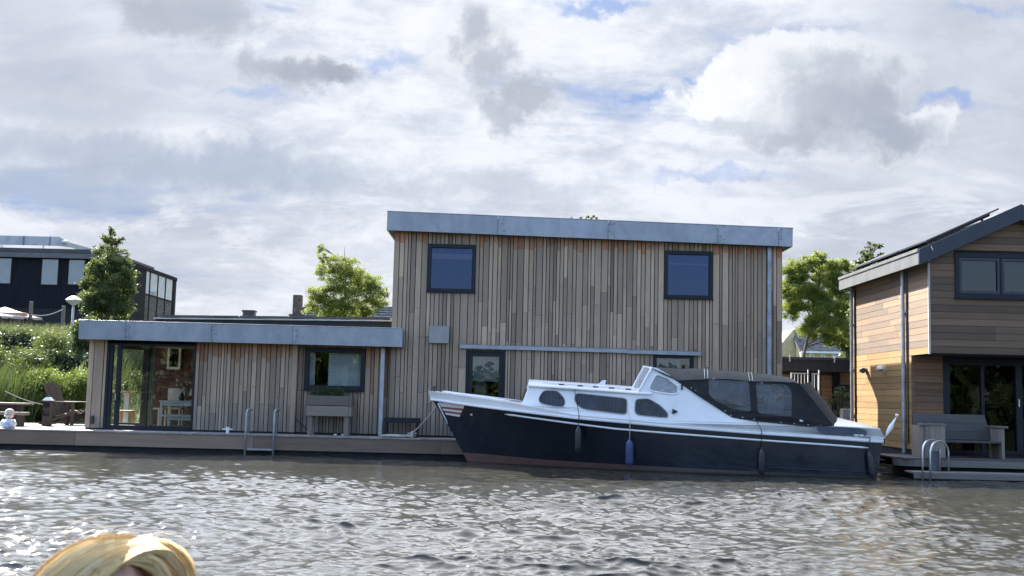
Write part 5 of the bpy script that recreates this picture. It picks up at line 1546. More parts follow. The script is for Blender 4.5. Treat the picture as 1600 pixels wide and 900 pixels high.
    s, z = B.px(974, 611, .6); mb = MB(); mb.bar(w(s - .05, .6, z + .03), w(s + .06, .6, z + .03), .02, .02); mb.bar(w(s, .6, z - .05), w(s, .6, z + .06), .03, .03); mb.build('roof_cleat', mat('cream_metal', (.6, .57, .5), .4), t)
    s, z = B.px(678, 607, .0); MB().tube([w(s, 0, z - .12), w(s, 0, z + .02), w(s, 0, z + .025), w(s, 0, z + .05)], [.035, .035, .055, .055], 10).build('bow_post', mat('dark_metal', (.05, .05, .05), .5), t, smooth='auto')
    s, z = B.px(738.5, 620, .1); mb = MB(); mb.bar(w(s, .1, z - .1), w(s, .1, z + .02), .035, .035); mb.bar(w(s - .07, .1, z), w(s + .07, .1, z), .025, .02); mb.build('deck_cleat', WHITEM, t)
    sa_ = B.px(692, 613.5, .1)[0]; sb_ = B.px(803, 628, .3)[0]
    for sd in (1, -1):
        MB().tube([w(sa_ + (sb_ - sa_) * i / 12, sd * max(.02, B.bd(sa_ + (sb_ - sa_) * i / 12) - .07), zS(sa_ + (sb_ - sa_) * i / 12) + .03) for i in range(13)], .016, 6).build('toe_rail', WHITEP, t, smooth=True)
    # striped red and white badge on the bow, following the flare
    RED = mat('faded_red_paint', (.30, .10, .09), .5, var=.2)
    def hpx(px, py):
        """point on the near hull skin"""
        sk, zk = B.px(px, py, .25)
        for _ in range(10):
            za = zA(max(.02, sk)); q = max(0, min(1, 1 - zk / za)); u = max(0, min(1, (sk - .04 - .80 * q ** .92) / (L - .06 - .13 * q - .8 * q ** .92)))
            _, bb, _ = hull(q, u); sk, zk = B.px(px, py, bb)
        return w(sk, bb + .006, zk)
    zz = lambda x, y: (580 + x / 4.09, 500 + y / 4.09)
    for k in range(6):
        y0, y1 = 532 + k * 13.2, 532 + (k + 1) * 13.2
        xa0, xa1 = 430 + (y0 - 532) * .62, 430 + (y1 - 532) * .62
        xb0, xb1 = 600 - (y0 - 532) * .45, 600 - (y1 - 532) * .45
        mb = MB(); mb.grid([[hpx(*zz(xa0 + (xb0 - xa0) * j / 8, y0 - 6 + 14 * j / 8)) for j in range(9)], [hpx(*zz(xa1 + (xb1 - xa1) * j / 8, y1 - 6 + 14 * j / 8)) for j in range(9)]])
        mb.build('bow_stripe', RED if k in (2, 4) else WHITEM, t)
    mb = MB(); mb.tube([hpx(*zz(x, y)) for x, y in ((428, 532), (445, 570), (465, 610), (480, 640), (490, 668))], [.02, .018, .016, .012, .008], 6); mb.build('stem_guard', WHITEP, t, smooth=True)
    p = hpx(*zz(642, 606)); MB().lathe([(.0, 0), (.02, 0), (.026, .02), (.0, .03)], p, 10, axis=B.n).build('bow_fitting', mat('brass', (.5, .4, .2), .35, metal=.8), t)
    # horn on the cabin side
    s, z = B.px(1054.5, 643, lambda s: B.wc(s) - .04)
    mb = MB(); mb.lathe([(.055, -.05), (.05, -.04), (.022, .03), (.0, .06)], w(s, side(s, z) + .045, z), 12, axis=B.e); mb.build('horn', BLACKP, t, smooth='auto')
    s, z = B.px(1065.5, 605, lambda s: B.wc(s) - .06); MB().bar(w(s, side(s, z) + .03, z - .05), w(s, side(s, z) + .02, z + .06), .03, .03).build('side_light', BLACKP, t)
    # quarter cleat
    s, z = B.px(1341, 680, lambda s: B.wc(s) + .1); mb = MB(); mb.bar(w(s - .08, B.wc(s) + .1, z), w(s + .1, B.wc(s) + .1, z), .025, .025); mb.bar(w(s - .03, B.wc(s) + .1, z - .06), w(s - .03, B.wc(s) + .1, z), .02, .02); mb.bar(w(s + .05, B.wc(s) + .1, z - .06), w(s + .05, B.wc(s) + .1, z), .02, .02); mb.build('stern_cleat', STEEL, t)
    MB().tube([w(s, B.wc(s) + .1, z), w(s + .02, B.wc(s) + .14, z - .03), w(s + .12, B.wc(s) + .13, z - .05), w(s + .22, B.wc(s) + .12, z - .03)], .009, 5).build('tail_line', ROPED, t)
    # rolled flag on the stern staff
    p = B.px(1382, 684, .2); q = B.px(1401, 650.5, .2); a_, b_ = w(p[0], .2, p[1] - .02), w(q[0], .2, q[1])
    t2 = thing('flagstaff', 'white stern flagstaff with a tightly rolled white flag', 'flagstaff', a_)
    MB().tube([a_, b_], .010, 8).build('staff', WHITEM, t2, smooth=True)
    dv = b_ - a_
    MB().tube([a_ + dv * u for u in (.12, .25, .4, .55, .72, .9)], [.012, .028, .043, .045, .028, .012], 10).build('rolled_flag', mat('white_flag_cloth', (.8, .8, .8), .8, var=.05), t2, smooth=True)
    MB().lathe([(0, 0), (.03, 0), (.04, .02), (.03, .04), (0, .05)], b_, 10, axis=dv).build('truck', WHITEM, t2, smooth=True)
    # fenders with their lines
    for (px, y0, y1, r_, m_, lab, tilt, rp) in ((904, 664, 707.5, .062, mat('black_fender', (.022, .023, .026), .45, var=.15), 'black fender nearest the bow, hanging on a dark line', 0, (897, 606)),
                            (984, 684, 730, .075, mat('blue_fender', (.03, .055, .13), .5, var=.2), 'fat blue fender hanging amidships on a white line', 0, (981, 640)),
                            (1190, 699, 743, .062, mat('black_fender', (.022, .023, .026), .45, var=.15), 'black fender hanging below the canvas cockpit', 0, (1182, 658)),
                            (1360.5, 703, 748.5, .052, mat('black_fender', (.022, .023, .026), .45, var=.15), 'thin black fender tilted at the stern quarter', .13, (1348, 682))):
        s, zt_f = B.px(px, y0, lambda s: B.bd(s) + .07); _, zb_f = B.px(px, y1, lambda s: B.bd(s) + .07)
        bb = B.bd(s) + r_ + .03
        h = zt_f - zb_f
        ft_ = thing('fender', lab, 'fender', w(s, bb, zb_f), 'fenders along the boat side')
        prof = [(0, 0), (r_ * .35, .0), (r_ * .5, .03), (r_ * .8, .055), (r_, .10), (r_, h - .14), (r_ * .85, h - .09), (r_ * .5, h - .055), (r_ * .32, h - .04), (r_ * .3, h), (0, h)]
        ax = Vector((0, 0, 1)) - B.e * tilt
        MB().lathe(prof, w(s + tilt * h * .5, bb, zb_f), 16, axis=ax).build('body', m_, ft_, smooth='auto')
        sp, zp = B.px(rp[0], rp[1], lambda s: B.wc(s) - .03)
        topp = w(s + tilt * h * .5, bb, zb_f) + ax.normalized() * (h - .01)
        MB().tube([topp, w(s - tilt * .1, B.bd(s) + .045, zA(s) + .02), w(s, B.bd(s) + .03, zS(s) + .012), w(sp, side(sp, zp) + .02, zp)], .008, 5).build('line', ROPE if 'white line' in lab else ROPED, ft_, smooth=True)
    # bow line to the dock
    a_ = w(.25, .14, zA(.2) + .02); b_ = Vector((X(644, 680, 24.85), 24.85, DOCK_Z + .1))
    pts = [a_.lerp(b_, i / 14) + Vector((0, 0, -.10 * math.sin(math.pi * i / 14) * .5)) for i in range(15)]
    o = MB().tube(pts, .014, 6).build('mooring_line', ROPE, None, smooth=True); tag(o, 'pale rope running from the bow down to the dock bollard', 'rope')
build_boat()
# ------------------------------------------------------------------ trees and planting
tree('robinia_tree', 'yellow green loose robinia rising behind the low flat roof', 40.0,
     [(500, 388, 9), (504, 402, 10), (520, 412, 17), (545, 418, 20), (505, 425, 16), (527, 440, 26), (560, 440, 24), (492, 460, 19), (515, 470, 26), (545, 470, 28), (580, 450, 22), (590, 470, 17), (575, 480, 22), (488, 482, 14), (600, 458, 10), (560, 500, 26), (520, 500, 26)],
     (541, 520), 60000, .058, LEAF_ROB, 41, sub=28, subr=.34, trunk_r=.055, fill=.48, aspect=.42)
tree('robinia_tree', 'large green robinia with drooping branches between the two houses', 44.0,
     [(1240, 425, 22), (1262, 412, 16), (1280, 405, 14), (1255, 450, 28), (1290, 430, 26), (1305, 420, 14), (1275, 470, 30), (1310, 455, 24), (1240, 480, 22), (1300, 490, 30), (1265, 510, 22), (1320, 500, 22), (1232, 455, 18), (1318, 415, 12), (1330, 470, 20), (1295, 525, 16), (1320, 530, 14), (1338, 430, 18)],
     (1238, 560), 140000, .062, LEAF_ROB, 42, sub=28, subr=.38, trunk_r=.09, fill=.48, aspect=.42)
tree('slender_tree', 'small loose leafed tree poking above the gabled house eave', 40.0,
     [(1352, 398, 10), (1362, 384, 9), (1372, 386, 6), (1345, 410, 12), (1357, 412, 12), (1375, 400, 6), (1335, 440, 16), (1345, 480, 20)], (1350, 560), 1500, .12, LEAF_MID, 43, sub=6, subr=.5, trunk_r=.07, fill=.8, aspect=.6)
tree('shade_tree', 'dark leafed tree standing between the robinia and the gabled house', 47.0,
     [(1325, 500, 22), (1310, 530, 18), (1330, 540, 20), (1322, 470, 18)], (1322, 580), 9000, .11, LEAF_DARK, 48, sub=8, subr=.45, trunk_r=.12, fill=.7, aspect=.6)
tree('roof_top_tree', 'tree top just showing over the tall block roof edge', 46.0,
     [(893, 341.5, 3), (908, 341, 3), (918, 341, 4), (926, 340.5, 4), (932, 343, 4), (915, 352, 12), (900, 360, 16), (925, 365, 18)], (912, 470), 1300, .13, LEAF_MID, 44, sub=5, subr=.5, trunk_r=.10, fill=.8, aspect=.6)
tree('hornbeam_tree', 'dense dark upright tree in front of the black house', 41.0,
     [(172, 358, 5), (176, 364, 6), (168, 374, 10), (181, 378, 9), (160, 392, 14), (180, 395, 18), (170, 412, 24), (192, 415, 16), (150, 420, 18), (185, 435, 26), (155, 440, 24), (140, 448, 16), (175, 460, 32), (200, 455, 14), (145, 470, 20), (205, 440, 10), (190, 480, 22), (160, 490, 26), (132, 480, 10), (130, 460, 9), (192, 373, 4), (199, 398, 5)],
     (170, 500), 52000, .06, LEAF_HORN, 45, sub=26, subr=.34, trunk_r=.08, fill=.42, aspect=.6)

def blades(name, label, n, area, h, wdt, m, seed, kind='stuff', lean=.35, zf=land_z, cat=None):
    """upright grass or reed blades: each three quads tall, bending over"""
    rs = np.random.RandomState(seed)
    pts = area(rs, n); n = len(pts)
    H = h[0] + (h[1] - h[0]) * rs.uniform(0, 1, n) ** .8
    a = rs.uniform(0, 6.283, n); ld = rs.uniform(0.1, lean, n) ; w_ = wdt * rs.uniform(.6, 1.3, n)
    la = rs.normal(0.3, 1.0, n)
    base = np.array([(x, y, zf(x, y) - .03) for x, y in pts])
    dirv = np.stack([np.cos(la), np.sin(la), np.zeros(n)], 1); sidev = np.stack([np.cos(a), np.sin(a), np.zeros(n)], 1)
    seg = []
    ctr = []
    for u in (0, .4, .75, 1.0):
        c = base + dirv * (H * ld * u ** 2.2)[:, None]; c[:, 2] = base[:, 2] + H * (u - .25 * ld * u ** 2.5)
        ctr.append(c)
    ww = [1, .85, .5, .06]
    for i in range(3):
        P = np.empty((n, 4, 3))
        P[:, 0] = ctr[i] - sidev * (w_ * ww[i] / 2)[:, None]; P[:, 1] = ctr[i] + sidev * (w_ * ww[i] / 2)[:, None]
        P[:, 2] = ctr[i + 1] + sidev * (w_ * ww[i + 1] / 2)[:, None]; P[:, 3] = ctr[i + 1] - sidev * (w_ * ww[i + 1] / 2)[:, None]
        seg.append(P)
    tn = np.clip(rs.normal(.5, .22, n), 0, 1)
    o = quads_object(name, np.concatenate(seg), np.concatenate([tn] * 3), m)
    tag(o, label, cat, None, kind); return o

def rect(x0, x1, y0, y1): return lambda rs, n: np.stack([rs.uniform(x0, x1, n), rs.uniform(y0, y1, n)], 1)
blades('tall_grass', 'pale tall grass covering the dike slope behind the dock', 26000, rect(-23, -9.0, 33.5, 44.5), (.35, .85), .022, GRASS, 61, lean=.6)
blades('tall_grass', 'rough grass on the dike behind the low wing', 5000, rect(-13, -9, 36, 43), (.5, 1.1), .022, GRASS, 62, lean=.6)
def reedarea(rs, n):
    x = rs.uniform(-17.0, -12.4, n); y = rs.uniform(29.5, 32.2, n)
    k = rs.uniform(0, 1, n) < np.clip(1.0 - (x + 13.6) / 1.3, 0, 1); return np.stack([x, y], 1)[k]
blades('reeds', 'dense dark green reeds at the left bank behind the dock', 6500, reedarea, (.7, 1.75), .022, REED, 63, lean=.5)
blades('bank_grass', 'short green grass along the bank behind the houses', 9000, rect(-12, 12, 29.7, 33.5), (.15, .4), .015, REED, 64, lean=.7)

rr_ = random.Random(70)
def boxclumps(px0, px1, py0, py1, Y, n, r, dy=.5):
    out = []
    for i in range(n):
        c = at(rr_.uniform(px0, px1), rr_.uniform(py0, py1), Y + rr_.uniform(-dy, dy)); q = r * rr_.uniform(.6, 1.3); out.append((tuple(c), (q, q, q)))
    return out
build_leaf_mass('clipped_hedge', 'bright light green hedge behind the garden chairs', 'hedge', (X(95, 640, 30.3), 30.3, .5),
                boxclumps(50, 140, 586, 640, 30.3, 60, .24, .35), 26000, .06, LEAF_HEDGE, 71, aspect=.35)
build_leaf_mass('ivy_hedge', 'dark ivy covered hedge above the light green hedge', 'hedge', (X(105, 600, 32), 32.2, .6),
                boxclumps(68, 145, 558, 600, 32.2, 46, .26, .4), 11000, .085, LEAF_IVY, 72, aspect=.8)
build_leaf_mass('bushy_shrub', 'dark bushy shrub rising at the left end of the zinc roof', 'shrub', (X(132, 560, 33.5), 33.5, .7),
                boxclumps(117, 150, 505, 575, 33.5, 40, .24, .4), 12000, .07, LEAF_DARK, 73, aspect=.6)
build_leaf_mass('low_shrub', 'low dark shrub in the reeds behind the left bench', 'shrub', (X(45, 620, 30.8), 30.8, .5),
                boxclumps(20, 62, 590, 640, 30.9, 30, .3, .4), 8000, .08, LEAF_DARK, 74, aspect=.4)
for lab, a, b, c, d, Y, n, m, asp, sd in (
        ('willowy mid green bush above the garden table at the left edge', -20, 48, 548, 600, 32.6, 9000, LEAF_MID, .22, 171),
        ('dark drooping bush in the grass left of the ivy hedge', 20, 78, 560, 605, 31.6, 8000, LEAF_DARK, .3, 172),
        ('grey green feathery bush high on the dike below the street lamp', 62, 118, 522, 560, 35.5, 8000, LEAF_MID, .18, 173),
        ('low dark bramble patch halfway up the dike at the left edge', -10, 40, 528, 556, 35.0, 6000, LEAF_IVY, .5, 174)):
    build_leaf_mass('bank_shrub', lab, 'shrub', (X((a + b) / 2, (c + d) / 2, Y), Y, land_z(-14, Y)), boxclumps(a, b, c, d, Y, 34, .27, .4), n, .10, m, sd, aspect=asp, group='shrubs on the dike')
def spiky():
    p = at(124, 588, 31.0); t = thing('spiky_plant', 'pale spiky leaved plant between ivy and light hedge', 'plant', (p.x, 31.0, .6))
    r = random.Random(4); rows = []; mb = MB()
    for i in range(34):
        a = r.uniform(0, 6.28); el = r.uniform(.25, 1.4); L = r.uniform(.55, .95)
        d = Vector((math.cos(a) * math.cos(el), math.sin(a) * math.cos(el), math.sin(el))); sd = Vector((-math.sin(a), math.cos(a), 0)) * .022
        b0 = Vector((p.x, 31.0, p.z - .25)); q = b0 + d * L * .6; e = b0 + d * L + Vector((0, 0, -.18 * L))
        mb.T = r.uniform(.4, 1); mb.add([b0 - sd * .6, b0 + sd * .6, q + sd, q - sd, e], [(0, 1, 2, 3), (3, 2, 4)])
    mb.build('leaves', leafmat('sword_leaves', (.06, .09, .05), (.22, .27, .17), .15), t, fix=False)
    MB().tube([(p.x, 31, .55), (p.x, 31, p.z - .2)], .06, 8).build('stem', BARK, t)
spiky()

# ------------------------------------------------------------------ far houses, lamp, fence
def black_house():
    Yf = 50.0; t = thing('black_house', 'black flat roofed house with big panes on the dike at the left', 'house', (-24, Yf, 3.9))
    xc = X(205, 450, Yf); x0 = -34.0
    zt = Z(100, 390, Yf); zt2 = Z(205, 410, Yf); zb = 3.0
    xp = X(166, 400, Yf)
    wins = []
    for a, b, c, d in ((-14, 20.5, 399.5, 446), (60, 94, 401, 448), (102, 135, 402, 448), (-75, -35, 398, 444)):
        wins.append((X(a, 425, Yf), X(b, 425, Yf), Z((a + b) / 2, d, Yf), Z((a + b) / 2, c, Yf)))
    zmid = Z(60, 480, Yf)
    mb = MB(); holed(mb, x0, xc, zmid, zt2 - .02, Yf, Yf + .3, wins); holed(mb, x0, xp, zt2 - .019, zt - .2, Yf, Yf + .3, [w for w in wins]); 
    mb.box(xc - .3, xc, Yf + .301, 52.0, zb, zt2 - .03); mb.box(x0, xc - .31, 56.6, 56.9, zb, zt2 - .03)
    mb.build('wall', BLACKW, t)
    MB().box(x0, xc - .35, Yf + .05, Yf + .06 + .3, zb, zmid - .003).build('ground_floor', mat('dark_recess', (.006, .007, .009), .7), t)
    MB().box(x0 + .1, xc - .4, Yf + .9, Yf + 1.0, zb, zt - .3).build('room_wall', DARK, t)
    mb = MB(); mb.box(x0 - .1, xp + .1, Yf - .25, 56.5, zt - .18, zt); mb.build('roof', mat('dark_metal', (.05, .05, .05), .5), t)
    mb = MB(); mb.box(x0 - .1, xp + .12, Yf - .28, Yf - .252, zt - .42, zt - .2); mb.build('roof_edge', mat('grey_edge_strip', (.11, .11, .12), .5), t)
    for i, w in enumerate(wins):
        f = frame(MB(), w[0], w[1], w[2], w[3], Yf - .02, Yf + .2, .10, .10).build('window', BLACKW, t)
        MB().box(w[0] + .09, w[1] - .09, Yf + .06, Yf + .075, w[2] + .09, w[3] - .09).build('pane', mat('sky_pane', (.09, .10, .12), .04, spec=1.0, coat=1.0), f)
    # glazed wing receding along the side
    ya, yb = 52.0, 17.0 * 0 + abs(xc) * FPX / (800 - 273); ztb = Z(273, 432, yb)
    zA_ = lambda y: zt2
    n = 4; y_s = [51.4 + (yb - .45 - 51.4) * i / n for i in range(n + 1)]
    ya = y_s[0]
    zsill = Z(245, 466, 54.3)
    fr = MB()
    for y in y_s: fr.box(xc - .09, xc - .001, y - .04, y + .04, zb, zt2 - .05)
    fr.box(xc - .22, xc + .012, yb - .4, yb, zb, zt2 - .05); fr.box(xc - .22, xc + .03, Yf - .02, yb + .05, zt2 - .15, zt2 + .02); fr.box(xc - .09, xc - .002, ya, yb - .4, zsill - .03, zsill + .03)
    f = fr.build('side_frame', BLACKW, t)
    for a, b in zip(y_s, y_s[1:]):
        MB().box(xc - .05, xc - .03, a + .042, b - .042, zsill + .032, zt2 - .152).build('pane', mat('pale_sky_pane', (.42, .45, .48), .05, spec=.8), f)
        MB().box(xc - .06, xc - .03, a + .042, b - .042, zb, zsill - .032).build('lower_panel', mat('grey_brick_reflection', (.10, .095, .09), .8, var=.5, vscale=6, stretch=(1, 1, 4)), f)  # lower glazing: its brick reflection is painted into the colour
    # metal duct railing on the roof
    Yd = 50.8; t2 = thing('roof_screen', 'light grey metal screen curving along the black house roof', 'screen', (X(60, 385, Yd), Yd, zt))
    za, zb_ = Z(50, 369, Yd), Z(50, 383, Yd)
    path = [(x0 + 2, Yd), (X(92, 375, Yd), Yd), (X(104, 375, Yd), Yd + .5), (X(122, 375, Yd), Yd + 1.6), (X(124, 375, Yd), Yd + 4)]
    mb = MB(); mb.grid([[(x, y, zb_ - (.12 if i > 2 else 0)), (x, y, za - .10 * i * (i > 1))] for i, (x, y) in enumerate(path)]); mb.grid([[(x, y + .06, zb_ - (.12 if i > 2 else 0)), (x, y + .06, za - .10 * i * (i > 1))] for i, (x, y) in enumerate(path)])
    mb.build('panels', mat('dull_aluminium_sheet', (.42, .43, .44), .5, metal=.3, var=.12, vscale=2), t2)
    mb = MB()
    for k in range(12): x = x0 + 2 + k * 1.2; mb.box(x, x + .05, Yd - .04, Yd - .002, zb_ - .02, za) if x < path[1][0] else None
    mb.build('seams', mat('dark_grey_metal', (.2, .2, .21), .5), t2)
    for k in range(8):
        x = x0 + 3 + k * 1.9
        if x < path[1][0]: MB().box(x, x + .06, Yd + .02, Yd + .08, zt + .001, zb_ + .02).build('support', WHITEM, t2)
    mb = MB(); mb.box(x0 + 2, X(88, 385, Yd), Yd + .3, Yd + .5, zt + .002, zt + .16)
    mb.build('roof_ledge', WHITEM, t2)
    a = at(104, 379, Yd + .3); MB().box(a.x - .2, a.x + .12, Yd + .1, Yd + .3, a.z - .04, a.z + .08).build('floodlight', WHITEM, t2, bevel=.02)
black_house()

def left_yard():
    # street lamp
    Y = 35.0; x = X(112, 520, Y); zt = Z(114, 462, Y); zb = Z(114, 477, Y); g0 = land_z(x, Y)
    x2 = X(114.5, 470, Y)
    t = thing('street_lamp', 'grey post lamp with a white disc shaped head in the grass', 'street lamp', (x, Y, g0))
    GP = mat('grey_lamp_post', (.40, .41, .42), .5, metal=.2, var=.08)
    MB().tube([(x, Y, g0 - .2), (x, Y, g0 + .9), (x, Y, zb)], [.055, .045, .035], 10).build('post', GP, t, smooth=True)
    h = zt - zb
    hd = MB().lathe([(0, h), (.05, h * .98), (.16, h * .78), (.245, h * .58), (.25, h * .52)], (x, Y, zb), 24).build('hood', mat('pale_grey_hood', (.55, .56, .57), .5), t, smooth='auto')
    MB().lathe([(.25, h * .515), (.20, h * .36), (.12, h * .14), (.06, 0), (0, 0)], (x, Y, zb), 24).build('lamp_shade', mat('milky_shade', (.72, .72, .70), .35), t, smooth='auto')
    # fence of dark stakes on the dike
    t = thing('stake_fence', 'dark ragged stake fence along the top of the dike', 'fence', (X(20, 505, 44.5), 44.5, 3.8))
    mb = MB(); r = random.Random(3); xx = X(-40, 500, 44.5)
    while xx < X(62, 500, 44.5):
        zt = Z((xx * FPX / 44.5) + 800, 494 + (xx * FPX / 44.5 + 800) * .09 + r.uniform(-2, 5), 44.5); mb.T = r.random()
        mb.box(xx, xx + r.uniform(.05, .10), 44.45, 44.5, 3.3, zt); xx += r.uniform(.09, .15)
    mb.build('stakes', mat('dark_stake', (.035, .033, .032), .9, var=.3, tone=.4), t)
    for px, y0, lab in ((49, 471, 'taller left wooden post with a rope before the black house'), (99.5, 478, 'shorter right wooden post with a rope before the black house')):
        p = at(px, y0, 45.0); o = MB().box(p.x - .06, p.x + .06, 44.95, 45.07, 3.4, p.z).build('wooden_post', W_GREYZ, None, bevel=.01); tag(o, lab, 'post', 'rope fence posts')
    a, b = at(50, 492, 45.01), at(99, 484, 45.01)
    pts = [a.lerp(b, i / 10) + Vector((0, -.08, -.12 * math.sin(math.pi * i / 10))) for i in range(11)]
    o = MB().tube(pts, .022, 5).build('fence_rope', ROPE, None); tag(o, 'pale rope sagging between the two posts before the black house', 'rope')
    # beige patio parasol
    Y = 46.5; c = at(8, 479, Y); t = thing('patio_parasol', 'wide beige patio parasol before the black house', 'parasol', (c.x, Y, 3.9))
    mb = MB(); n = 8; zt = c.z; rows = []
    e = at(66, 497, Y)
    R_ = e.x - c.x
    rows = [[(c.x + R_ * u * math.cos(2 * math.pi * k / n), Y + R_ * .6 * u * math.sin(2 * math.pi * k / n), zt - (zt - e.z) * (u ** .85)) for k in range(n)] for u in (.02, .35, .7, 1.0)]
    mb.grid(rows, closed=True); rows2 = [[(p[0], p[1], p[2] - .1) for p in rows[-1]]]; mb.grid([rows[-1], rows2[0]], closed=True)
    mb.build('canopy', mat('beige_canvas', (.52, .44, .37), .85, var=.08), t, fix=False)
    MB().tube([(c.x, Y, 3.8), (c.x, Y, zt)], .04, 8).build('pole', WHITEM, t)
    p = at(20, 492, 46.0); o = MB().box(p.x - .8, p.x + .5, 45.9, 46.3, 3.7, p.z + .1).build('terracotta_planter', mat('terracotta', (.42, .20, .12), .8, var=.15), None, bevel=.03); tag(o, 'long terracotta planter under the beige parasol', 'planter')
left_yard()

def far_houses():
    # brick house with ridge and chimney behind the low wing
    Y = 66.0; t = thing('tiled_house', 'house with dark tiled roof and brick chimney behind the robinia', 'house', (X(540, 490, Y), Y, 4))
    xa, xb = X(432, 500, Y), X(640, 500, Y); zr = Z(560, 474.5, Y); ze = Z(430, 500, Y) - 1.2
    xr0 = X(470, 480, Y)
    TIL = mat('dark_roof_tile', (.10, .098, .10), .7, var=.35, vscale=9, stretch=(1, 1, 3), bump=.8, bscale=5)
    mb = MB()
    mb.add([(xa - 1.6, Y - 2, ze - .3), (xb + 3, Y - 2, ze - .3), (xb + 3, Y + 1.5, zr), (xr0, Y + 1.5, zr), (xa - 1.6, Y + 6, ze - .3), (xb + 3, Y + 6, ze - .3)], [(0, 1, 2, 3), (3, 2, 5, 4), (0, 3, 4)])
    mb.build('roof', TIL, t)
    # rows of pantiles catching the light
    rows = MB(); k = 0
    for i in range(16):
        u = (i + .5) / 16; z = ze - .3 + (zr - ze + .3) * u; y = Y - 2 + 3.5 * u
        rows.tube([(xr0 + (1 - u) * (xa - 1.6 - xr0) + .05, y - .03, z + .02), (xb + 2.9, y - .03, z + .02)], .035, 5)
    rows.build('tile_courses', mat('grey_tile_edge', (.22, .215, .215), .6, var=.3), t)
    mb = MB(); mb.box(xa - 1.2, xb + 2.6, Y - 1.4, Y + 5.5, 3.6, ze - .31); mb.build('wall', mat('brown_brick', (.22, .13, .09), .85, var=.2), t)
    a, b = at(459, 461, Y + .6), at(470.5, 486, Y + .6)
    MB().box(a.x, b.x, Y + .4, Y + 1.0, b.z - .6, a.z).build('chimney', mat('chimney_brick', (.12, .085, .07), .9, var=.35, vscale=5, bump=.5, bscale=9), t)
    # yellow brick house in the right hand gap
    Y = 100.0; t = thing('yellow_brick_house', 'pale yellow brick house with grey tiled roof in the gap between the houses', 'house', (X(1280, 545, Y), Y, 4))
    c = at(1252, 548, Y); zr = Z(1290, 514, Y); ze = Z(1290, 549, Y); xr = X(1365, 545, Y)
    xg = X(1222, 550, Y + 8)
    BR = mat('yellow_brick', (.52, .43, .27), .85, var=.10, vscale=3, bump=.3, bscale=20)
    yd = 7.0
    mb = MB(); mb.box(c.x, xr, Y, Y + yd, 3.5, ze); mb.build('wall', BR, t)
    mb = MB(); mb.prism([(Y, ze), (Y + yd, ze), (Y + yd / 2, zr)], [], lambda a_, b_, q: (q, a_, b_), c.x, c.x + .2); mb.build('gable', BR, t)
    mb = MB(); o_ = .35
    mb.add([(c.x - .25, Y - o_, ze - .12), (xr, Y - o_, ze - .12), (xr, Y + yd / 2, zr + .1), (c.x - .25, Y + yd / 2, zr + .1), (c.x - .25, Y + yd + o_, ze - .12), (xr, Y + yd + o_, ze - .12)], [(0, 1, 2, 3), (3, 2, 5, 4)])
    mb.build('roof', TIL, t)
    rows = MB()
    for i in range(15):
        u = (i + .4) / 15; z = ze - .12 + (zr - ze + .22) * u; y = Y - o_ + (yd / 2 + o_) * u
        rows.tube([(c.x - .2, y - .04, z + .03), (xr, y - .04, z + .03)], .05, 5)
    rows.build('tile_courses', mat('grey_tile_edge', (.22, .215, .215), .6, var=.3), t)
    MB().box(c.x - .1, xr, Y - .48, Y - .36, ze - .2, ze - .05).build('gutter', WHITEM, t)
    for px in (1268.5, 1303, 1286):
        a, b = at(px - 3.6, 551, Y), at(px + 3.6, 561, Y)
        f = frame(MB(), a.x, b.x, b.z - .5, a.z, Y - .03, Y + .04, .08).build('window', WHITEM, t)
        MB().box(a.x + .07, b.x - .07, Y - .01, Y - .004, b.z - .42, a.z - .08).build('pane', mat('sky_pane', (.09, .10, .12), .04, spec=1.0, coat=1.0), f)
    # taller gable wing at its left
    mb = MB(); x1 = X(1222, 530, Y + 2); y1 = Y + 2
    pk = at(1240, 514, y1)
    mb.prism([(x1 - 1.0, 3.5), (c.x - .02, 3.5), (c.x - .02, ze - .1), (pk.x, pk.z), (x1 - 1.0, Z(1215, 556, y1))], [], lambda a_, b_, q: (a_, q, b_), y1, y1 + 4); mb.build('side_gable', BR, t)
    # dark flat building with timber panels
    Y = 30.2; t = thing('dark_annexe', 'low dark flat roofed building with timber panels between the houses', 'building', (X(1275, 600, Y), Y, .7))
    x0, x1 = X(1205, 600, Y), X(1345, 600, Y); zt = Z(1275, 561, Y); zl = Z(1275, 581, Y)
    mb = MB(); mb.box(x0, x1, Y - .35, Y + 4, zl, zt); mb.build('roof', mat('black_fascia', (.022, .020, .020), .6, var=.25, stretch=(6, 6, .3)), t)
    MB().box(x0, x1, Y - .38, Y - .352, zt - .035, zt + .03).build('roof_trim', mat('dark_trim', (.055, .055, .06), .5), t)
    for px in (1234, 1304): p = at(px, 563, Y - .4); MB().box(p.x - .015, p.x + .015, Y - .40, Y - .382, zt - .10, zt + .07).build('roof_clip', WHITEM, t)
    for a, b in ((1206, 1238), (1283.5, 1300)):
        mb = MB(); clad_h(mb, 'x', X(a, 600, Y), X(b, 600, Y), [.75 + i * .11 for i in range(16) if .75 + i * .11 < zl], Y, seed=a, freshf=lambda s, z, r: .7); mb.build('timber_panel', W_FRONT, t)
    mb = MB(); clad_h(mb, 'x', X(1311, 600, Y), X(1332, 600, Y), [zl - .33, zl - .22, zl - .11, zl], Y, seed=3, freshf=lambda s, z, r: .8); mb.build('timber_panel', W_FRONT, t)
    mb = MB(); mb.box(x0, x1, Y + .03, Y + 3.8, .5, zl - .002); mb.build('wall', mat('dark_annexe_wall', (.03, .027, .026), .8, var=.2), t)
    mb = MB(); a, b = X(1300, 600, Y), X(1311, 600, Y); mb.box(a, b, Y - .08, Y + .028, .6, zl - .004); mb.build('post', BLACKW, t)
    f = frame(MB(), X(1312, 600, Y), X(1334, 600, Y), .7, zl - .34, Y - .04, Y + .025, .06).build('door', ANTH, t)
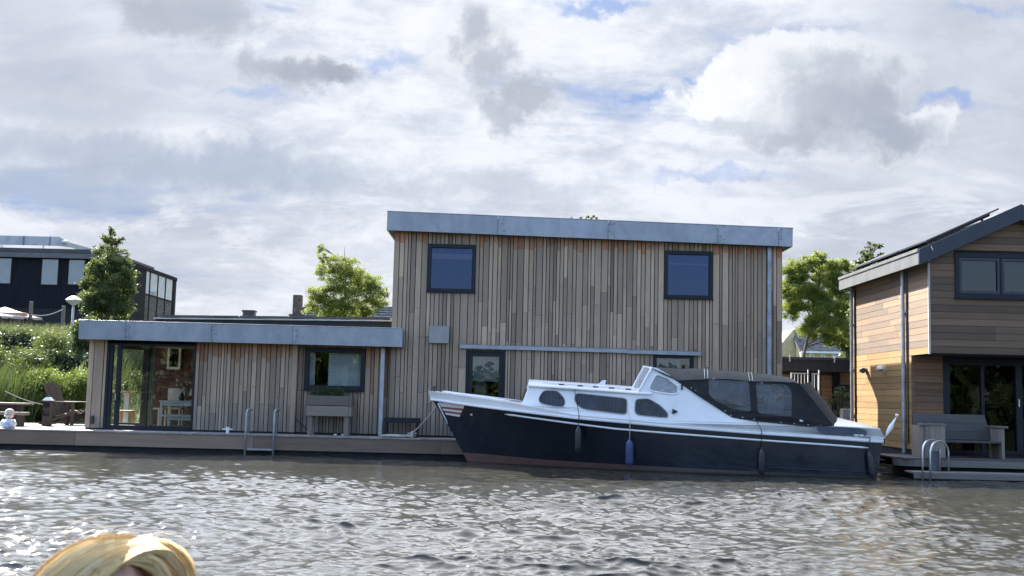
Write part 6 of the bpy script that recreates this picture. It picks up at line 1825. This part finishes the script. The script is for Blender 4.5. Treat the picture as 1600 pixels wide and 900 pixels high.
    MB().box(X(1312, 600, Y) + .06, X(1334, 600, Y) - .06, Y - .01, Y + .005, 1.0, zl - .40).build('pane', mat('dark_boat_glass', (.02, .022, .026), .08), f)
    # white barred gate
    Yg = 28.9; a, b = X(1236, 600, Yg), X(1281, 600, Yg); t = thing('barred_gate', 'white vertical bar gate behind the boat canvas', 'gate', (a, Yg, .6))
    zt0, zt1 = Z(1236, 584, Yg), Z(1281, 580, Yg); zb = .45
    xm0, xm1 = X(1264, 600, Yg), X(1268, 600, Yg)
    mb = MB()
    for (p, q) in ((a, xm0), (xm1, b)):
        mb.box(p, p + .03, Yg, Yg + .03, zb, zt0 + .03); mb.box(q - .03, q, Yg, Yg + .03, zb, zt1 + .03); mb.box(p + .03, q - .03, Yg, Yg + .03, zt0 + .0, zt0 + .03); mb.box(p + .03, q - .03, Yg, Yg + .03, zb + .1, zb + .13)
    fr = mb.build('gate_frame', WHITEM, t)
    mb = MB(); x = a + .09
    while x < b - .05:
        if not (xm0 - .05 < x < xm1 + .05): mb.box(x, x + .016, Yg + .005, Yg + .02, zb + .13, zt0)
        x += .085
    mb.build('bars', WHITEM, t)
    MB().box(xm0 + .004, xm1 - .004, Yg - .03, Yg + .06, zb - .2, zt0 + .1).build('post', BLACKW, t)
    # potted shrub and pale chest
    p = at(1313, 650, 29.2); t = build_leaf_mass('potted_shrub', 'small leafy potted shrub before the dark annexe door', 'plant', (p.x, 29.2, .72),
        [((X(px, py, 29.2), 29.2 + rr_.uniform(-.15, .15), Z(px, py, 29.2)), (.13, .13, .08)) for px, py in ((1313, 608), (1305, 616), (1322, 618), (1312, 625), (1301, 628), (1325, 630), (1316, 638), (1308, 645))], 420, .075, LEAF_MID, 77, aspect=.5, stems=True)
    MB().lathe([(.0, 0), (.13, 0), (.17, .28), (.15, .28), (.14, .24), (0, .24)], (p.x, 29.2, .5), 14).build('pot', mat('terracotta_dark', (.15, .09, .06), .8), t)
    p = at(1325, 648, 28.9); o = MB().box(p.x - .16, p.x + .12, 28.8, 29.1, .5, p.z + .15).build('storage_chest', mat('pale_grey_plastic', (.4, .4, .39), .6), None, bevel=.02); tag(o, 'small pale storage chest under the potted shrub', 'chest')
    # walkway they stand on
    o = MB().box(X(1200, 650, 28.5), X(1340, 650, 28.5), 28.3, 31, .38, .49).build('path', W_GREY, None); o['kind'] = 'structure'
far_houses()

# ------------------------------------------------------------------ garden furniture on the left deck
def adirondack(root_name, label, cx, cy, rot, group):
    t = thing(root_name, label, 'garden chair', (0, 0, 0), group)
    z0 = 0.0
    def part(nm, f): mb = MB(); f(mb); return mb.build(nm, W_CHAIR, t, bevel=.006)
    # facing +x: seat slopes back down towards -x, back leans away
    def seat(mb):
        for i in range(6):
            x = .40 - i * .10; z = .36 - i * .028; mb.bar((x, -.25, z), (x, .25, z), .088, .022, up=(.27, 0, 1))
    part('seat', seat)
    def back(mb):
        for i in range(6):
            y = -.235 + i * .094; h = .80 + .10 * math.cos((i - 2.5) * .55)
            b0 = Vector((-.14, y * .9, .22)); d = Vector((-.40, 0, .92)).normalized(); e = b0 + d * h + Vector((0, y * .25, 0))
            mb.T = .3 + .08 * i; mb.bar(b0, e, .086, .02, up=(.92, 0, .4))
        mb.bar((-.30, -.27, .55), (-.30, .27, .55), .05, .022, up=(0, 0, 1))
    part('backrest', back)
    for y in (-.30, .30):
        part('armrest', lambda mb: mb.box(-.42, .50, y - .065, y + .065, .555, .58))
        part('leg', lambda mb: mb.box(.36, .45, y - .014 + (.03 if y > 0 else -.03), y + .014 + (.03 if y > 0 else -.03), 0, .553))
        part('leg', lambda mb: mb.hexa([(-.62, y * .86 - .012, 0), (-.50, y * .86 - .012, 0), (-.50, y * .86 + .012, 0), (-.62, y * .86 + .012, 0), (.36, y * .86 - .012, .25), (.36, y * .86 - .012, .35), (.36, y * .86 + .012, .35), (.36, y * .86 + .012, .25)]))
    t.location = (cx, cy, DOCK_Z + .002); t.rotation_euler = (0, 0, rot); return t
def left_deck():
    g = 'garden chairs on the left deck'
    p = gz(98, 660, DOCK_Z)
    adirondack('garden_chair', 'dark slatted garden chair seen from its side beside the lantern', X(103, 655, 27.9), 27.9, R(-14), g)
    adirondack('garden_chair', 'dark slatted garden chair half hidden by the house corner post', X(131, 655, 28.3), 28.3, R(205), g)
    # timber lantern post with a pale cap
    Y = 26.9; x = X(74, 650, Y); z1 = Z(74, 622, Y)
    t = thing('garden_lantern', 'dark square garden lantern with a pale cap on the deck', 'lantern', (x, Y, DOCK_Z))
    MB().box(x - .09, x + .09, Y - .09, Y + .09, DOCK_Z + .001, z1 - .06).build('body', W_CHAIR, t, bevel=.008)
    mb = MB(); mb.hexa([(x - .11, Y - .11, z1 - .058), (x + .11, Y - .11, z1 - .058), (x + .11, Y + .11, z1 - .058), (x - .11, Y + .11, z1 - .058), (x - .05, Y - .05, z1 + .02), (x + .05, Y - .05, z1 + .02), (x + .05, Y + .05, z1 + .02), (x - .05, Y + .05, z1 + .02)]); mb.build('cap', mat('pale_zinc_cap', (.6, .6, .58), .5), t)
    MB().lathe([(0, .02), (.016, .02), (.02, .05), (0, .07)], (x, Y, z1), 8).build('knob', BLACKP, t)
    for k in range(2): MB().box(x - .075, x + .075, Y - .097, Y - .0905, z1 - .22 - k * .2, z1 - .10 - k * .2).build('pane', mat('dark_boat_glass', (.02, .022, .026), .08), t)
    # weathered table and bench at the left edge
    Y = 26.4; t = thing('garden_table', 'weathered timber table at the left edge of the deck', 'table', (X(10, 650, Y), Y, DOCK_Z))
    xa, xb = -14.4, X(37, 632, Y); zt = Z(20, 629.5, Y)
    mb = MB()
    for i in range(4): mb.T = .5 + .08 * i; mb.box(xa, xb, Y + i * .15, Y + i * .15 + .145, zt - .045, zt)
    mb.build('tabletop', W_GREY, t, bevel=.004)
    for px in (-50, 16):
        for yy in (Y + .06, Y + .45): x = X(px, 650, Y); MB().box(x - .045, x + .045, yy, yy + .08, DOCK_Z + .001, zt - .046).build('leg', W_CHAIR, t)
    mb = MB(); mb.box(xa, X(30, 640, Y), Y + .1, Y + .13, zt - .16, zt - .047); mb.build('apron', W_CHAIR, t)
    Y2 = 26.0; t = thing('garden_stool', 'weathered timber block bench in front of the table behind the figurine', 'bench', (X(28, 655, Y2), Y2, DOCK_Z))
    xa2, xb2 = X(-30, 650, Y2), X(38, 650, Y2); z2 = Z(28, 644, Y2)
    MB().box(xa2, xb2, Y2, Y2 + .3, z2 - .07, z2).build('seat', W_GREY, t, bevel=.006)
    for px in (-20, 27): x = X(px, 655, Y2); MB().box(x - .06, x + .06, Y2 + .04, Y2 + .26, DOCK_Z + .001, z2 - .071).build('leg', W_CHAIR, t)
    # child figurine sitting by the edge
    Y3 = 24.95; p = at(13, 672, Y3); sc = 29 / FPX * Y3
    t = thing('child_figurine', 'small child figurine with pale cap and white shirt at the deck edge', 'figurine', (p.x, Y3, DOCK_Z))
    CER = mat('white_glaze', (.62, .62, .62), .35, var=.06)
    k = sc / .42
    def q(a, b, c): return (p.x + a * k, Y3 + b * k, DOCK_Z + c * k)
    body = MB()
    body.lathe([(0, .001), (.13 * k, .001), (.15 * k, .05 * k), (.13 * k, .13 * k), (.085 * k, .19 * k), (.04 * k, .205 * k), (.04 * k, .225 * k), (0, .226 * k)], (p.x, Y3, DOCK_Z), 16)
    for s in (-1, 1): body.tube([q(s * .10, 0, .17), q(s * .16, -.03, .10), q(s * .10, -.12, .06)], [.04 * k, .036 * k, .03 * k], 8)
    body.build('body', CER, t, smooth=True)
    MB().box(p.x - .05 * k, p.x + .07 * k, Y3 - .165 * k, Y3 - .12 * k, DOCK_Z + .01 * k, DOCK_Z + .15 * k).build('bib', mat('pale_blue_glaze', (.33, .42, .60), .4), t, bevel=.012)
    hd = MB(); hd.lathe([(0, -.105 * k), (.05 * k, -.095 * k), (.085 * k, -.05 * k), (.095 * k, 0), (.08 * k, .055 * k), (.045 * k, .09 * k), (0, .1 * k)], q(0, 0, .31), 16)
    hd.lathe([(0, 0), (.012 * k, .004 * k), (.0, .02 * k)], q(0, -.09, .30), 6, axis=(0, -1, 0))
    h = hd.build('head', mat('skin_glaze', (.50, .34, .25), .4), t, smooth=True)
    mb = MB(); mb.lathe([(.102 * k, -.015 * k), (.104 * k, .02 * k), (.09 * k, .07 * k), (.05 * k, .105 * k), (0, .115 * k)], q(0, .005, .32), 16); mb.tube([q(-.05, -.10, .325), q(0, -.135, .32), q(.05, -.10, .325)], [.02 * k, .024 * k, .02 * k], 6); mb.build('cap', mat('straw_cap', (.45, .38, .32), .7, var=.12), h, smooth='auto')
    MB().tube([q(-.075, -.055, .275), q(-.03, -.09, .268), q(.03, -.09, .268), q(.075, -.055, .275)], .022 * k, 6).build('mouth_cover', CER, h, smooth=True)
    for s in (-1, 1): MB().lathe([(0, 0), (.012 * k, .002), (0, .006)], q(s * .035, -.088, .312), 6, axis=(0, -1, 0)).build('eye', BLACKP, h)
    # lines from the left
    a, b = at(-4, 522, 27), at(66, 565, 29.2); pts = [a.lerp(b, i / 12) + Vector((0, 0, -.12 * math.sin(math.pi * i / 12))) for i in range(13)]
    o = MB().tube(pts, .012, 5).build('dark_cable', BLACKP, None); tag(o, 'thin dark cable slanting into the reeds from the left edge', 'cable')
    a, b = at(8, 611, 26.5), at(78, 634, 27.0); o = MB().tube([a.lerp(b, i / 8) + Vector((0, 0, -.05 * math.sin(math.pi * i / 8))) for i in range(9)], .010, 5).build('thin_rope', ROPE, None); tag(o, 'thin pale rope strung before the reeds to the lantern', 'rope')
left_deck()
dock_things()

# ------------------------------------------------------------------ inside the glazed room
def room():
    zf = .454
    WHT = mat('white_furniture', (.66, .66, .63), .5, var=.04)
    Y = 27.0; xa, xb = X(247, 640, Y), X(303, 640, Y) + .45; zt = Z(275, 626, Y)
    t = thing('dining_table', 'white dining table seen through the corner glazing', 'table', ((xa + xb) / 2, Y + .4, zf))
    MB().box(xa, xb, Y, Y + .8, zt - .035, zt).build('tabletop', WHT, t, bevel=.004)
    MB().box(xa + .06, xb - .06, Y + .04, Y + .76, zt - .13, zt - .036).build('apron', WHT, t)
    for x in (xa + .03, xb - .09):
        for y in (Y + .03, Y + .71): MB().box(x, x + .06, y, y + .06, zf, zt - .036).build('leg', WHT, t)
    Y2 = 26.6; xa2, xb2 = X(252, 650, Y2), X(303, 650, Y2) + .3; zb = Z(275, 648, Y2)
    t = thing('dining_bench', 'white bench in front of the dining table', 'bench', ((xa2 + xb2) / 2, Y2, zf))
    MB().box(xa2, xb2, Y2 - .02, Y2 + .32, zb - .05, zb).build('seat', WHT, t, bevel=.004)
    MB().box(xa2 + .12, xb2 - .1, Y2 + .03, Y2 + .27, zb - .13, zb - .051).build('apron', WHT, t)
    for x in (xa2 + .14, xb2 - .2): MB().box(x, x + .06, Y2 + .05, Y2 + .25, zf, zb - .131).build('leg', WHT, t)
    def chair(cx, cy, rot, lab, hh=.95):
        t = thing('dining_chair', lab, 'chair', (0, 0, 0), 'white dining chairs')
        MB().box(-.21, .21, -.21, .21, .43, .47).build('seat', WHT, t, bevel=.01)
        mb = MB(); mb.box(-.21, .21, .19, .225, .5, hh); mb.build('backrest', WHT, t, bevel=.012)
        for sx in (-.19, .15):
            for sy in (-.20, .165): MB().box(sx, sx + .04, sy, sy + .04, 0, .429 if sy < 0 else .5).build('leg', WHT, t)
        t.location = (cx, cy, zf); t.rotation_euler = (0, 0, rot)
    chair(X(243, 640, 27.3), 27.3, R(80), 'white chair at the left end of the dining table')
    chair(X(272, 640, 28.3), 28.3, R(5), 'white round backed chair behind the dining table')
    Y = 26.75; t = thing('wooden_stool', 'tall pale wooden stool behind the sliding door', 'stool', (X(196, 650, Y), Y, zf))
    WD = mat('pale_pine', (.45, .30, .17), .6, var=.15, stretch=(4, 4, .4)); x = X(195, 650, Y); z = Z(195, 641, Y)
    MB().box(x - .22, x + .2, Y - .15, Y + .2, z - .04, z).build('seat', WD, t, bevel=.006)
    for sx in (-.17, .12):
        for sy in (-.12, .13): MB().box(x + sx, x + sx + .06, Y + sy, Y + sy + .06, zf, z - .041).build('leg', WD, t)
    Y = 28.2; x = X(199, 620, Y); t = thing('bar_table', 'narrow tall wooden bar table behind the stool', 'table', (x, Y, zf)); z = Z(199, 611, Y)
    MB().box(x - .35, x + .25, Y - .2, Y + .25, z - .04, z).build('tabletop', WD, t, bevel=.006)
    MB().box(x - .06, x + .06, Y - .06, Y + .06, zf + .031, z - .041).build('leg', WHT, t); MB().box(x - .25, x + .2, Y - .18, Y + .2, zf, zf + .03).build('foot', WHT, t)
    build_leaf_mass('indoor_plant', 'leafy indoor plant standing on the bar table', 'plant', (x, Y, z), [((x + rr_.uniform(-.4, .35), Y + rr_.uniform(-.15, .15), z + .1 + rr_.uniform(0, .35)), (.14, .12, .12)) for _ in range(9)], 700, .06, LEAF_DARK, 81, stems=True)
    # table lamp and flowers on the table
    Y = 27.4; x = X(301, 620, Y); zt = Z(275, 626, 27.0) + .002
    t = thing('table_lamp', 'small white shaded lamp on the dining table', 'lamp', (x, Y, zt))
    MB().lathe([(0, 0), (.06, 0), (.06, .015), (.015, .03), (.012, .13), (0, .13)], (x, Y, zt), 12).build('base', WHT, t, smooth='auto')
    MB().lathe([(.085, .13), (.055, .30), (.052, .30), (.08, .13)], (x, Y, zt), 16).build('lamp_shade', mat('linen_shade', (.7, .68, .62), .8), t, smooth='auto')
    x = X(284, 620, Y); t = thing('flower_vase', 'dark vase of pink flowers on the dining table', 'vase', (x, Y, zt))
    MB().lathe([(0, 0), (.05, 0), (.075, .07), (.05, .14), (.035, .17), (.045, .19), (0, .18)], (x, Y, zt), 14).build('vase', BLACKP, t, smooth='auto')
    mb = MB(); fl = MB(); r = random.Random(3)
    for i in range(9):
        e = Vector((x + r.uniform(-.25, .3), Y + r.uniform(-.1, .1), zt + r.uniform(.30, .5))); mb.tube([(x, Y, zt + .17), ((x + e.x) / 2 + r.uniform(-.03, .03), (Y + e.y) / 2, zt + .3), e], .004, 4)
        fl.lathe([(0, -.03), (.03, -.02), (.045, .005), (.03, .03), (0, .035)], e, 8)
    mb.build('stems', LEAF_DARK, t); fl.build('flowers', mat('dusty_pink_petals', (.55, .38, .36), .7, var=.2), t, smooth=True)
room()

# unseen wooded bank behind the viewer, its trees shaped for dark reflections in the panes
def far_bank():
    r = random.Random(90); cl = []
    for i in range(700):
        x = r.uniform(-95, 95); hgt = 3.2 if -10 < x < 20 else 8.5
        if abs(x - 5) < 22 and not -10 < x < 20: hgt = 6
        q = r.uniform(1.0, 1.9); cl.append(((x, -46 + r.uniform(-3, 3), r.uniform(.5, hgt - q * .6)), (q * 1.2, q, q)))
    rs = np.random.RandomState(91); pos, tone = clumps_to_leaves(cl, 110000, rs, .4)
    p2, t2 = clumps_to_leaves(cl, 5000, rs, .6)
    o = quads_object('unseen_treeline', np.concatenate([leaf_arrays(pos, .9, rs, aspect=.6), leaf_arrays(p2, 2.6, rs, aspect=.8)]), np.concatenate([tone, t2 * .5]), LEAF_DARK); tag(o, 'unseen wooded far bank across the canal, shaped for the reflections', None, None, 'stuff')
    o = MB().box(-420, 420, -330, -44, -.5, .5).build('far_bank', mat('grassy_ground', (0.06, 0.075, 0.025), 0.95), None); o['kind'] = 'structure'
far_bank()
# ------------------------------------------------------------------ the woman in front and the boat she sits in
def skin_mesh(name, verts, edges, radii, m, parent, sub=2, root=0):
    me = bpy.data.meshes.new(name); off = OFF[parent.name] if parent is not None else Vector()
    me.from_pydata([tuple(Vector(v) - off) for v in verts], edges, []); o = bpy.data.objects.new(name, me); COL.objects.link(o)
    if parent is not None: o.parent = parent
    OFF[o.name] = Vector(off)
    md = o.modifiers.new('skin', 'SKIN'); sv = me.skin_vertices[0].data
    for i, r_ in enumerate(radii): sv[i].radius = (r_, r_) if not isinstance(r_, tuple) else r_
    sv[root].use_root = True
    md.use_smooth_shade = True
    s = o.modifiers.new('sub', 'SUBSURF'); s.levels = sub; s.render_levels = sub
    me.materials.append(m); return o

def woman():
    c = at(183, 905, 1.78)                     # middle of the skull, just under the frame
    top = at(200, 833, 1.78).z
    H = Vector((c.x - .019, c.y, top - .135))         # head centre
    fy = R(-32)                                # face turned to her left, towards the right of the picture
    f = Vector((math.sin(-fy), -math.cos(fy), -.30)).normalized()     # where the face points
    rt = Vector((0, 0, 1)).cross(f).normalized() * -1; up = rt.cross(f).normalized()
    if up.z < 0: up = -up
    SK = mat('fair_skin', (.68, .45, .39), .5, var=.05, vscale=14, bump=.05, bscale=90)
    seat_z = H.z - .80
    t = thing('person', 'woman with windblown blond hair seated in the foreground, face turned right', 'person', (H.x, H.y, seat_z))
    # body: pelvis, spine, neck, head, arms, legs as one surface (facing the same way, flattened f)
    g = Vector((f.x, f.y, 0)).normalized(); r = Vector((-g.y, g.x, 0)) ; Zv = Vector((0, 0, 1))
    def b(a, fr, z): return H + r * a + g * fr + Zv * z
    V = []; E = []; Rd = []
    def v(p, rad, link=None):
        V.append(p); Rd.append(rad); i = len(V) - 1
        if link is not None: E.append((link, i))
        return i
    pel = v(b(0, -.06, -.70), (.15, .12)); wa = v(b(0, -.05, -.56), (.13, .10), pel); ch = v(b(0, -.04, -.38), (.15, .115), wa); sh = v(b(0, -.035, -.24), (.10, .09), ch)
    nk = v(b(0, -.02, -.15), .056, sh); n2 = v(b(0, -.005, -.085), .054, nk)
    for s in (-1, 1):
        a = v(b(s * .165, -.04, -.265), .058, sh); e = v(b(s * .235, .02, -.52), .040, a); wr = v(b(s * .13, .26, -.60), .027, e)
        pm = v(b(s * .11, .33, -.615), (.034, .02), wr)
        hp = v(b(s * .09, -.02, -.74), .095, pel); kn = v(b(s * .12, .40, -.70), .062, hp); an = v(b(s * .12, .44, -1.10), .040, kn); v(b(s * .13, .60, -1.14), .034, an)
    skin_mesh('body', V, E, Rd, mat('white_blouse_cloth', (.62, .62, .60), .85, var=.06), t)
    # five fingers on each hand
    for s in (-1, 1):
        for k in range(5):
            pts = []
            base = b(s * (.11 + (-.028 + k * .016 if k < 4 else .03) * 1), .345 if k < 4 else .30, -.612)
            L = (.062, .074, .070, .056, .05)[k]
            d = g if k < 4 else (g * .7 - r * s * .6).normalized()
            pts = [base, base + d * L * .5 + Zv * .006, base + d * L - Zv * .012]
            skin_mesh('finger', pts, [(0, 1), (1, 2)], [.0095, .0085, .0065], SK, t, sub=1)
    # head: ellipsoid pushed into a face
    def hp(x, y, z):   # head coordinates: x to her left, y forward, z up
        return H + (rt * x + f * y + up * z) * .96
    rows = []; nlat, nlon = 28, 40
    for i in range(nlat + 1):
        th = math.pi * i / nlat; row = []
        for k in range(nlon):
            ph = 2 * math.pi * k / nlon
            x, y, z = math.sin(th) * math.sin(ph), math.sin(th) * math.cos(ph), math.cos(th)
            X_, Y_, Z_ = .074 * x, .094 * y, .118 * z
            if z < 0: X_ *= 1 - .30 * (-z) ** 1.3; Y_ = Y_ * (1 - .10 * -z) + .012 * -z
            if y > 0:
                Y_ += .022 * math.exp(-((x / .17) ** 2 + ((z + .16) / .16) ** 2))       # nose
                Y_ -= .010 * (math.exp(-(((x - .36) / .2) ** 2 + ((z - .05) / .13) ** 2)) + math.exp(-(((x + .36) / .2) ** 2 + ((z - .05) / .13) ** 2)))
                Y_ += .006 * math.exp(-((x / .3) ** 2 + ((z + .47) / .08) ** 2)); Y_ += .008 * math.exp(-((x / .3) ** 2 + ((z + .85) / .2) ** 2))
            row.append(hp(X_, Y_, Z_))
        rows.append(row)
    mb = MB(); mb.grid(rows, closed=True)
    for s in (-1, 1):  # ears
        mb.tube([hp(s * .072, -.005, .02), hp(s * .083, -.012, .028), hp(s * .086, -.018, 0), hp(s * .080, -.010, -.03), hp(s * .072, -.002, -.034)], [.007, .009, .010, .009, .006], 8)
    hd = mb.build('head', SK, t, smooth=True)
    for s in (-1, 1):
        e = hp(s * .030, .079, .004); ey = MB().lathe([(0, -.011), (.008, -.008), (.0115, 0), (.008, .008), (0, .0115)], e, 12, axis=f).build('eye', mat('eye_white', (.75, .75, .73), .2), hd, smooth=True); MB().lathe([(0, 0), (.0055, .0), (.004, .0015), (0, .002)], e + f * .0105, 12, axis=f).build('iris', mat('blue_iris', (.05, .09, .14), .2), hd)
    mb = MB(); mb.tube([hp(-.022, .088, -.058), hp(-.008, .097, -.054), hp(0, .098, -.056), hp(.008, .097, -.054), hp(.022, .088, -.058)], [.002, .005, .005, .005, .002], 8); mb.build('lips', mat('lip', (.50, .22, .2), .4), hd, smooth=True)
    for s in (-1, 1): MB().tube([hp(s * .045, .076, .028), hp(s * .03, .087, .034), hp(s * .014, .091, .030)], [.002, .0035, .003], 6).build('eyebrow', mat('fair_brow', (.25, .17, .09), .8), hd, smooth=True)
    # hair: thick locks of tapering strands from a parting, over the skull and down
    HM, gg, p, out = new_mat('blond_hair')
    a_ = gg.n.new('ShaderNodeAttribute'); a_.attribute_name = 'tone'
    cr = gg.n.new('ShaderNodeValToRGB'); gg.put(cr.inputs[0], a_.outputs['Fac'])
    cr.color_ramp.elements[0].color = (.36, .19, .07, 1); cr.color_ramp.elements[1].color = (.86, .71, .43, 1)
    e_ = cr.color_ramp.elements.new(.45); e_.color = (.78, .57, .27, 1)
    gg.put(p.inputs['Base Color'], cr.outputs[0]); p.inputs['Roughness'].default_value = .5; p.inputs['Specular IOR Level'].default_value = .3
    tr_ = gg.n.new('ShaderNodeBsdfTranslucent'); gg.put(tr_.inputs[0], cr.outputs[0]); mx_ = gg.n.new('ShaderNodeMixShader'); mx_.inputs[0].default_value = .10
    gg.l.new(p.outputs[0], mx_.inputs[1]); gg.l.new(tr_.outputs[0], mx_.inputs[2]); gg.l.new(mx_.outputs[0], out.inputs[0])
    rr = random.Random(21)
    HA, HB, HC = .134, .122, .135           # half widths of the hair: across, front to back, height
    def shell(d, k): return H + Vector((d.x * HA, d.y * HB, d.z * HC)) * k + Vector((.034 * d.z if d.z > 0 else 0, 0, 0))
    def V3(*a): return Vector(a).normalized()
    # under layer that closes the gaps, open at the face
    mb = MB(); cap = []
    for i in range(19):
        th = math.pi * .66 * i / 18; row = []
        for k in range(48):
            ph = 2 * math.pi * k / 48; fr_ = max(0, math.cos(ph - math.atan2(f.x, -f.y)))
            thm = th * (1 - .80 * fr_ ** 1.2)
            d = Vector((math.sin(thm) * math.sin(ph), -math.sin(thm) * math.cos(ph), math.cos(thm)))
            row.append(shell(d, .895 - .16 * fr_ ** 2))
        cap.append(row)
    mb.grid(cap, closed=True); mb.build('hair_cap', mat('brown_under_hair', (.20, .10, .045), .7, var=.3, vscale=40, stretch=(4, 4, 1)), hd, smooth=True)
    mb = MB()
    def strand(pts, w0, tone):
        n_ = len(pts); mb.T = min(1, max(0, tone)); mb.tube(pts, [w0 * (1 - .8 * (i / (n_ - 1)) ** 3) for i in range(n_)], 3, cap=False)
    P0, P1 = V3(.0, .55, .83), V3(.16, -.60, .76)      # the parting, back to front
    def lerp3(a, b, c, u): return (a.lerp(b, u * 2) if u < .5 else b.lerp(c, u * 2 - 1)).normalized()
    def flow(p, sd_, e, lift, puff, sway):
        """one strand from the parting: p along it, to the left (-1) or right (1)"""
        r0 = (P0.lerp(P1, p) + Vector(((rr.gauss(0, .05) + .09 * math.sin(p * 9)) * max(0, 1 - p * 1.05), rr.gauss(0, .02), 0))).normalized()
        pts = []
        for j in range(11):
            t_ = j / 10
            d = (lerp3(r0, V3(.62, -.30, .78), e, t_) if sd_ > 0 and p > .5 else r0.slerp(e, t_))
            k = .925 + lift + (.075) * min(1, t_ / .22) * (1 - .25 * max(0, .22 - t_)) + puff * math.sin(math.pi * min(1, t_ * 1.15)) ** 1.3
            q = shell(d, k); q += Vector((sway * math.sin(t_ * 5), 0, 0)); pts.append(q)
        return pts
    locks = []
    for i in range(150):
        locks.append((rr.random(), -1 if rr.random() < .62 else 1, rr.uniform(-1, 1), rr.gauss(.58, .27), rr.uniform(-.025, .022), rr.gauss(0, .005)))
    for i in range(14000):
        p, sd, jt, tn, lf, sw = locks[rr.randrange(len(locks))]
        p = min(1, max(0, p + rr.gauss(0, .03)))
        if sd < 0:
            e = lerp3(V3(-.9, .25, -.6), V3(-.85, -.58, -.75), V3(-.50, -1.0, -.80), p)
            e = (e + Vector((rr.gauss(0, .03), rr.gauss(0, .03), jt * .10 + rr.gauss(0, .03)))).normalized(); puff = .012
        else:
            e = lerp3(V3(.75, .75, -.6), V3(1, .25, -.5), V3(1.0, .05, -.35), p)
            e = (e + Vector((rr.gauss(0, .03), rr.gauss(0, .03), jt * .08 + rr.gauss(0, .03)))).normalized(); puff = .01 + .10 * max(0, p - .55) / .45
        strand(flow(p, sd, e, lf + rr.uniform(-.02, .008), puff, sw), rr.uniform(.0004, .0008), tn + rr.gauss(0, .12))
    # deep swept fringe curling back at the picture's right
    for i in range(3200):
        lk = random.Random(rr.randrange(26) * 11 + 3); p = min(1, .78 + .22 * lk.random() + rr.gauss(0, .01))
        r0 = P0.lerp(P1, p).normalized(); mid = V3(.66 + lk.uniform(-.06, .06), -.52, .74 + lk.uniform(-.05, .12)); e = V3(1.0, -.30, -.25 + lk.uniform(-.2, .2))
        tn = lk.gauss(.55, .22) + rr.gauss(0, .1); dep = lk.uniform(0, 1) * .16 + rr.uniform(0, .04)
        pts = []
        for j in range(11):
            t_ = j / 10; d = lerp3(r0, mid, e, t_); d2 = lerp3(r0, mid, e, max(0, t_ - .08)); d = (d + d2).normalized()
            pts.append(shell(d, .90 + .17 * math.sin(math.pi * min(1, t_ * .95 + .04)) ** .8 - dep * math.sin(math.pi * t_)))
        strand(pts, rr.uniform(.0004, .0008), tn)
    # a few loose hairs lifted by the wind
    for i in range(6):
        p = rr.random(); sd = rr.choice((-1, 1)); e = V3(sd * .8, rr.uniform(-.4, .6), rr.uniform(-.2, .5)); L = rr.uniform(.02, .10)
        r0 = P0.lerp(P1, p).normalized(); strand([shell(r0.slerp(e, .8 * t_), 1.0 + L * math.sin(math.pi * t_ * .8) * 2) for t_ in [k / 10 for k in range(11)]], .00028, .9)
    strand([at(*q) for q in ((150, 842, 1.80), (128, 846, 1.80), (108, 846, 1.81), (100, 838, 1.81), (104, 826, 1.82), (116, 816, 1.82), (138, 809, 1.83), (160, 807, 1.83))], .0004, .95)
    mb.build('hair', HM, hd, smooth=True, fix=False)
    # open tour boat under her
    t2 = thing('tour_boat', 'open timber launch carrying the blond woman, below the frame', 'boat', (-.3, 1.2, seat_z - .6))
    zf = H.z - 1.18
    mb = MB(); mb.box(-2.6, 2.2, -1.0, 2.6, zf - .06, zf); mb.build('floor_boards', W_GREY, t2)
    mb = MB(); mb.box(-2.6, 2.2, 2.60, 2.66, -.3, .48); mb.box(-2.6, 2.2, -1.06, -1.0, -.3, .48); mb.box(-2.6, 2.2, -.999, 2.599, -.3, -.2); mb.build('hull', mat('dark_green_paint', (.02, .05, .035), .3), t2)
    mb = MB(); mb.box(H.x - .9, H.x + .9, H.y - .22, H.y + .28, seat_z - .07, seat_z - .02); mb.build('bench', W_GREY, t2)
woman()
